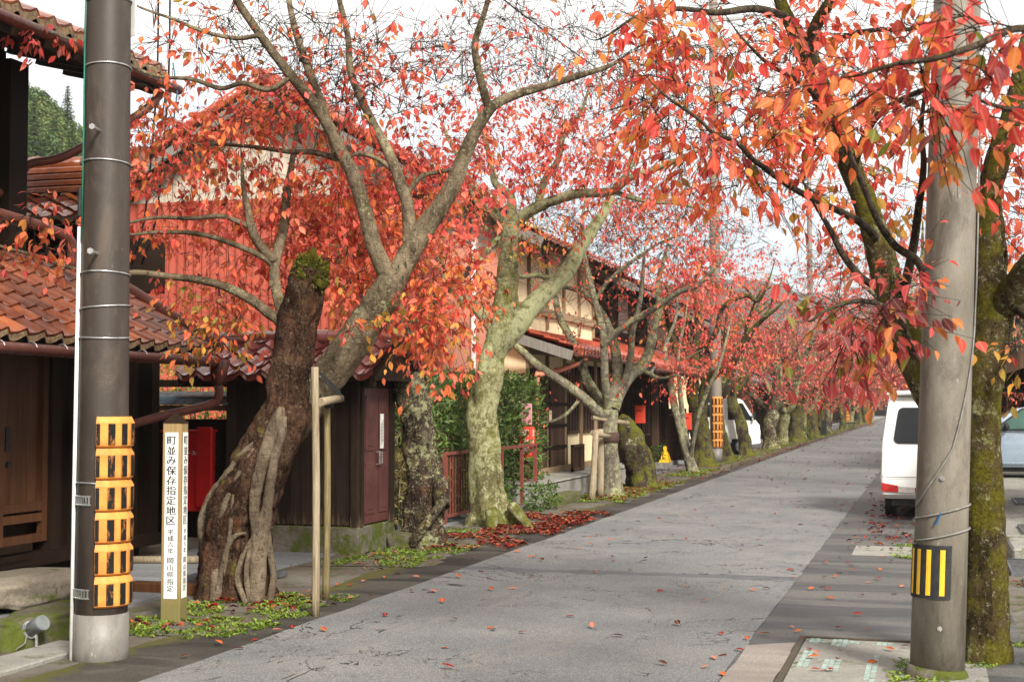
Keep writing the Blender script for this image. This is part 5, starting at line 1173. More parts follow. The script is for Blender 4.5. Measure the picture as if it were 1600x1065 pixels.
# small white truck, nose towards the road
ta = np.array([-6.8, 46.2]); TH = R(-52)
def XT(a, l, z): return (ta[0] + l * math.sin(-TH) * 1 + a * math.cos(TH), ta[1] + l * math.cos(TH) + a * math.sin(TH), z)
TK = thing('truck', (ta[0], ta[1], 0), 'small white flatbed truck parked between mossy trunks on the left', 'truck')
loft_body('cab', [(-.02, .45, .70), (-.02, 1.15, .71), (.02, 1.72, .64), (.12, 1.80, .61), (.62, 1.80, .61), (.75, 1.74, .62), (1.22, 1.05, .70), (1.32, .95, .71), (1.36, .35, .70), (.9, .3, .70), (.88, .5, .70), (.3, .5, .70), (.28, .36, .70)], m_carw, TK, XT, .03)
quadpart('rear_window', [(-.5, -.03, 1.2), (.5, -.03, 1.2), (.46, -.01, 1.6), (-.46, -.01, 1.6)], m_glass, TK, XT, .006)
quadpart('windscreen', [(-.58, 1.185, 1.12), (.58, 1.185, 1.12), (.54, .80, 1.69), (-.54, .80, 1.69)], m_glass, TK, XT, .01)
for s_ in (-1, 1):
    quadpart('side_window', [(s_ * .712, .14, 1.12), (s_ * .712, 1.05, 1.10), (s_ * .642, .72, 1.65), (s_ * .648, .18, 1.65)], m_glass, TK, XT, .008)
    for al in (.58, -1.3): wheel(TK, XT, s_ * .62, al, .26, .15, s_)
    mb = MB(); mb.bar(XT(s_ * .72, 1.0, 1.2), XT(s_ * .88, 1.02, 1.22), .03, .03); mb.bar(XT(s_ * .86, 1.02, 1.1), XT(s_ * .86, 1.02, 1.38), .12, .05, up=(1, 0, 0)); mb.build('mirror', m_black, TK)
    mb = MB(); mb.bar(XT(s_ * .714, .2, .88), XT(s_ * .714, .32, .88), .015, .03); mb.build('door_handle', m_carw, TK)
    quadpart('headlight', [(s_ * .66, 1.365, .62), (s_ * .42, 1.375, .62), (s_ * .42, 1.375, .78), (s_ * .66, 1.36, .8)], m_clearlamp, TK, XT, .008)
mb = MB(); mb.hexa([XT(-.7, -2.0, .55), XT(.7, -2.0, .55), XT(.7, -.05, .55), XT(-.7, -.05, .55), XT(-.7, -2.0, .63), XT(.7, -2.0, .63), XT(.7, -.05, .63), XT(-.7, -.05, .63)])
for s_ in (-1, 1): mb.bar(XT(s_ * .69, -2.0, .78), XT(s_ * .69, -.06, .78), .03, .28)
mb.bar(XT(-.69, -2.0, .78), XT(.69, -2.0, .78), .03, .28); mb.build('bed', m_carw, TK)
mb = MB(); mb.bar(XT(-.3, -1.9, .42), XT(-.3, .9, .42), .08, .14); mb.bar(XT(.3, -1.9, .42), XT(.3, .9, .42), .08, .14); mb.build('chassis', m_black, TK)
mb = MB(); 
for s_ in (-1, 1): mb.tube([XT(s_ * .6, -.08, .6), XT(s_ * .6, -.08, 1.78)], .02, 6)
mb.tube([XT(-.6, -.08, 1.78), XT(.6, -.08, 1.78)], .02, 6); mb.build('guard_frame', m_carw, TK)
# silver car seen side on, nose to the left
ca = np.array([.08, 30.3])
def XC(a, l, z): return (ca[0] + 3.75 - l, ca[1] + .72 + a, z + .13)   # l runs from tail to nose
CR = thing('car', (ca[0] + 1.9, ca[1] + .7, .13), 'silver hatchback parked side on behind the mossy right tree', 'car')
loft_body('body', [(.05, .22, .74), (.0, .55, .76), (.08, .92, .74), (.38, 1.38, .56), (.75, 1.48, .53), (1.55, 1.49, .53), (2.15, 1.40, .56), (2.82, .99, .74), (3.45, .86, .72), (3.7, .68, .70), (3.74, .28, .70), (3.6, .2, .70)], m_cars, CR, XC, .05)
s_ = -1
for s_ in (-1, 1):
    w1 = quadpart('front_window', [(s_ * .762, 1.50, 1.0), (s_ * .765, 2.60, .97), (s_ * .60, 2.10, 1.36), (s_ * .57, 1.52, 1.41)], m_glassg, CR, XC, .012)
    quadpart('rear_side_window', [(s_ * .762, .55, 1.02), (s_ * .762, 1.42, 1.0), (s_ * .57, 1.44, 1.41), (s_ * .60, .72, 1.37)], m_glassg, CR, XC, .012)
    mb = MB(); mb.bar(XC(s_ * .775, 2.62, .965), XC(s_ * .60, 2.08, 1.385), .03, .03); mb.bar(XC(s_ * .60, 2.08, 1.385), XC(s_ * .56, 1.3, 1.44), .03, .03); mb.bar(XC(s_ * .778, .5, .99), XC(s_ * .778, 2.62, .955), .015, .02); mb.bar(XC(s_ * .775, 1.46, .99), XC(s_ * .58, 1.48, 1.42), .03, .07); mb.build('window_trim', m_black, CR)
    mb = MB(); mb.tube([XC(s_ * .77, 1.62, .86), XC(s_ * .80, 1.66, .865), XC(s_ * .80, 1.78, .865), XC(s_ * .77, 1.82, .86)], .016, 8); mb.build('door_handle', m_cars, CR, smooth=True)
    mb = MB(); c0 = np.array(XC(s_ * .86, 2.42, 1.03)); mb.tube([c0 - (.03, 0, .0), c0 + (.0, 0, 0), c0 + (.06, 0, .0), c0 + (.09, 0, 0)], [.04, .085, .08, .03], 12); mb.bar(c0, XC(s_ * .74, 2.40, .97), .04, .04); mb.build('mirror', m_black, CR, smooth=True)
    for al in (.66, 3.0): wheel(CR, XC, s_ * .66, al, .28, .17, s_)
    mb = MB(); mb.box(ca[0] + 1.2, ca[0] + 3.0, XC(s_ * .765, 0, 0)[1] - .006, XC(s_ * .765, 0, 0)[1] + .006, .42, .46); mb.build('side_moulding', m_cars, CR)
    quadpart('headlight', [(s_ * .70, 3.5, .62), (s_ * .45, 3.66, .62), (s_ * .45, 3.60, .78), (s_ * .70, 3.38, .80)], m_clearlamp, CR, XC, .02)
    quadpart('tail_lamp', [(s_ * .74, -.0, .62), (s_ * .55, -.03, .62), (s_ * .55, .02, .9), (s_ * .72, .06, .9)], m_redlamp, CR, XC, .02)
quadpart('windscreen', [(-.64, 2.72, 1.03), (.64, 2.72, 1.03), (.50, 2.2, 1.38), (-.50, 2.2, 1.38)], m_glassg, CR, XC, .02)
mb = MB(); mb.box(ca[0] + .15, ca[0] + 3.6, ca[1] + .1, ca[1] + 1.34, .25, .36); mb.build('underbody', m_black, CR)
# ------------------------------------------------------------------ cherry trees read off the photo
# T1: leaning old trunk with a dead stub and one live limb
Y0 = 10.75
b = G(368, 938)
T = Tree((b[0], Y0, 0), 'gnarled leaning cherry tree with a moss capped dead stub and aerial roots', 101, leaf=.078, lod=2)
T.px(Y0, [(368, 952, 0, 60), (368, 925, 0, 56), (367, 880, 0, 52), (370, 840, 0, 52), (380, 790, 0, 50), (404, 735, .02, 45), (426, 690, .04, 41), (445, 650, .05, 38), (452, 600, .06, 34), (459, 540, .05, 32), (468, 490, .03, 31), (479, 445, 0, 30), (485, 418, 0, 27)], n=56, amp=.17, freq=7, step=.03, flute=.14)
n0 = len(T.np_)
T.arm(Y0, [(440, 690, .25, 26), (480, 635, .22, 27), (512, 590, .20, 28), (545, 545, .2, 28), (575, 500, .2, 27), (598, 465, .2, 25), (613, 438, .22, 22)], n=26, amp=.10, freq=8, step=.035)
T.arm(Y0, [(610, 445, .22, 16), (598, 415, .2, 13.5), (583, 380, .15, 13), (570, 330, .1, 12), (551, 272, 0, 11), (530, 232, -.05, 10.5), (512, 195, -.1, 9.5), (481, 150, -.2, 9), (452, 115, -.3, 8), (421, 75, -.4, 7), (395, 38, -.5, 6.5), (370, 0, -.6, 6), (348, -50, -.7, 5)], n=12, amp=.06)
T.arm(Y0, [(528, 240, -.05, 8), (503, 166, .1, 7.5), (486, 119, .2, 7), (468, 70, .3, 6), (455, 20, .4, 5), (445, -40, .5, 4)], n=10, amp=.05)
T.arm(Y0, [(608, 455, .22, 18), (636, 402, .3, 17.5), (662, 358, .35, 16.5), (690, 320, .4, 14.5), (712, 280, .45, 13), (723, 250, .5, 12), (741, 208, .55, 10), (768, 168, .6, 8.5), (800, 150, .7, 7.5), (850, 135, .8, 6), (900, 120, .9, 5), (950, 104, 1.0, 3.5)], n=12, amp=.07)
T.arm(Y0, [(764, 172, .6, 7), (750, 120, .5, 6.5), (742, 70, .4, 5.5), (757, 20, .3, 4.5), (770, -30, .2, 3.5)], n=10, amp=.05)
T.arm(Y0, [(640, 390, .3, 11), (637, 323, .35, 10), (627, 291, .4, 9.5), (617, 262, .4, 9), (602, 228, .4, 8), (586, 199, .4, 7), (570, 167, .4, 6.5), (557, 138, .4, 6.2), (547, 108, .4, 5.8), (543, 55, .4, 5), (525, -20, .4, 4)], n=10, amp=.05)
T.arm(Y0, [(450, 525, .1, 10), (435, 500, .12, 9), (418, 488, .15, 8.5), (395, 470, .2, 8), (355, 449, .2, 7), (310, 437, .2, 6), (265, 432, .2, 5.2), (215, 426, .1, 4.6), (160, 428, 0, 4), (110, 418, -.1, 3.4), (50, 398, -.2, 2.8), (0, 384, -.3, 2.2)], n=8, amp=.05)
T.arm(Y0, [(452, 520, .15, 10), (438, 480, .3, 9.5), (429, 420, .4, 8.5), (443, 357, .5, 8), (448, 304, .6, 7), (455, 262, .7, 5), (462, 215, .8, 3.5)], n=8, amp=.05)
T.arm(Y0, [(430, 408, .4, 8), (408, 385, .35, 7.5), (394, 360, .3, 7), (387, 325, .3, 5.5), (381, 298, .3, 4), (378, 262, .3, 2.6)], n=8, amp=.05)
T.arm(Y0, [(389, 354, .3, 4.6), (348, 338, .25, 4), (300, 341, .2, 3.4), (243, 340, .1, 2.8), (190, 350, 0, 2)], n=6, amp=.05)
T.arm(Y0, [(428, 416, .4, 5.5), (408, 400, .35, 5), (361, 380, .3, 4.5), (308, 365, .2, 4), (245, 363, .1, 3.2), (190, 368, 0, 2)], n=6, amp=.05)
T.arm(Y0, [(455, 120, -.3, 5), (420, 140, -.3, 4.6), (380, 130, -.3, 4.2), (345, 138, -.3, 3.8), (300, 124, -.35, 3.2), (250, 120, -.4, 2.6), (205, 105, -.5, 2)], n=6, amp=.05)
T.arm(Y0, [(527, 248, -.02, 5), (490, 238, .1, 4.4), (452, 237, .2, 3.8), (400, 230, .3, 3.2), (350, 226, .4, 2.5), (300, 225, .4, 1.8)], n=6, amp=.05)
T.arm(Y0, [(612, 265, .4, 4.4), (590, 248, .35, 4), (560, 240, .3, 3.4), (538, 247, .25, 2.6)], n=6, amp=.05)
T.arm(Y0, [(637, 300, .4, 4.5), (660, 275, .5, 4), (690, 268, .6, 3.4), (720, 262, .7, 2.5)], n=6, amp=.05)
T.arm(Y0, [(405, 55, -.5, 4), (370, 60, -.5, 3.6), (320, 50, -.6, 3), (270, 30, -.7, 2.4), (220, 12, -.8, 1.8)], n=6, amp=.05)
T.arm(Y0, [(215, 108, -.5, 3), (170, 85, -.5, 2.8), (110, 62, -.5, 2.4), (60, 45, -.5, 2), (20, 25, -.5, 1.5)], n=6, amp=.05)
c = T.pxcloud
T.sprays(c(85, 55, 70, 16, 10.2, .2, 14), {'coral': 3, 'pink': 2}, 7, ln=(.12, .3), start=n0)
T.sprays(c(330, 185, 135, 85, 11.2, .7, 84), {'coral': 5, 'orange': 2}, 10, start=n0)
T.sprays(c(255, 230, 65, 50, 10.9, .4, 28), 'coral', 10, start=n0)
T.sprays(c(450, 220, 120, 100, 11.5, .8, 74), {'coral': 4, 'orange': 1, 'pink': 1}, 9, start=n0)
T.sprays(c(350, 290, 145, 50, 11.3, .6, 36), {'coral': 4, 'pink': 2}, 9, start=n0)
T.sprays(c(300, 380, 110, 75, 11.3, .5, 30), {'coral': 3, 'orange': 2}, 8, start=n0)
T.sprays(c(420, 400, 90, 80, 11.7, .5, 46), {'coral': 5, 'pink': 1}, 10, start=n0)
T.sprays(c(520, 360, 85, 85, 11.8, .5, 84), {'coral': 6, 'orange': 2}, 13, start=n0)
T.sprays(c(610, 290, 100, 90, 12.0, .7, 70), {'coral': 5, 'pink': 1}, 9, start=n0)
T.sprays(c(690, 280, 80, 70, 12.0, .7, 50), {'coral': 4, 'pink': 2}, 9, start=n0)
T.sprays(c(590, 440, 100, 50, 11.5, .5, 56), {'orange': 4, 'coral': 4}, 11, start=n0)
T.sprays(c(560, 130, 160, 70, 11.3, .8, 90), {'coral': 4, 'pink': 1}, 4, tw=(3, 5), ln=(.3, .6), minr=.0035, start=n0)
T.sprays(c(430, 60, 200, 60, 10.6, .6, 60), {'coral': 2, 'orange': 1}, 1.0, tw=(3, 5), ln=(.3, .6), minr=.0035, start=n0)
T.sprays(c(290, 60, 70, 55, 10.0, .5, 9), {'orange': 2, 'coral': 2}, 5, start=n0)
T.sprays(c(770, 80, 140, 90, 11.6, .6, 60), {'pink': 3, 'coral': 1}, 1.2, tw=(3, 5), ln=(.3, .65), minr=.003, start=n0)
T.sprays(c(60, 345, 70, 12, 10.0, .3, 12), {'coral': 3, 'pink': 1}, 9, start=n0)
T.sprays(c(50, 395, 65, 15, 10.1, .3, 9), {'coral': 3, 'pink': 1}, 8, start=n0)
T.sprays(c(335, 475, 75, 30, 11.3, .4, 26), {'orange': 2, 'gold': 2, 'coral': 1}, 8, start=n0)
T.sprays(c(345, 520, 60, 28, 11.3, .4, 20), {'gold': 4, 'orange': 1}, 7, start=n0)
T.sprays(c(650, 505, 80, 30, 11.1, .4, 30), {'orange': 4, 'gold': 1, 'coral': 2}, 11, start=n0)
T.sprays(c(555, 505, 40, 28, 10.6, .2, 8), {'coral': 2, 'gold': 2}, 7, start=n0)
T.sprays(c(690, 570, 28, 24, 10.8, .2, 6), {'coral': 3, 'orange': 2}, 7, start=n0)
T.sprays(c(690, 430, 60, 30, 11.3, .4, 16), {'orange': 3, 'coral': 3}, 11, start=n0)
T.done(m_bark1, limb=m_bark_live)
# live limbs share the trunk mesh; aerial roots and moss cap are parts of their own
rts = [([(398, 690, 0, 3), (380, 712, 0, 9), (356, 748, 0, 12), (334, 780, 0, 14), (321, 818, 0, 14), (326, 862, 0, 13), (338, 900, 0, 11), (336, 946, 0, 11)], 0),
       ([(440, 636, 0, 5), (434, 655, 0, 13), (420, 695, 0, 13), (405, 740, 0, 11), (397, 790, 0, 9.5), (400, 830, 0, 9), (397, 880, 0, 8), (402, 940, 0, 9)], 0),
       ([(446, 650, 0, 3), (440, 675, 0, 8), (427, 725, 0, 8), (419, 780, 0, 9), (412, 830, 0, 11), (405, 870, 0, 13), (400, 942, 0, 15)], 0),
       ([(428, 745, 0, 2), (424, 775, 0, 5), (416, 805, 0, 6), (420, 850, 0, 6), (427, 900, 0, 6), (420, 945, 0, 6)], 0),
       ([(384, 832, 0, 2), (366, 838, 0, 4.5), (354, 860, 0, 5), (344, 905, 0, 5.5), (332, 945, 0, 6)], 0),
       ([(392, 842, 0, 2), (378, 872, 0, 5), (371, 905, 0, 5), (384, 942, 0, 6)], 0),
       ([(364, 772, 0, 2), (361, 815, 0, 3.5), (355, 862, 0, 3), (350, 900, 0, 2)], 0),
       ([(345, 800, 0, 3), (326, 845, 0, 6), (322, 890, 0, 7), (318, 946, 0, 9)], 0),
       ([(396, 700, 0, 2), (372, 745, 0, 6), (352, 790, 0, 7), (340, 830, 0, 5), (336, 870, 0, 3)], 0),
       ([(432, 700, 0, 3), (424, 735, 0, 5), (414, 790, 0, 5), (392, 850, 0, 4), (385, 900, 0, 5), (392, 945, 0, 5)], 0)]
TC = np.array([(952, 368, 60), (925, 368, 56), (880, 367, 52), (840, 370, 52), (790, 380, 50), (735, 404, 45), (690, 426, 41), (650, 445, 38), (600, 452, 34)], float)[::-1]
def emb(u, v, r):            # how far in front of the trunk axis its surface lies at this height
    uc, R_ = np.interp(v, TC[:, 0], TC[:, 1]), np.interp(v, TC[:, 0], TC[:, 2]) * 1.04; dx = min(abs(u - uc), R_ * .97)
    return -(math.sqrt(R_ * R_ - dx * dx) - r * .25) * 11.6 / F_PX
for pts, _ in rts:
    mb = MB(); P = [PY(u, v, Y0 + emb(u, v, r)) for u, v, dy, r in pts]; rr_ = [r * .92 * depth(p) / F_PX for p, (u, v, dy, r) in zip(P, pts)]; Q, r_ = smooth_curve(P, rr_, .03); mb.tube(Q, r_, 10, amp=.13, freq=11, seed=3); mb.build('aerial_root', m_barkroot, T.t, smooth=True)
mb = MB(); rr = random.Random(2)
cp_ = PY(486, 420, Y0)
bm = bmesh.new(); bmesh.ops.create_icosphere(bm, subdivisions=5, radius=1)
for v in bm.verts:
    k = 1 + .55 * mnoise.noise(v.co * 1.9 + Vector((3, 1, 7))) + .25 * mnoise.noise(v.co * 5) + .10 * mnoise.noise(v.co * 17)
    v.co = Vector((cp_[0] + v.co.x * .135 * k, cp_[1] - .02 + v.co.y * .135 * k, cp_[2] - .05 + v.co.z * .16 * k))
me = bpy.data.meshes.new('moss_cap'); bm.to_mesh(me); bm.free(); mo = finish('moss_cap', me, m_moss, T.t, None, True)
L = Leaves()
for _ in range(900):
    d = rv(rr); p = np.array(cp_) + d * np.array([.135, .135, .16]) * rr.uniform(.9, 1.15) + np.array([0, -.02, -.05]); L.add(p, d + rv(rr) * .9, rv(rr), rr.uniform(.015, .045), rr.uniform(.008, .02), jit(rr.choice(((.09, .095, .012), (.05, .065, .01), (.15, .14, .02))), rr))
L.build('moss_tufts', m_green, mo, lod=0)
mb = MB(); [mb.tube([PY(494 + k * 3, 575 + k * 5, 10.74), PY(512 + k * 3, 592 + k * 6, 10.78), PY(532 + k * 2, 612 + k * 5, 10.88)], .005, 5) for k in range(4)]; mb.build('rope_tie', m_black, T.t)

# T2: split dark trunk with lichen on the road side
Y0 = 15.2; b = G(660, 857)
T = Tree((b[0], Y0, 0), 'thick split trunk cherry tree with dark bark and a lichen covered flank', 102, leaf=.08)
T.px(Y0, [(662, 866, 0, 36), (661, 845, 0, 33), (661, 800, 0, 30), (666, 765, 0, 31), (660, 730, 0, 28), (656, 690, 0, 26), (651, 650, 0, 25), (640, 610, 0, 28), (624, 575, 0, 31), (612, 545, 0, 28), (606, 525, 0, 20)], n=44, amp=.2, freq=6, step=.04, flute=.12); n0 = 0
T.px(Y0, [(690, 790, -.2, 13), (688, 765, -.1, 15), (676, 740, 0, 14), (668, 715, 0, 8)], n=14, amp=.2, freq=8, knot=False)
T.px(Y0, [(632, 866, -.12, 8), (645, 845, -.28, 8), (668, 815, -.32, 7.5), (690, 785, -.24, 7), (694, 770, -.15, 5)], n=10, amp=.1, knot=False)
n0 = len(T.np_) - 4
T.px(Y0, [(618, 552, 0, 18), (603, 512, .1, 13), (580, 470, .2, 10), (548, 430, .3, 8), (520, 380, .4, 6)], n=10, amp=.08)
T.px(Y0, [(622, 545, 0, 12), (625, 505, -.1, 7), (631, 470, -.1, 6), (634, 425, 0, 5), (640, 370, .1, 4)], n=8, amp=.06)
T.px(Y0, [(626, 550, 0, 14), (650, 500, .2, 10), (690, 455, .4, 8), (740, 415, .6, 6), (780, 370, .8, 4)], n=10, amp=.08)
T.px(Y0, [(620, 575, 0, 6), (600, 588, -.3, 4), (570, 600, -.5, 3)], n=6, amp=.05)
T.sprays(T.pxcloud(560, 440, 90, 60, 15.2, .8, 30), {'coral': 5, 'orange': 3}, 10, start=n0)
T.sprays(T.pxcloud(680, 400, 80, 60, 15.4, .8, 34), {'coral': 4, 'orange': 4}, 11, start=n0)
T.sprays(T.pxcloud(640, 330, 100, 50, 15.5, .8, 24), {'coral': 4, 'pink': 2}, 9, start=n0)
T.sprays(T.pxcloud(720, 480, 60, 40, 15.2, .6, 24), {'orange': 5, 'coral': 3}, 11, start=n0)
T.sprays(T.pxcloud(590, 550, 40, 25, 14.9, .4, 7), {'gold': 2, 'orange': 2}, 5, start=n0)
T.sprays(T.pxcloud(690, 560, 30, 30, 14.8, .3, 5), {'coral': 2, 'orange': 2}, 6, start=n0)
T.done(m_bark2)
mb = MB(); cp_ = PY(607, 548, Y0); bm = bmesh.new(); bmesh.ops.create_icosphere(bm, subdivisions=5, radius=1)
for v in bm.verts:
    k = 1 + .3 * mnoise.noise(v.co * 2.4 + Vector((9, 1, 2))) + .16 * mnoise.noise(v.co * 8) + .08 * mnoise.noise(v.co * 19)
    v.co = Vector((cp_[0] + v.co.x * .23 * k, cp_[1] + v.co.y * .2 * k, cp_[2] + v.co.z * .20 * k))
me = bpy.data.meshes.new('moss_burl'); bm.to_mesh(me); bm.free(); finish('moss_burl', me, m_bark6, T.t, None, True)

# T3: tall lichen green trunk with root flare
Y0 = 18.15; b = G(776, 823)
T = Tree((b[0], Y0, 0), 'lichen green cherry tree with flared roots in a drift of red leaves', 103, leaf=.078)
T.px(Y0, [(778, 836, 0, 50), (777, 822, 0, 41), (770, 805, 0, 34), (765, 785, 0, 29), (759, 745, 0, 27), (757, 695, 0, 25), (752, 660, 0, 25), (756, 625, 0, 23), (765, 595, 0, 21), (771, 556, 0, 18), (782, 525, 0, 21), (790, 480, 0, 19.5), (793, 430, 0, 17.5), (795, 380, 0, 15), (796, 345, 0, 13)], n=40, amp=.11, freq=5, step=.05, flute=.16)
for pts in ([(800, 790, -.2, 9), (812, 805, -.3, 9), (826, 822, -.4, 6), (835, 832, -.45, 3)], [(745, 800, -.1, 10), (735, 815, -.2, 9), (728, 830, -.3, 5)], [(770, 800, -.4, 12), (768, 820, -.55, 10), (764, 836, -.65, 5)]): T.px(Y0, pts, n=10, amp=.12, knot=False)
T.px(Y0, [(749, 640, -.1, 9), (751, 600, -.2, 9), (757, 565, -.2, 9), (766, 535, -.1, 9)], n=10, amp=.1, knot=False)
n0 = len(T.np_) - 8
T.arm(Y0, [(797, 352, 0, 9.5), (783, 342, 0, 9), (765, 326, .1, 8), (748, 316, .2, 7), (736, 290, .3, 6), (722, 255, .4, 5), (700, 215, .5, 3.5)], n=10, amp=.08)
T.arm(Y0, [(796, 355, 0, 10), (810, 342, 0, 9.5), (843, 322, -.1, 9), (873, 311, -.2, 8), (903, 303, -.3, 7.5), (955, 299, -.5, 6.5), (985, 278, -.7, 5.5), (1038, 259, -.9, 4.5), (1075, 242, -1.1, 3.5), (1120, 225, -1.3, 2.5)], n=10, amp=.12, freq=9)
T.arm(Y0, [(960, 300, -.5, 4), (1012, 315, -.6, 3.5), (1060, 318, -.8, 2.6), (1110, 330, -1, 1.8)], n=6, amp=.08)
T.arm(Y0, [(799, 345, 0, 8), (798, 308, .2, 7), (775, 288, .4, 6), (768, 262, .5, 5), (760, 225, .6, 3.6), (750, 190, .7, 2.4)], n=8, amp=.08)
T.arm(Y0, [(840, 324, -.1, 7), (850, 285, .1, 6), (872, 250, .2, 5), (880, 215, .3, 4), (905, 180, .4, 3), (920, 140, .5, 2)], n=8, amp=.08)
T.arm(Y0, [(780, 556, .05, 6), (790, 536, 0, 14), (809, 508, 0, 17), (830, 480, .1, 16), (853, 456, .2, 15), (885, 425, .4, 13), (906, 388, .6, 11.5), (924, 361, .8, 9.5), (943, 333, 1, 8), (958, 300, 1.2, 6), (985, 262, 1.4, 4), (1000, 220, 1.5, 3)], n=14, amp=.08)
T.arm(Y0, [(778, 520, 0, 12), (747, 484, 0, 10), (728, 470, .1, 8.5), (705, 452, .2, 6), (690, 420, .3, 4)], n=10, amp=.1)
T.arm(Y0, [(870, 440, .3, 5), (842, 430, .2, 4.4), (815, 432, .1, 3.6), (806, 428, .1, 2.4)], n=6, amp=.08)
T.sprays(T.pxcloud(850, 250, 130, 60, 18, 1, 90), {'pink': 4, 'coral': 4}, 9, start=n0)
T.sprays(T.pxcloud(930, 230, 120, 70, 17.6, 1, 80), {'pink': 4, 'coral': 3}, 8, start=n0)
T.sprays(T.pxcloud(1000, 310, 110, 55, 17.4, .9, 64), {'coral': 3, 'pink': 3, 'orange': 1}, 8, start=n0)
T.sprays(T.pxcloud(760, 220, 90, 80, 18.4, 1, 70), {'pink': 4, 'coral': 3}, 9, start=n0)
T.sprays(T.pxcloud(860, 150, 150, 60, 18.2, 1, 60), {'pink': 3, 'coral': 1}, 4, start=n0)
T.sprays(T.pxcloud(840, 360, 90, 40, 18.3, .8, 44), {'gold': 3, 'orange': 3, 'dark': 2}, 7, start=n0)
T.sprays(T.pxcloud(720, 330, 60, 60, 18.2, .7, 34), {'coral': 4, 'orange': 2}, 10, start=n0)
T.sprays(T.pxcloud(760, 440, 40, 40, 18.2, .6, 12), {'orange': 3, 'coral': 2}, 9, start=n0)
T.sprays(T.pxcloud(860, 80, 210, 90, 18.6, 1.4, 120), {'pink': 3}, .8, tw=(3, 5), ln=(.3, .75), minr=.004, start=n0)
T.sprays(T.pxcloud(960, 150, 140, 80, 18.5, 1.2, 90), {'pink': 3, 'coral': 1}, 1.4, tw=(3, 5), ln=(.3, .7), minr=.004, start=n0)
T.done(m_bark3, limb=m_bark_l3)

# T4: slim banded grey tree with many bare limbs
Y0 = 24.6; b = G(954, 776)
T = Tree((b[0], Y0, 0), 'slim grey cherry tree with spreading bare limbs tied to posts before the cream house', 104, leaf=.085)
T.px(Y0, [(960, 783, 0, 22), (957, 770, 0, 18), (956, 740, 0, 14.5), (953, 700, 0, 12.5), (952, 665, 0, 13), (951, 640, 0, 15)], n=24, amp=.08, freq=6, step=.06); n0 = len(T.np_) - 3
for pts in ([(946, 650, 0, 9), (935, 644, -.2, 8.5), (909, 619, -.4, 8), (875, 594, -.6, 7.5), (840, 571, -.8, 7), (815, 548, -1, 6), (800, 533, -1.1, 4.5), (780, 500, -1.2, 3)],
            [(945, 640, 0, 9), (932, 618, .1, 8.5), (918, 595, .2, 8), (905, 562, .2, 7.5), (890, 525, .3, 6.5), (876, 500, .3, 5.5), (868, 470, .4, 5), (862, 435, .4, 4), (850, 400, .5, 2.6)],
            [(950, 640, 0, 8), (945, 590, -.3, 6.5), (942, 522, -.4, 6), (931, 475, -.4, 5), (923, 440, -.4, 4.5), (914, 405, -.3, 4), (908, 360, -.3, 3), (915, 310, -.3, 2)],
            [(955, 635, 0, 9), (964, 590, .3, 9), (962, 548, .4, 8), (948, 505, .5, 7), (932, 478, .6, 5), (905, 455, .8, 4), (870, 445, 1, 2.5)],
            [(958, 640, 0, 10), (968, 612, .2, 10), (985, 585, .3, 10), (1003, 572, .4, 9), (1015, 545, .5, 8), (1022, 510, .6, 7), (1030, 478, .7, 6), (1028, 440, .8, 4), (1040, 395, .9, 2.6)],
            [(942, 540, -.4, 6), (960, 522, -.5, 5.5), (984, 504, -.6, 5.5), (1026, 479, -.8, 5), (1061, 456, -1, 4.5), (1090, 445, -1.1, 4), (1125, 410, -1.3, 2.6)],
            [(975, 600, .2, 6), (985, 560, .1, 5.5), (988, 520, 0, 5), (1000, 470, -.1, 4), (1005, 420, -.2, 3)],
            [(930, 470, -.4, 3.5), (950, 440, -.5, 3.2), (985, 410, -.6, 2.8), (1030, 380, -.7, 2), (1070, 365, -.8, 1.4)],
            [(910, 620, -.4, 3.2), (880, 650, -.5, 2.6), (845, 662, -.6, 2), (805, 670, -.7, 1.4)], [(1000, 575, .4, 4), (1030, 590, .2, 2.4), (1060, 585, 0, 1.5)]): T.arm(Y0, pts, n=9, amp=.1, freq=8)
T.sprays(T.pxcloud(970, 440, 150, 80, 24.3, 1.2, 110), {'coral': 3, 'pink': 1}, 2.4, tw=(3, 5), ln=(.3, .7), minr=.0045, start=n0)
T.sprays(T.pxcloud(900, 350, 130, 60, 24.6, 1.3, 110), {'coral': 1, 'gold': 1}, .8, tw=(3, 5), ln=(.35, .8), minr=.0045, start=n0)
T.sprays(T.pxcloud(1030, 340, 110, 80, 24.4, 1.3, 100), {'coral': 3, 'pink': 2}, 3.5, tw=(3, 5), ln=(.3, .7), minr=.0045, start=n0)
T.sprays(T.pxcloud(1080, 420, 60, 60, 23.6, 1, 50), {'coral': 3, 'pink': 2}, 9, start=n0)
T.sprays(T.pxcloud(960, 570, 110, 70, 24.3, 1, 22), {'coral': 3}, 3, start=n0)
T.sprays(T.pxcloud(1045, 580, 40, 15, 24.4, .6, 14), 'coral', .4, ln=(.3, .6), start=n0)
T.sprays(T.pxcloud(845, 640, 50, 25, 24, .6, 12), 'coral', .7, ln=(.3, .6), start=n0)
T.done(m_bark4)
mb = MB(); cb = PY(953, 683, Y0); mb.tube([cb - (0, 0, .09), cb - (0, 0, .08), cb + (0, 0, .08), cb + (0, 0, .09)], [.14, .165, .162, .14], 18, amp=.05); mb.build('trunk_wrap', simple('burlap_band', (.085, .05, .038), (.05, .03, .024), 30, .9, .8), T.t, smooth=True)
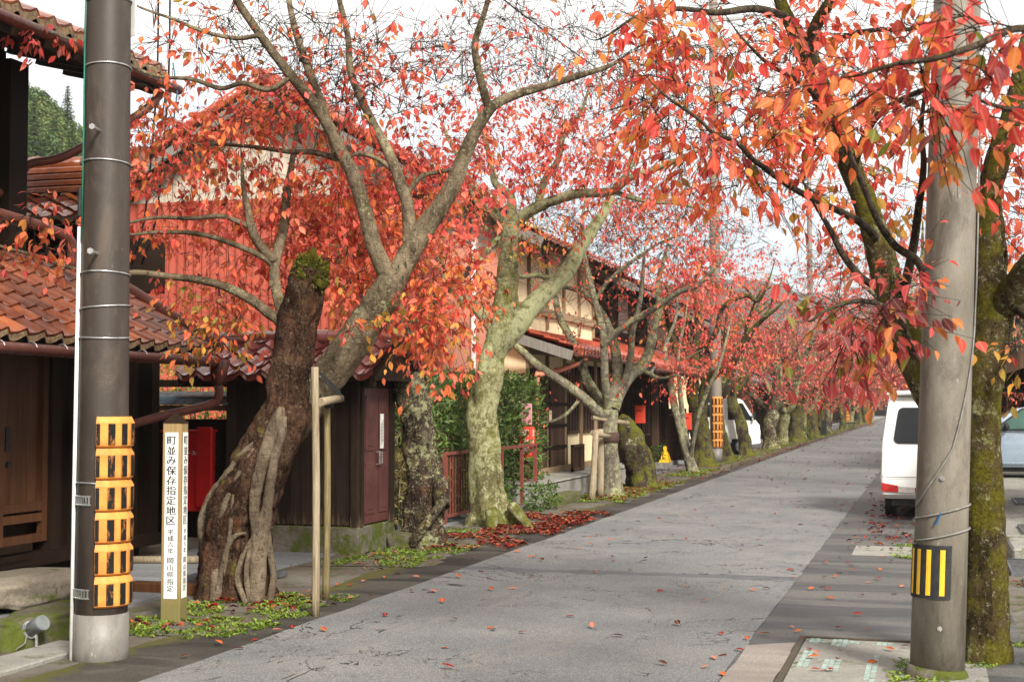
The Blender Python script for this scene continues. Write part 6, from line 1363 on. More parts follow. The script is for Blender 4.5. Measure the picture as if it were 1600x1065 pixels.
# T4b: mossy leaning stump
Y0 = 27.2; b = G(1008, 764); T = Tree((b[0], Y0, 0), 'short mossy broken trunk leaning left behind the slim grey cherry tree', 105)
T.px(Y0, [(1012, 772, 0, 29), (1007, 760, 0, 25), (1000, 735, 0, 22), (991, 702, 0, 22), (983, 678, 0, 20), (975, 660, 0, 14), (968, 650, 0, 6)], n=36, amp=.22, freq=4, step=.05, flute=.1); T.done(m_bark5)
Y0 = 33.7; b = G(1083, 738); T = Tree((b[0], Y0, 0), 'thin young cherry tree forked into three pale stems', 106, leaf=.09)
T.px(Y0, [(1084, 744, 0, 12), (1081, 731, 0, 9.5), (1075, 712, 0, 8), (1066, 680, 0, 6.5), (1054, 635, .1, 6), (1047, 594, .2, 5.5), (1042, 572, .2, 4.5), (1040, 540, .3, 3.5), (1055, 500, .4, 2.5), (1060, 455, .4, 1.6)], n=12, amp=.05, step=.06)
n0 = len(T.np_) - 8
T.arm(Y0, [(1074, 705, 0, 6), (1069, 671, .3, 4.5), (1065, 634, .5, 4.2), (1061, 596, .6, 3.6), (1060, 550, .7, 3), (1070, 500, .8, 2)], n=8, amp=.05)
T.arm(Y0, [(1079, 715, 0, 5), (1083, 690, -.2, 3.5), (1093, 643, -.5, 3.5), (1108, 604, -.7, 3), (1123, 572, -.9, 2.6), (1135, 530, -1, 2)], n=8, amp=.05)
T.arm(Y0, [(1045, 588, .2, 3.5), (1062, 570, 0, 3), (1080, 556, -.2, 2.2), (1100, 545, -.4, 1.5)], n=6, amp=.05)
T.sprays(T.pxcloud(1075, 560, 60, 40, 33.5, 1.2, 46), {'coral': 4, 'pink': 2}, 8, start=n0); T.sprays(T.pxcloud(1090, 480, 70, 50, 33.5, 1.4, 56), {'pink': 3, 'coral': 3}, 7, start=n0)
T.sprays(T.pxcloud(1055, 590, 35, 25, 33.3, .6, 16), {'coral': 5}, 9, start=n0); T.done(m_bark4)
Y0 = 36.9; b = G(1100, 728); T = Tree((b[0], Y0, 0), 'stout mossy cherry tree standing beside the guarded grey utility pole', 107, leaf=.095)
T.px(Y0, [(1102, 736, 0, 28), (1100, 728, 0, 21), (1097, 700, 0, 16), (1093, 670, 0, 15), (1090, 645, 0, 14), (1090, 632, 0, 14)], n=26, amp=.15, freq=4, step=.08, flute=.12); n0 = len(T.np_) - 2
for pts in ([(1090, 645, 0, 11), (1082, 617, 0, 9.5), (1084, 587, 0, 8.5), (1087, 553, .1, 7.5), (1091, 500, .2, 6), (1084, 455, .3, 4), (1095, 410, .4, 2.5)], [(1095, 640, 0, 10), (1101, 615, 0, 9.5), (1105, 596, 0, 9), (1116, 585, -.1, 7.5), (1138, 573, -.3, 6), (1158, 545, -.5, 5), (1182, 508, -.7, 4), (1215, 480, -.9, 2.5)], [(1088, 550, .1, 5), (1118, 520, -.3, 4.5), (1130, 480, -.4, 4), (1165, 462, -.5, 3.4), (1185, 470, -.6, 3), (1200, 440, -.7, 2)], [(1084, 600, 0, 5), (1060, 560, .5, 4), (1045, 510, .8, 3), (1035, 460, 1, 2)]): T.arm(Y0, pts, n=9, amp=.1, freq=5)
T.sprays(T.pxcloud(1120, 440, 110, 70, 36.5, 1.8, 150), {'pink': 4, 'coral': 3}, 7, start=n0); T.sprays(T.pxcloud(1150, 540, 70, 45, 36, 1.4, 70), {'coral': 4, 'pink': 2}, 9, start=n0); T.sprays(T.pxcloud(1120, 340, 130, 70, 37, 2, 130), {'pink': 3}, 1.8, tw=(3, 5), ln=(.4, .8), minr=.006, start=n0)
T.done(m_bark5)

# right foreground tree: mossy trunk behind the concrete pole, limbs over the road
Y0 = 9.45; b = G(1541, 1046)
T = Tree((b[0], Y0, 0), 'big moss covered cherry tree right behind the concrete pole, right front', 108, leaf=.080, lod=2)
T.px(Y0, [(1542, 1062, 0, 46), (1542, 1046, 0, 40), (1541, 1000, 0, 36), (1540, 900, 0, 33.5), (1538, 800, 0, 31), (1535, 700, 0, 28), (1537, 620, 0, 27), (1543, 560, 0, 30), (1550, 500, 0, 33), (1556, 475, 0, 30)], n=48, amp=.09, freq=8, step=.035, flute=.06)
n0 = len(T.np_) - 4
T.px(Y0, [(1550, 500, 0, 27), (1546, 455, 0, 26), (1547, 400, 0, 26), (1544, 345, 0, 23), (1546, 298, 0, 19), (1560, 245, 0, 20), (1576, 200, 0, 17), (1590, 140, 0, 14), (1602, 80, .1, 12), (1620, 0, .2, 9)], n=24, amp=.09, freq=8)
T.px(Y0, [(1556, 490, 0, 24), (1580, 460, -.1, 24), (1605, 425, -.2, 22), (1640, 380, -.3, 19), (1690, 320, -.5, 15), (1760, 230, -.7, 11)], n=20, amp=.08)
T.px(Y0, [(1540, 690, .15, 16), (1515, 690, .3, 25), (1488, 665, .45, 27), (1462, 628, .55, 27), (1432, 570, .6, 27), (1408, 505, .65, 25), (1388, 445, .7, 23), (1374, 387, .7, 22), (1358, 335, .7, 19.5), (1341, 290, .7, 18), (1325, 250, .7, 18.5), (1305, 195, .7, 18), (1286, 150, .7, 17), (1268, 105, .7, 16.5), (1255, 75, .7, 14), (1236, 40, .8, 11), (1222, 8, .8, 10), (1206, -40, .9, 9)], n=26, amp=.1, freq=8)
T.px(Y0, [(1266, 98, .7, 12), (1268, 60, .6, 11), (1280, 30, .5, 10), (1298, 0, .4, 8), (1312, -40, .3, 7)], n=14, amp=.1)
# secondary limbs
for pts in ([(1452, 470, .2, 7), (1436, 412, 0, 6.5), (1400, 385, -.2, 6), (1372, 345, -.4, 5.5), (1343, 276, -.6, 5), (1312, 210, -.8, 4.5), (1278, 154, -1, 4), (1237, 120, -1.2, 3.4), (1200, 100, -1.4, 2.8), (1160, 60, -1.6, 2)],
            [(1408, 470, .4, 9), (1418, 430, .2, 8), (1428, 380, 0, 7), (1434, 335, -.2, 6.5), (1443, 262, -.4, 5), (1440, 190, -.5, 3.6), (1450, 120, -.6, 2.6)],
            [(1368, 370, .6, 7), (1345, 348, .2, 6), (1291, 320, -.6, 5.5), (1244, 297, -1.1, 5), (1197, 264, -1.5, 4.5), (1174, 247, -1.7, 4.2), (1150, 222, -1.9, 3.8), (1115, 208, -2.1, 3), (1092, 187, -2.2, 2.6), (1040, 150, -2.4, 2)],
            [(1392, 460, .7, 7), (1372, 450, .7, 6), (1345, 432, .7, 5.5), (1318, 400, .7, 5), (1299, 362, .7, 4.4), (1280, 330, .7, 3.4), (1262, 300, .7, 2.2)],
            [(1228, 25, .8, 7), (1180, 14, .2, 6), (1120, 20, -.4, 5), (1060, 14, -.9, 4), (1000, 24, -1.3, 3), (950, 55, -1.6, 2)],
            [(1330, 268, .7, 7), (1355, 205, .3, 6.5), (1378, 175, .1, 5.5), (1420, 150, 0, 4.5), (1470, 128, -.2, 3.4), (1520, 90, -.4, 2.4)],
            [(1270, 70, .6, 5), (1310, 60, .2, 4.5), (1360, 48, -.2, 4), (1420, 46, -.6, 3.2)],
            [(1640, 380, -.3, 9), (1690, 200, -2.0, 8), (1660, 90, -3.6, 7), (1600, 45, -4.2, 6), (1523, 72, -4.4, 5.5), (1459, 92, -4.5, 4.6), (1400, 100, -4.5, 3.5), (1340, 118, -4.5, 2.2)],
            [(1660, 90, -3.6, 6), (1640, 140, -4.0, 5), (1590, 170, -4.2, 4), (1540, 160, -4.3, 3)],
            [(1430, 555, .6, 6), (1405, 500, -.4, 5), (1385, 480, -1.3, 4.5), (1340, 470, -2.2, 4), (1290, 485, -2.6, 3), (1270, 500, -2.7, 2)],
            [(1590, 480, -.1, 10), (1620, 500, -.3, 8), (1700, 520, -.8, 5)]): T.arm(Y0, pts, n=8, amp=.06)
S = T.sprays; c = T.pxcloud; nr = {'near': 2, 'coral': 3, 'orange': 3}
S(c(1030, 60, 90, 70, 7.6, .5, 24), nr, 10, start=n0); S(c(1060, 160, 80, 60, 7.5, .5, 14), {'near': 3, 'dark': 2, 'coral': 2}, 8, start=n0)
S(c(1110, 225, 110, 40, 7.6, .4, 26), {'coral': 3, 'near': 2, 'orange': 2}, 8, start=n0); S(c(1200, 170, 90, 50, 8, .6, 22), {'coral': 3, 'orange': 3}, 8, start=n0)
S(c(1190, 60, 100, 60, 8.3, .7, 24), {'coral': 3, 'orange': 2, 'pink': 1}, 7, start=n0); S(c(1330, 60, 110, 60, 8.6, .8, 26), {'coral': 3, 'orange': 2}, 7, start=n0)
S(c(1290, 190, 90, 40, 8.4, .6, 20), {'coral': 3, 'orange': 3}, 8, start=n0); S(c(1380, 190, 70, 40, 9.2, .5, 14), {'coral': 4, 'near': 2}, 8, start=n0)
S(c(1220, 290, 80, 40, 8.1, .5, 16), {'orange': 4, 'near': 2, 'gold': 1}, 7, start=n0); S(c(1330, 270, 90, 50, 10.9, .5, 22), {'coral': 3, 'orange': 3}, 7, start=n0)
S(c(1400, 320, 60, 60, 10.9, .4, 16), {'coral': 3, 'orange': 2, 'gold': 1}, 6, start=n0); S(c(1340, 395, 60, 60, 10.9, .4, 14), {'coral': 3, 'orange': 1}, 5, start=n0)
S(c(1590, 300, 50, 100, 9.6, .8, 18), {'orange': 3, 'coral': 3, 'gold': 1}, 7, start=n0); S(c(1580, 200, 50, 60, 8.8, .8, 14), {'near': 2, 'coral': 2}, 7, start=n0)
S(c(1580, 420, 40, 60, 11, .8, 10), {'coral': 3, 'orange': 1}, 6, start=n0); S(c(1590, 545, 20, 14, 9.0, .2, 3), 'gold', 5, start=n0)
S(c(1400, 130, 100, 40, 5.2, .3, 11), 'near', 7, start=n0); S(c(1520, 70, 110, 55, 5.2, .35, 15), 'near', 8, start=n0); S(c(1480, 170, 80, 25, 5.3, .3, 8), {'coral': 2, 'near': 3}, 8, start=n0); S(c(1560, 130, 60, 30, 5.3, .3, 6), 'near', 8, start=n0)
S(c(1360, 490, 75, 26, 7.0, .25, 14), {'dark': 5, 'near': 1}, 9, start=n0); S(c(1330, 530, 45, 14, 7.0, .2, 6), {'dark': 5}, 8, start=n0); S(c(1410, 445, 30, 20, 7.4, .2, 5), {'dark': 3, 'near': 2}, 8, start=n0)
S(c(1150, 130, 180, 130, 9.6, .8, 90), {'coral': 3, 'orange': 2}, 1.6, tw=(3, 5), ln=(.25, .5), minr=.003, start=n0)
T.done(m_bark6, m_twigd, limb=m_bark_arm)

# ------------------------------------------------------------------ row of trees further on: five moulds, then copies
def mould(label, seed, H=1.6, lean=(0, 0), r=.27, bark=m_bark5, nsp=260, pal=None, nleaf=9, R0=3.2, ztop=6.3, cut=False, leaf=.095):
    rng = random.Random(seed); T = Tree((0, 0, 0), label, seed, leaf=leaf, lod=0, group='cherry trees along the street')
    P = [(0, 0, -.1), (lean[0] * .1, lean[1] * .1, .12), (lean[0] * .4 + rng.uniform(-.08, .08), lean[1] * .4, H * .45), (lean[0] * .8, lean[1] * .8, H * .8), (lean[0], lean[1], H)]
    T.limb(P, [r * 1.75, r * 1.2, r * .95, r * .95, r * .85], n=26, amp=.22, freq=3, step=.07, flute=.14); n0 = len(T.np_) - 2
    if cut: T.done(bark); return T.t
    k = rng.randint(4, 5); a0_ = rng.random() * 6.28
    for i in range(k):
        a = a0_ + i * 6.283 / k + rng.uniform(-.4, .4); rr_ = R0 * rng.uniform(.55, .95); zt = ztop * rng.uniform(.62, .9); d = np.array([math.cos(a), math.sin(a), 0]); s0 = np.array([lean[0], lean[1], H - .1])
        Q = [s0, s0 + d * rr_ * .22 + (0, 0, .45), s0 + d * rr_ * .5 + np.array([rng.uniform(-.25, .25), rng.uniform(-.25, .25), (zt - H) * .5]), s0 + d * rr_ * .8 + np.array([rng.uniform(-.3, .3), rng.uniform(-.3, .3), (zt - H) * .8]), s0 + d * rr_ + (0, 0, zt - H)]
        T.limb(Q, [r * .62, r * .45, r * .3, r * .18, r * .07], n=9, amp=.12, freq=4, step=.12)
        for _ in range(2):
            q = Q[rng.choice((1, 2, 3))]; a2 = a + rng.uniform(-1.2, 1.2); d2 = np.array([math.cos(a2), math.sin(a2), 0]); e = q + d2 * rng.uniform(.6, 1.3) + (0, 0, rng.uniform(.2, .9)); T.limb([q, (q + e) / 2 + np.array([0, 0, .12]), e], [r * .24, r * .16, r * .05], n=7, amp=.1, freq=5, step=.12)
    pts = []
    while len(pts) < nsp:
        a = rng.random() * 6.283; q = rng.random() ** .5; z = rng.uniform(.05, 1); zz = H + .1 + (ztop - H) * z * (.55 + .45 * q); rad_ = R0 * q * (1.05 if z > .25 else .9)
        p = np.array([lean[0] * .8 + rad_ * math.cos(a), lean[1] * .8 + rad_ * math.sin(a), zz])
        if mnoise.noise(Vector(p * .9) + Vector((seed, 0, 0))) > -.18: pts.append(p)
    T.sprays(pts, pal or {'far': 4, 'coral': 2, 'pink': 2}, nleaf, ln=(.25, .6), minr=.005, start=n0); return T.done(bark)
M0 = mould('mossy cherry tree leaning left between the grey utility pole and the white truck', 201, 1.75, (-.42, .1), .17, m_bark5, 220, None, 8)
M1 = mould('moss topped cherry trunk leaning over in front of the white truck', 202, 1.95, (-.5, 0), .19, m_bark5, 360, None, 8)
M2 = mould('dark mossy cherry tree with knotted trunk between the truck and the red banner', 203, 1.5, (.05, .2), .26, m_bark2, 380, None, 8)
M3 = mould('twin limbed cherry tree with lichen trunk left of the second knotted trunk', 204, 1.35, (.2, -.2), .21, m_bark3, 360, None, 8)
M4 = mould('broad mossy cherry tree reaching over the road before the red banner', 205, 1.9, (.1, .1), .32, m_bark5, 420, None, 9)
def put(o, u, v, rot=0, s=1): p = G(u, v); o.location = (p[0], p[1], 0); o.rotation_euler = (0, 0, rot); o.scale = (s, s, s)
put(M0, 1139, 720); put(M1, 1168, 711); put(M2, 1204, 701); put(M3, 1221, 694); put(M4, 1243, 690)
far_l = [(64.5, 'cherry tree hidden half behind the broad mossy one before the red banner'), (70.0, 'cherry tree close by the guarded pole next to the red banner'), (76.5, 'slender cherry tree right of the red banner'), (82, 'pale wrapped cherry tree past the dark bollard'), (88.5, 'leaning cherry tree right of the pale wrapped one')]
rng = random.Random(77); moulds = [M1, M2, M3, M4]
for i, (y, lab) in enumerate(far_l):
    dup(moulds[(i + 2) % 4], None, (-5.75 + rng.uniform(-.3, .3), y, 0), lab, None, rng.random() * 6.28, rng.uniform(.9, 1.08))
for i in range(7):
    dup(moulds[i % 4], None, (-5.7 + rng.uniform(-.3, .3), 95 + i * 7.5 + rng.uniform(-1, 1), 0), 'distant red cherry tree in the left row near the end of the street', 'distant cherry trees in the left row', rng.random() * 6.28, rng.uniform(.9, 1.1))
right_l = [(27.5, 'cherry tree on the right side hidden by the white van'), (36.5, 'cherry tree on the right verge past the white van'), (45.5, 'second cherry tree on the right verge beyond the white van'), (54, 'third cherry tree on the right verge beyond the white van'), (63, 'fourth cherry tree on the right verge beyond the white van')]
for i, (y, lab) in enumerate(right_l):
    dup(moulds[(i + 1) % 4], None, (.75 + rng.uniform(-.2, .2), y, 0), lab, None, 2 + i * 1.7, rng.uniform(.9, 1.0))
for i in range(9):
    dup(moulds[(i + 1) % 4], None, (.6 + rng.uniform(-.3, .3) - (.02 * i * i * .4), 73 + i * 9 + rng.uniform(-1, 1), 0), 'distant red cherry tree in the right row beyond the white van', 'distant cherry trees in the right row', rng.random() * 6.28, rng.uniform(.9, 1.1))
# ------------------------------------------------------------------ hedge, shrubs, conifers
rng = random.Random(404)
def shrub(name, label, box, n, pal, leaf, cat='hedge', lumps=(.18, 1.6), mat=None, stems=14, seed=0, wmul=.5):
    x0, x1, y0, y1, z0, z1 = box; t = thing(name, ((x0 + x1) / 2, (y0 + y1) / 2, 0), label, cat); L = Leaves(); r = random.Random(seed); tw = MB(); cx_, cy_ = (x0 + x1) / 2, (y0 + y1) / 2
    for _ in range(n):
        a, b_, c_ = r.uniform(-1, 1), r.uniform(-1, 1), r.uniform(-1, 1); m = max(abs(a), abs(b_), abs(c_)); f = (r.uniform(.72, 1.02) / m) if r.random() < .85 else r.random() / m
        a, b_, c_ = a * f, b_ * f, c_ * f
        p = np.array([cx_ + a * (x1 - x0) / 2, cy_ + b_ * (y1 - y0) / 2, (z0 + z1) / 2 + c_ * (z1 - z0) / 2]); k = mnoise.noise(Vector(p * lumps[1]))
        out = unit([a, b_, c_]); p = p + out * k * lumps[0]
        if p[2] < z0 + .01: continue
        ax = unit(out * .6 + rv(r) * .7 + np.array([0, 0, .1])); L.add(p, ax, unit(out + rv(r) * .6), leaf * r.uniform(.6, 1.2), leaf * r.uniform(.8, 1.1) * wmul, jit(pick(pal, r), r))
    for _ in range(stems):
        x, y_ = r.uniform(x0, x1), r.uniform(y0, y1); x, y_ = cx_ + (x - cx_) * .8, cy_ + (y_ - cy_) * .85; zt = z1 + r.uniform(-.25, .22)
        tw.tube([(x, y_, z0 - .02), (x + r.uniform(-.08, .08), y_ + r.uniform(-.08, .08), zt * .6), (x + r.uniform(-.15, .15), y_ + r.uniform(-.15, .15), zt)], [.012, .009, .004], 5)
        for q in range(7): L.add((x + r.uniform(-.12, .12), y_ + r.uniform(-.12, .12), zt - r.random() * .3), rv(r) + np.array([0, 0, .6]), rv(r) + np.array([0, 0, .5]), leaf, leaf * wmul, jit(pick(pal, r), r))
    tw.build('stems', m_twig, t, smooth=True); L.build('foliage', mat or m_green, t, lod=1); return t
shrub('hedge', 'dense dark green leafy hedge below the salmon boarded wall', (-7.22, -6.32, 17.4, 23.6, .02, 2.02), 17000, 'hedge', .095, seed=1)
shrub('dry_grass', 'pale dry grass clump beside the maroon shed doors', (-6.9, -6.35, 16.6, 17.5, .0, .95), 900, 'straw', .16, 'grass clump', (.1, 3), seed=2, wmul=.12)
shrub('garden_bush', 'autumn garden bush with yellow and red leaves seen over the timber gate', (-10.2, -7.6, 16.4, 17.8, .3, 2.35), 2600, 'garden', .09, 'bush', seed=3)
shrub('garden_bush', 'green garden bush with red berries seen through the timber gate', (-9.4, -7.7, 15.3, 16.1, .1, 1.75), 1500, 'hedge', .07, 'bush', seed=4)
shrub('fern', 'low green fern at the root of the lichen green tree', (-5.9, -5.55, 20.6, 21.4, .0, .34), 420, 'hedge', .09, 'fern', (.08, 3), stems=4, seed=5, wmul=.3)
shrub('potted_plant', 'small potted green plant beside the yellow board', (-6.75, -6.45, 35.2, 35.5, .25, .6), 160, 'hedge', .07, 'plant', stems=3, seed=6)
shrub('low_shrub', 'dark green low shrub by the far mossy trees', (-6.3, -5.3, 63.5, 66, .0, .5), 420, 'hedge', .12, 'bush', stems=3, seed=7)
# conifers on the hill
def conifer(H, W, seed):
    t = thing('conifer', (0, 0, 0), 'x', 'tree', 'conifers on the hill behind the townhouse'); r = random.Random(seed); mb = MB(); mb.tube([(0, 0, -.5), (0, 0, H * .5), (0, 0, H)], [.22, .14, .03], 7); mb.build('trunk', m_trunk_c, t, smooth=True)
    L = Leaves(); z = H * .06
    while z < H:
        f = (z / H); w = W * (1 - f) ** .8 * (.85 + .3 * r.random()) + .12; k = max(5, int(20 * (1 - f) + 6)); a0_ = r.random() * 6
        for i in range(k):
            a = a0_ + i * 6.283 / k + r.uniform(-.2, .2); l = w * r.uniform(.75, 1.1)
            for q in range(6):
                rr_ = l * (q + .4) / 6; p = np.array([math.cos(a) * rr_, math.sin(a) * rr_, z - rr_ * .22 + r.uniform(-.1, .1)])
                for s_ in (-1, 0, 1): a2 = a + s_ * r.uniform(.4, 1.0); L.add(p, (math.cos(a2), math.sin(a2), -.35 + r.uniform(-.2, .2)), (r.uniform(-.4, .4), r.uniform(-.4, .4), 1), l * r.uniform(.14, .26) + .12, (l * .06 + .08) * r.uniform(.6, 1.1), jit(r.choice(((.065, .125, .028), (.11, .165, .035), (.05, .09, .028), (.16, .185, .05))), r))
        z += .30 + .25 * (1 - f)
    L.build('foliage', m_green, t, lod=0); return t
cf = [conifer(11, 2.3, 1), conifer(9, 2.7, 2), conifer(13, 2.0, 3)]
hp_ = lambda u, v, D: far(u, v, D)
spots = [(105, 205, 150, 2, 'tall pointed conifer standing out right on the hill skyline'), (38, 178, 160, 0, 'leftmost skyline conifer above the hill'), (66, 205, 150, 1, 'broad conifer just left of the tall pointed one'), (24, 235, 135, 1, 'broad conifer low on the hill at the left'), (52, 250, 128, 0, 'conifer low on the hill, middle of the gap under the eave'), (84, 245, 132, 1, 'conifer low on the hill next to the brown pole'), (112, 262, 128, 0, 'lowest conifer right beside the brown pole'), (40, 300, 110, 1, 'nearest dark conifer behind the glazed ridge'), (95, 305, 110, 1, 'near broad conifer behind the ridge ornament'), (14, 300, 115, 0, 'near conifer at the left behind the timber post')]
for i, (u, v, D, k, lab) in enumerate(spots):
    p = hp_(u, v, D); H = (11, 9, 13)[k]; o = cf[k] if i in (0, 1, 2) and k == (2, 0, 1)[i] else dup(cf[k]); o['label'] = lab; s_ = rng.uniform(.9, 1.1) * (D / 150) ** .3; o.location = (p[0], p[1], p[2] - H * .55); o.rotation_euler = (0, 0, rng.random() * 6); o.scale = (s_, s_, s_)
# the massed wood over the rest of the hill reads as one
L = Leaves()
hp2 = [far(-500, 60, 190), far(-250, 60, 185), far(-60, 120, 180), far(20, 165, 175), far(70, 190, 172), far(120, 235, 170), far(200, 330, 172), far(330, 480, 178)]
for _ in range(420):
    t = rng.uniform(1.2, 6.2); k = int(t); f = t - k; p = hp2[k] * (1 - f) + hp2[k + 1] * f; h = rng.uniform(.25, 1.0); d = unit([p[0], p[1], 0]); q = p * 1.0; q[:2] = p[:2] - d[:2] * 90 * (1 - h); q[2] = p[2] * math.sin(h * math.pi / 2) ** 1.2
    H = rng.uniform(5, 8); c1 = rng.choice(((.08, .14, .03), (.12, .175, .04), (.16, .19, .05), (.06, .105, .03)))
    for _ in range(260):
        z = rng.random() ** 1.3; a = rng.random() * 6.28; w = 2.3 * (1 - z) + .2; rr_ = w * rng.uniform(.5, 1)
        L.add((q[0] + rr_ * math.cos(a), q[1] + rr_ * math.sin(a), q[2] - H * .75 + H * z), (math.cos(a), math.sin(a), -.5), (rng.uniform(-.5, .5), rng.uniform(-.5, .5), 1), rng.uniform(.3, .6), rng.uniform(.15, .3), jit(c1, rng))
o = L.build('conifer_wood', m_green, None, (0, 0, 0), lod=0); tag(o, 'massed dark green conifer wood covering the hill behind the townhouse', 'wood', None, 'stuff')

# ------------------------------------------------------------------ weeds, grass, leaf litter
def weeds(label, areas, dens, pal, seed, h=(.018, .05), name='weeds'):
    r = random.Random(seed); L = Leaves()
    for (x0, x1, y0, y1, k) in areas:
        for _ in range(int((x1 - x0) * (y1 - y0) * dens * k)):
            x, y_ = r.uniform(x0, x1), r.uniform(y0, y1)
            fx = min(x - x0, x1 - x, .15) / .15 * min(y_ - y0, y1 - y_, .25) / .25
            if mnoise.noise(Vector((x * 3.2, y_ * 2.4, seed))) + .6 * mnoise.noise(Vector((x * 9, y_ * 7, seed))) + .22 * fx < .10: continue
            hh = r.uniform(*h)
            for q in range(r.randint(3, 5)):
                a = r.random() * 6.28; l = hh * r.uniform(.5, 1.1); L.add((x, y_, .0), (math.cos(a), math.sin(a), r.uniform(.3, 1.2)), (r.uniform(-.5, .5), r.uniform(-.5, .5), 1), l, l * r.uniform(.35, .6), jit(pick(pal, r), r))
    o = L.build(name, m_green, None, (0, 0, 0)); tag(o, label, 'weeds', None, 'stuff'); return o
weeds('bright green low weeds round the foot of the trees and posts on the left verge', [(-5.75, -4.55, 8.75, 11.1, 1.0), (-5.85, -4.9, 13.2, 15.6, .8), (-5.9, -5.2, 16.5, 17.5, .35), (-5.9, -4.85, 22.8, 29, .75), (-5.8, -4.95, 31.5, 35.5, .7), (-6, -5.2, 38, 60, .2), (-6.2, -5.1, 62, 90, .25)], 1100, 'weed', 12)
weeds('small green weeds round the right pole and the mossy tree', [(-.25, .12, 8.2, 9.3, .8), (.15, .9, 8.9, 10.2, .8), (-.4, .0, 15.2, 17.0, .8)], 800, 'weed', 13)
def litter_leaf(r, p, L, size=.075, curl=True):
    a = r.random() * 6.28; L.add(p, (math.cos(a), math.sin(a), r.uniform(.0, .28)), unit([r.uniform(-.35, .35), r.uniform(-.35, .35), 1]), size * r.uniform(.6, 1.15), size * r.uniform(.42, .6), jit(pick('litter', r), r, .3))
L = Leaves(); r = random.Random(31)
for (x0, x1, y0, y1, n, zz) in ((-5.6, -4.45, 14.9, 20.2, 2600, .03), (-5.2, -4.6, 18, 20.6, 500, .03), (-5.8, -4.9, 23, 29, 500, .02), (-5.7, -4.6, 8.9, 11.0, 190, .055), (-7.0, -5.9, 21, 30, 160, .02), (-6.3, -4.6, 30, 60, 900, .02), (-6.3, -4.4, 60, 120, 1300, .02), (-.9, .6, 16, 24, 500, .015), (.75, 1.6, 13.2, 15.2, 500, .05), (-5.8, -5.0, 12.8, 15.4, 60, .03), (-4.4, -1.2, 26, 130, 420, .016), (-1.2, .4, 24, 90, 300, .016)):
    for _ in range(n):
        x, y_ = r.uniform(x0, x1), r.uniform(y0, y1); u_ = (x - x0) / (x1 - x0)
        if zz >= .03 and mnoise.noise(Vector((x * 2, y_ * 1.2, 2))) < -.15 + .3 * abs(u_ - .6): continue
        litter_leaf(r, (x, y_, .014 + r.random() * zz), L, .08)
o = L.build('leaf_litter', m_dry, None, (0, 0, 0)); tag(o, 'drifts of fallen red brown leaves along both verges', 'leaf litter', None, 'stuff')
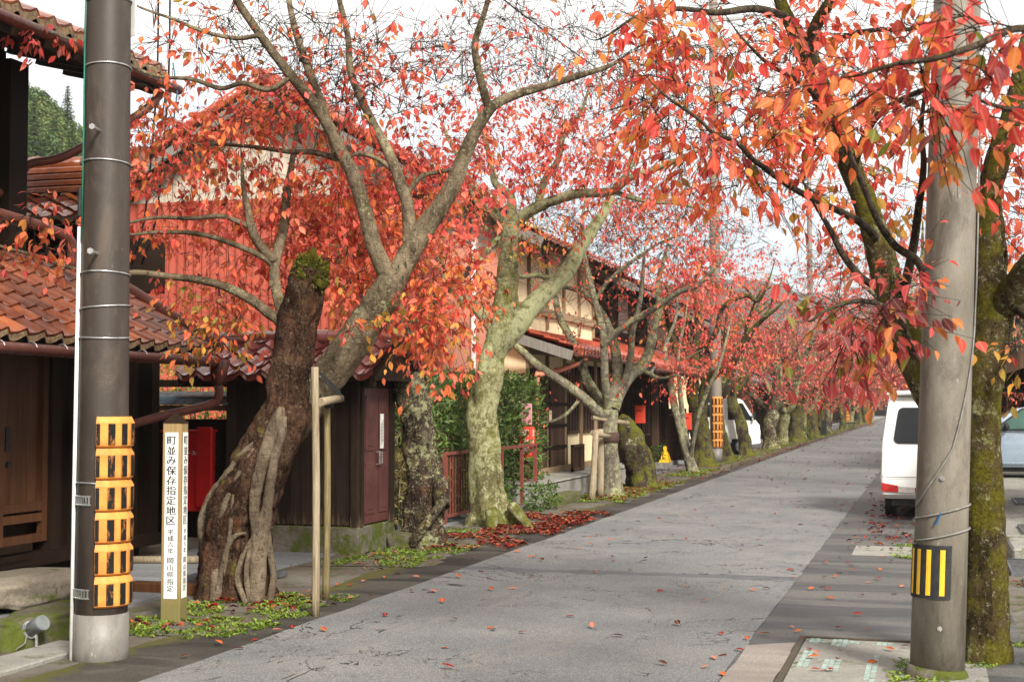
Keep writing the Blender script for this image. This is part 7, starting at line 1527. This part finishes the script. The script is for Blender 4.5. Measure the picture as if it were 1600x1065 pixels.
# single leaves lying on the road and pavements: one object each
lm = []
kinds = [('red', (.23, .008, .008)), ('orange', (.44, .085, .018)), ('dark brown', (.075, .022, .015)), ('pinkish', (.42, .15, .10))]
for i, (kn, c) in enumerate(kinds):
    for j in range(3):
        L = Leaves(); a = j * 2.1; L.add((0, 0, .004), (math.cos(a), math.sin(a), .10 + .12 * j), unit([.2 * (j - 1), .15, 1]), .082, .05, jit(c, r)); me = L.mesh('fallen_leaf'); me.materials.append(m_dry); lm.append((kn, me))
px_l = [(407, 1000, 0), (457, 985, 0), (602, 966, 0), (616, 968, 0), (690, 945, 1), (553, 915, 0), (525, 917, 1), (600, 905, 1), (685, 928, 3), (555, 935, 3), (770, 925, 1), (790, 922, 3), (583, 930, 2), (1326, 962, 0), (1376, 893, 1), (1245, 892, 0), (1250, 885, 3), (1284, 880, 1), (1318, 880, 0), (1340, 893, 1), (1304, 904, 1), (1303, 896, 0), (1365, 905, 0), (1363, 911, 3), (1377, 872, 1), (1310, 872, 2), (1120, 1027, 1), (1118, 1034, 3), (1132, 1060, 1), (1208, 993, 1), (1168, 1003, 1), (1240, 990, 1), (1302, 983, 1), (1277, 1050, 1), (1256, 1030, 1), (1278, 1025, 3), (1404, 1013, 0), (1307, 1033, 1), (1306, 1048, 0), (1400, 1020, 1), (1121, 826, 0), (865, 872, 1), (910, 858, 3), (950, 853, 2), (945, 845, 1), (1033, 810, 0), (990, 815, 2), (1066, 858, 3), (1190, 845, 0), (1186, 925, 3), (995, 880, 2), (980, 893, 2), (820, 873, 1), (1263, 795, 0), (1300, 785, 0), (1322, 790, 0), (1310, 800, 1), (1295, 823, 1), (1250, 830, 0), (1212, 818, 1), (768, 985, 2), (1395, 930, 2), (640, 925, 1), (745, 893, 0), (935, 838, 1), (1090, 800, 0), (1190, 770, 0), (1230, 755, 1), (1150, 780, 1), (720, 905, 1), (595, 984, 3), (510, 990, 1), (830, 905, 2)]
r = random.Random(9); allp = [(G(u, v), k) for u, v, k in px_l]
while len(allp) < 190:
    y_ = 8 + 17 * r.random() ** 1.2; x = r.uniform(-5.0, .3)
    if -4.0 < x < -1.6 and r.random() < .6: continue
    allp.append((np.array([x, y_, 0]), r.choice((0, 0, 1, 1, 2, 3))))
for p, k in allp:
    kn, me = lm[k * 3 + r.randint(0, 2)]; o = bpy.data.objects.new('fallen_leaf', me); COL.objects.link(o); o.location = (p[0], p[1], .0105); o.rotation_euler = (r.uniform(-.1, .1), r.uniform(-.1, .1), r.random() * 6.28); s_ = r.uniform(.65, 1.15); o.scale = (s_, s_, s_)
    tag(o, f'single fallen {kn} cherry leaf lying on the asphalt', 'leaf', f'fallen {kn} leaves scattered on the asphalt')
# ------------------------------------------------------------------ morning haze: one even box of air round everything
mb = MB(); mb.box(-420, 420, -70, 1180, -8, 140)
hm = bpy.data.materials.new('haze_air'); hm.use_nodes = True; hn = hm.node_tree.nodes; hl = hm.node_tree.links
hn.remove(hn['Principled BSDF']); pv = hn.new('ShaderNodeVolumePrincipled'); pv.inputs['Density'].default_value = .0003; pv.inputs['Color'].default_value = (.86, .92, 1, 1); pv.inputs['Anisotropy'].default_value = .2
hl.new(pv.outputs[0], hn['Material Output'].inputs['Volume'])
o = mb.build('haze', hm); o['kind'] = 'stuff'; tag(o, 'faint pale blue haze over the far end of the street and the hills')
cy.volume_bounces = 0
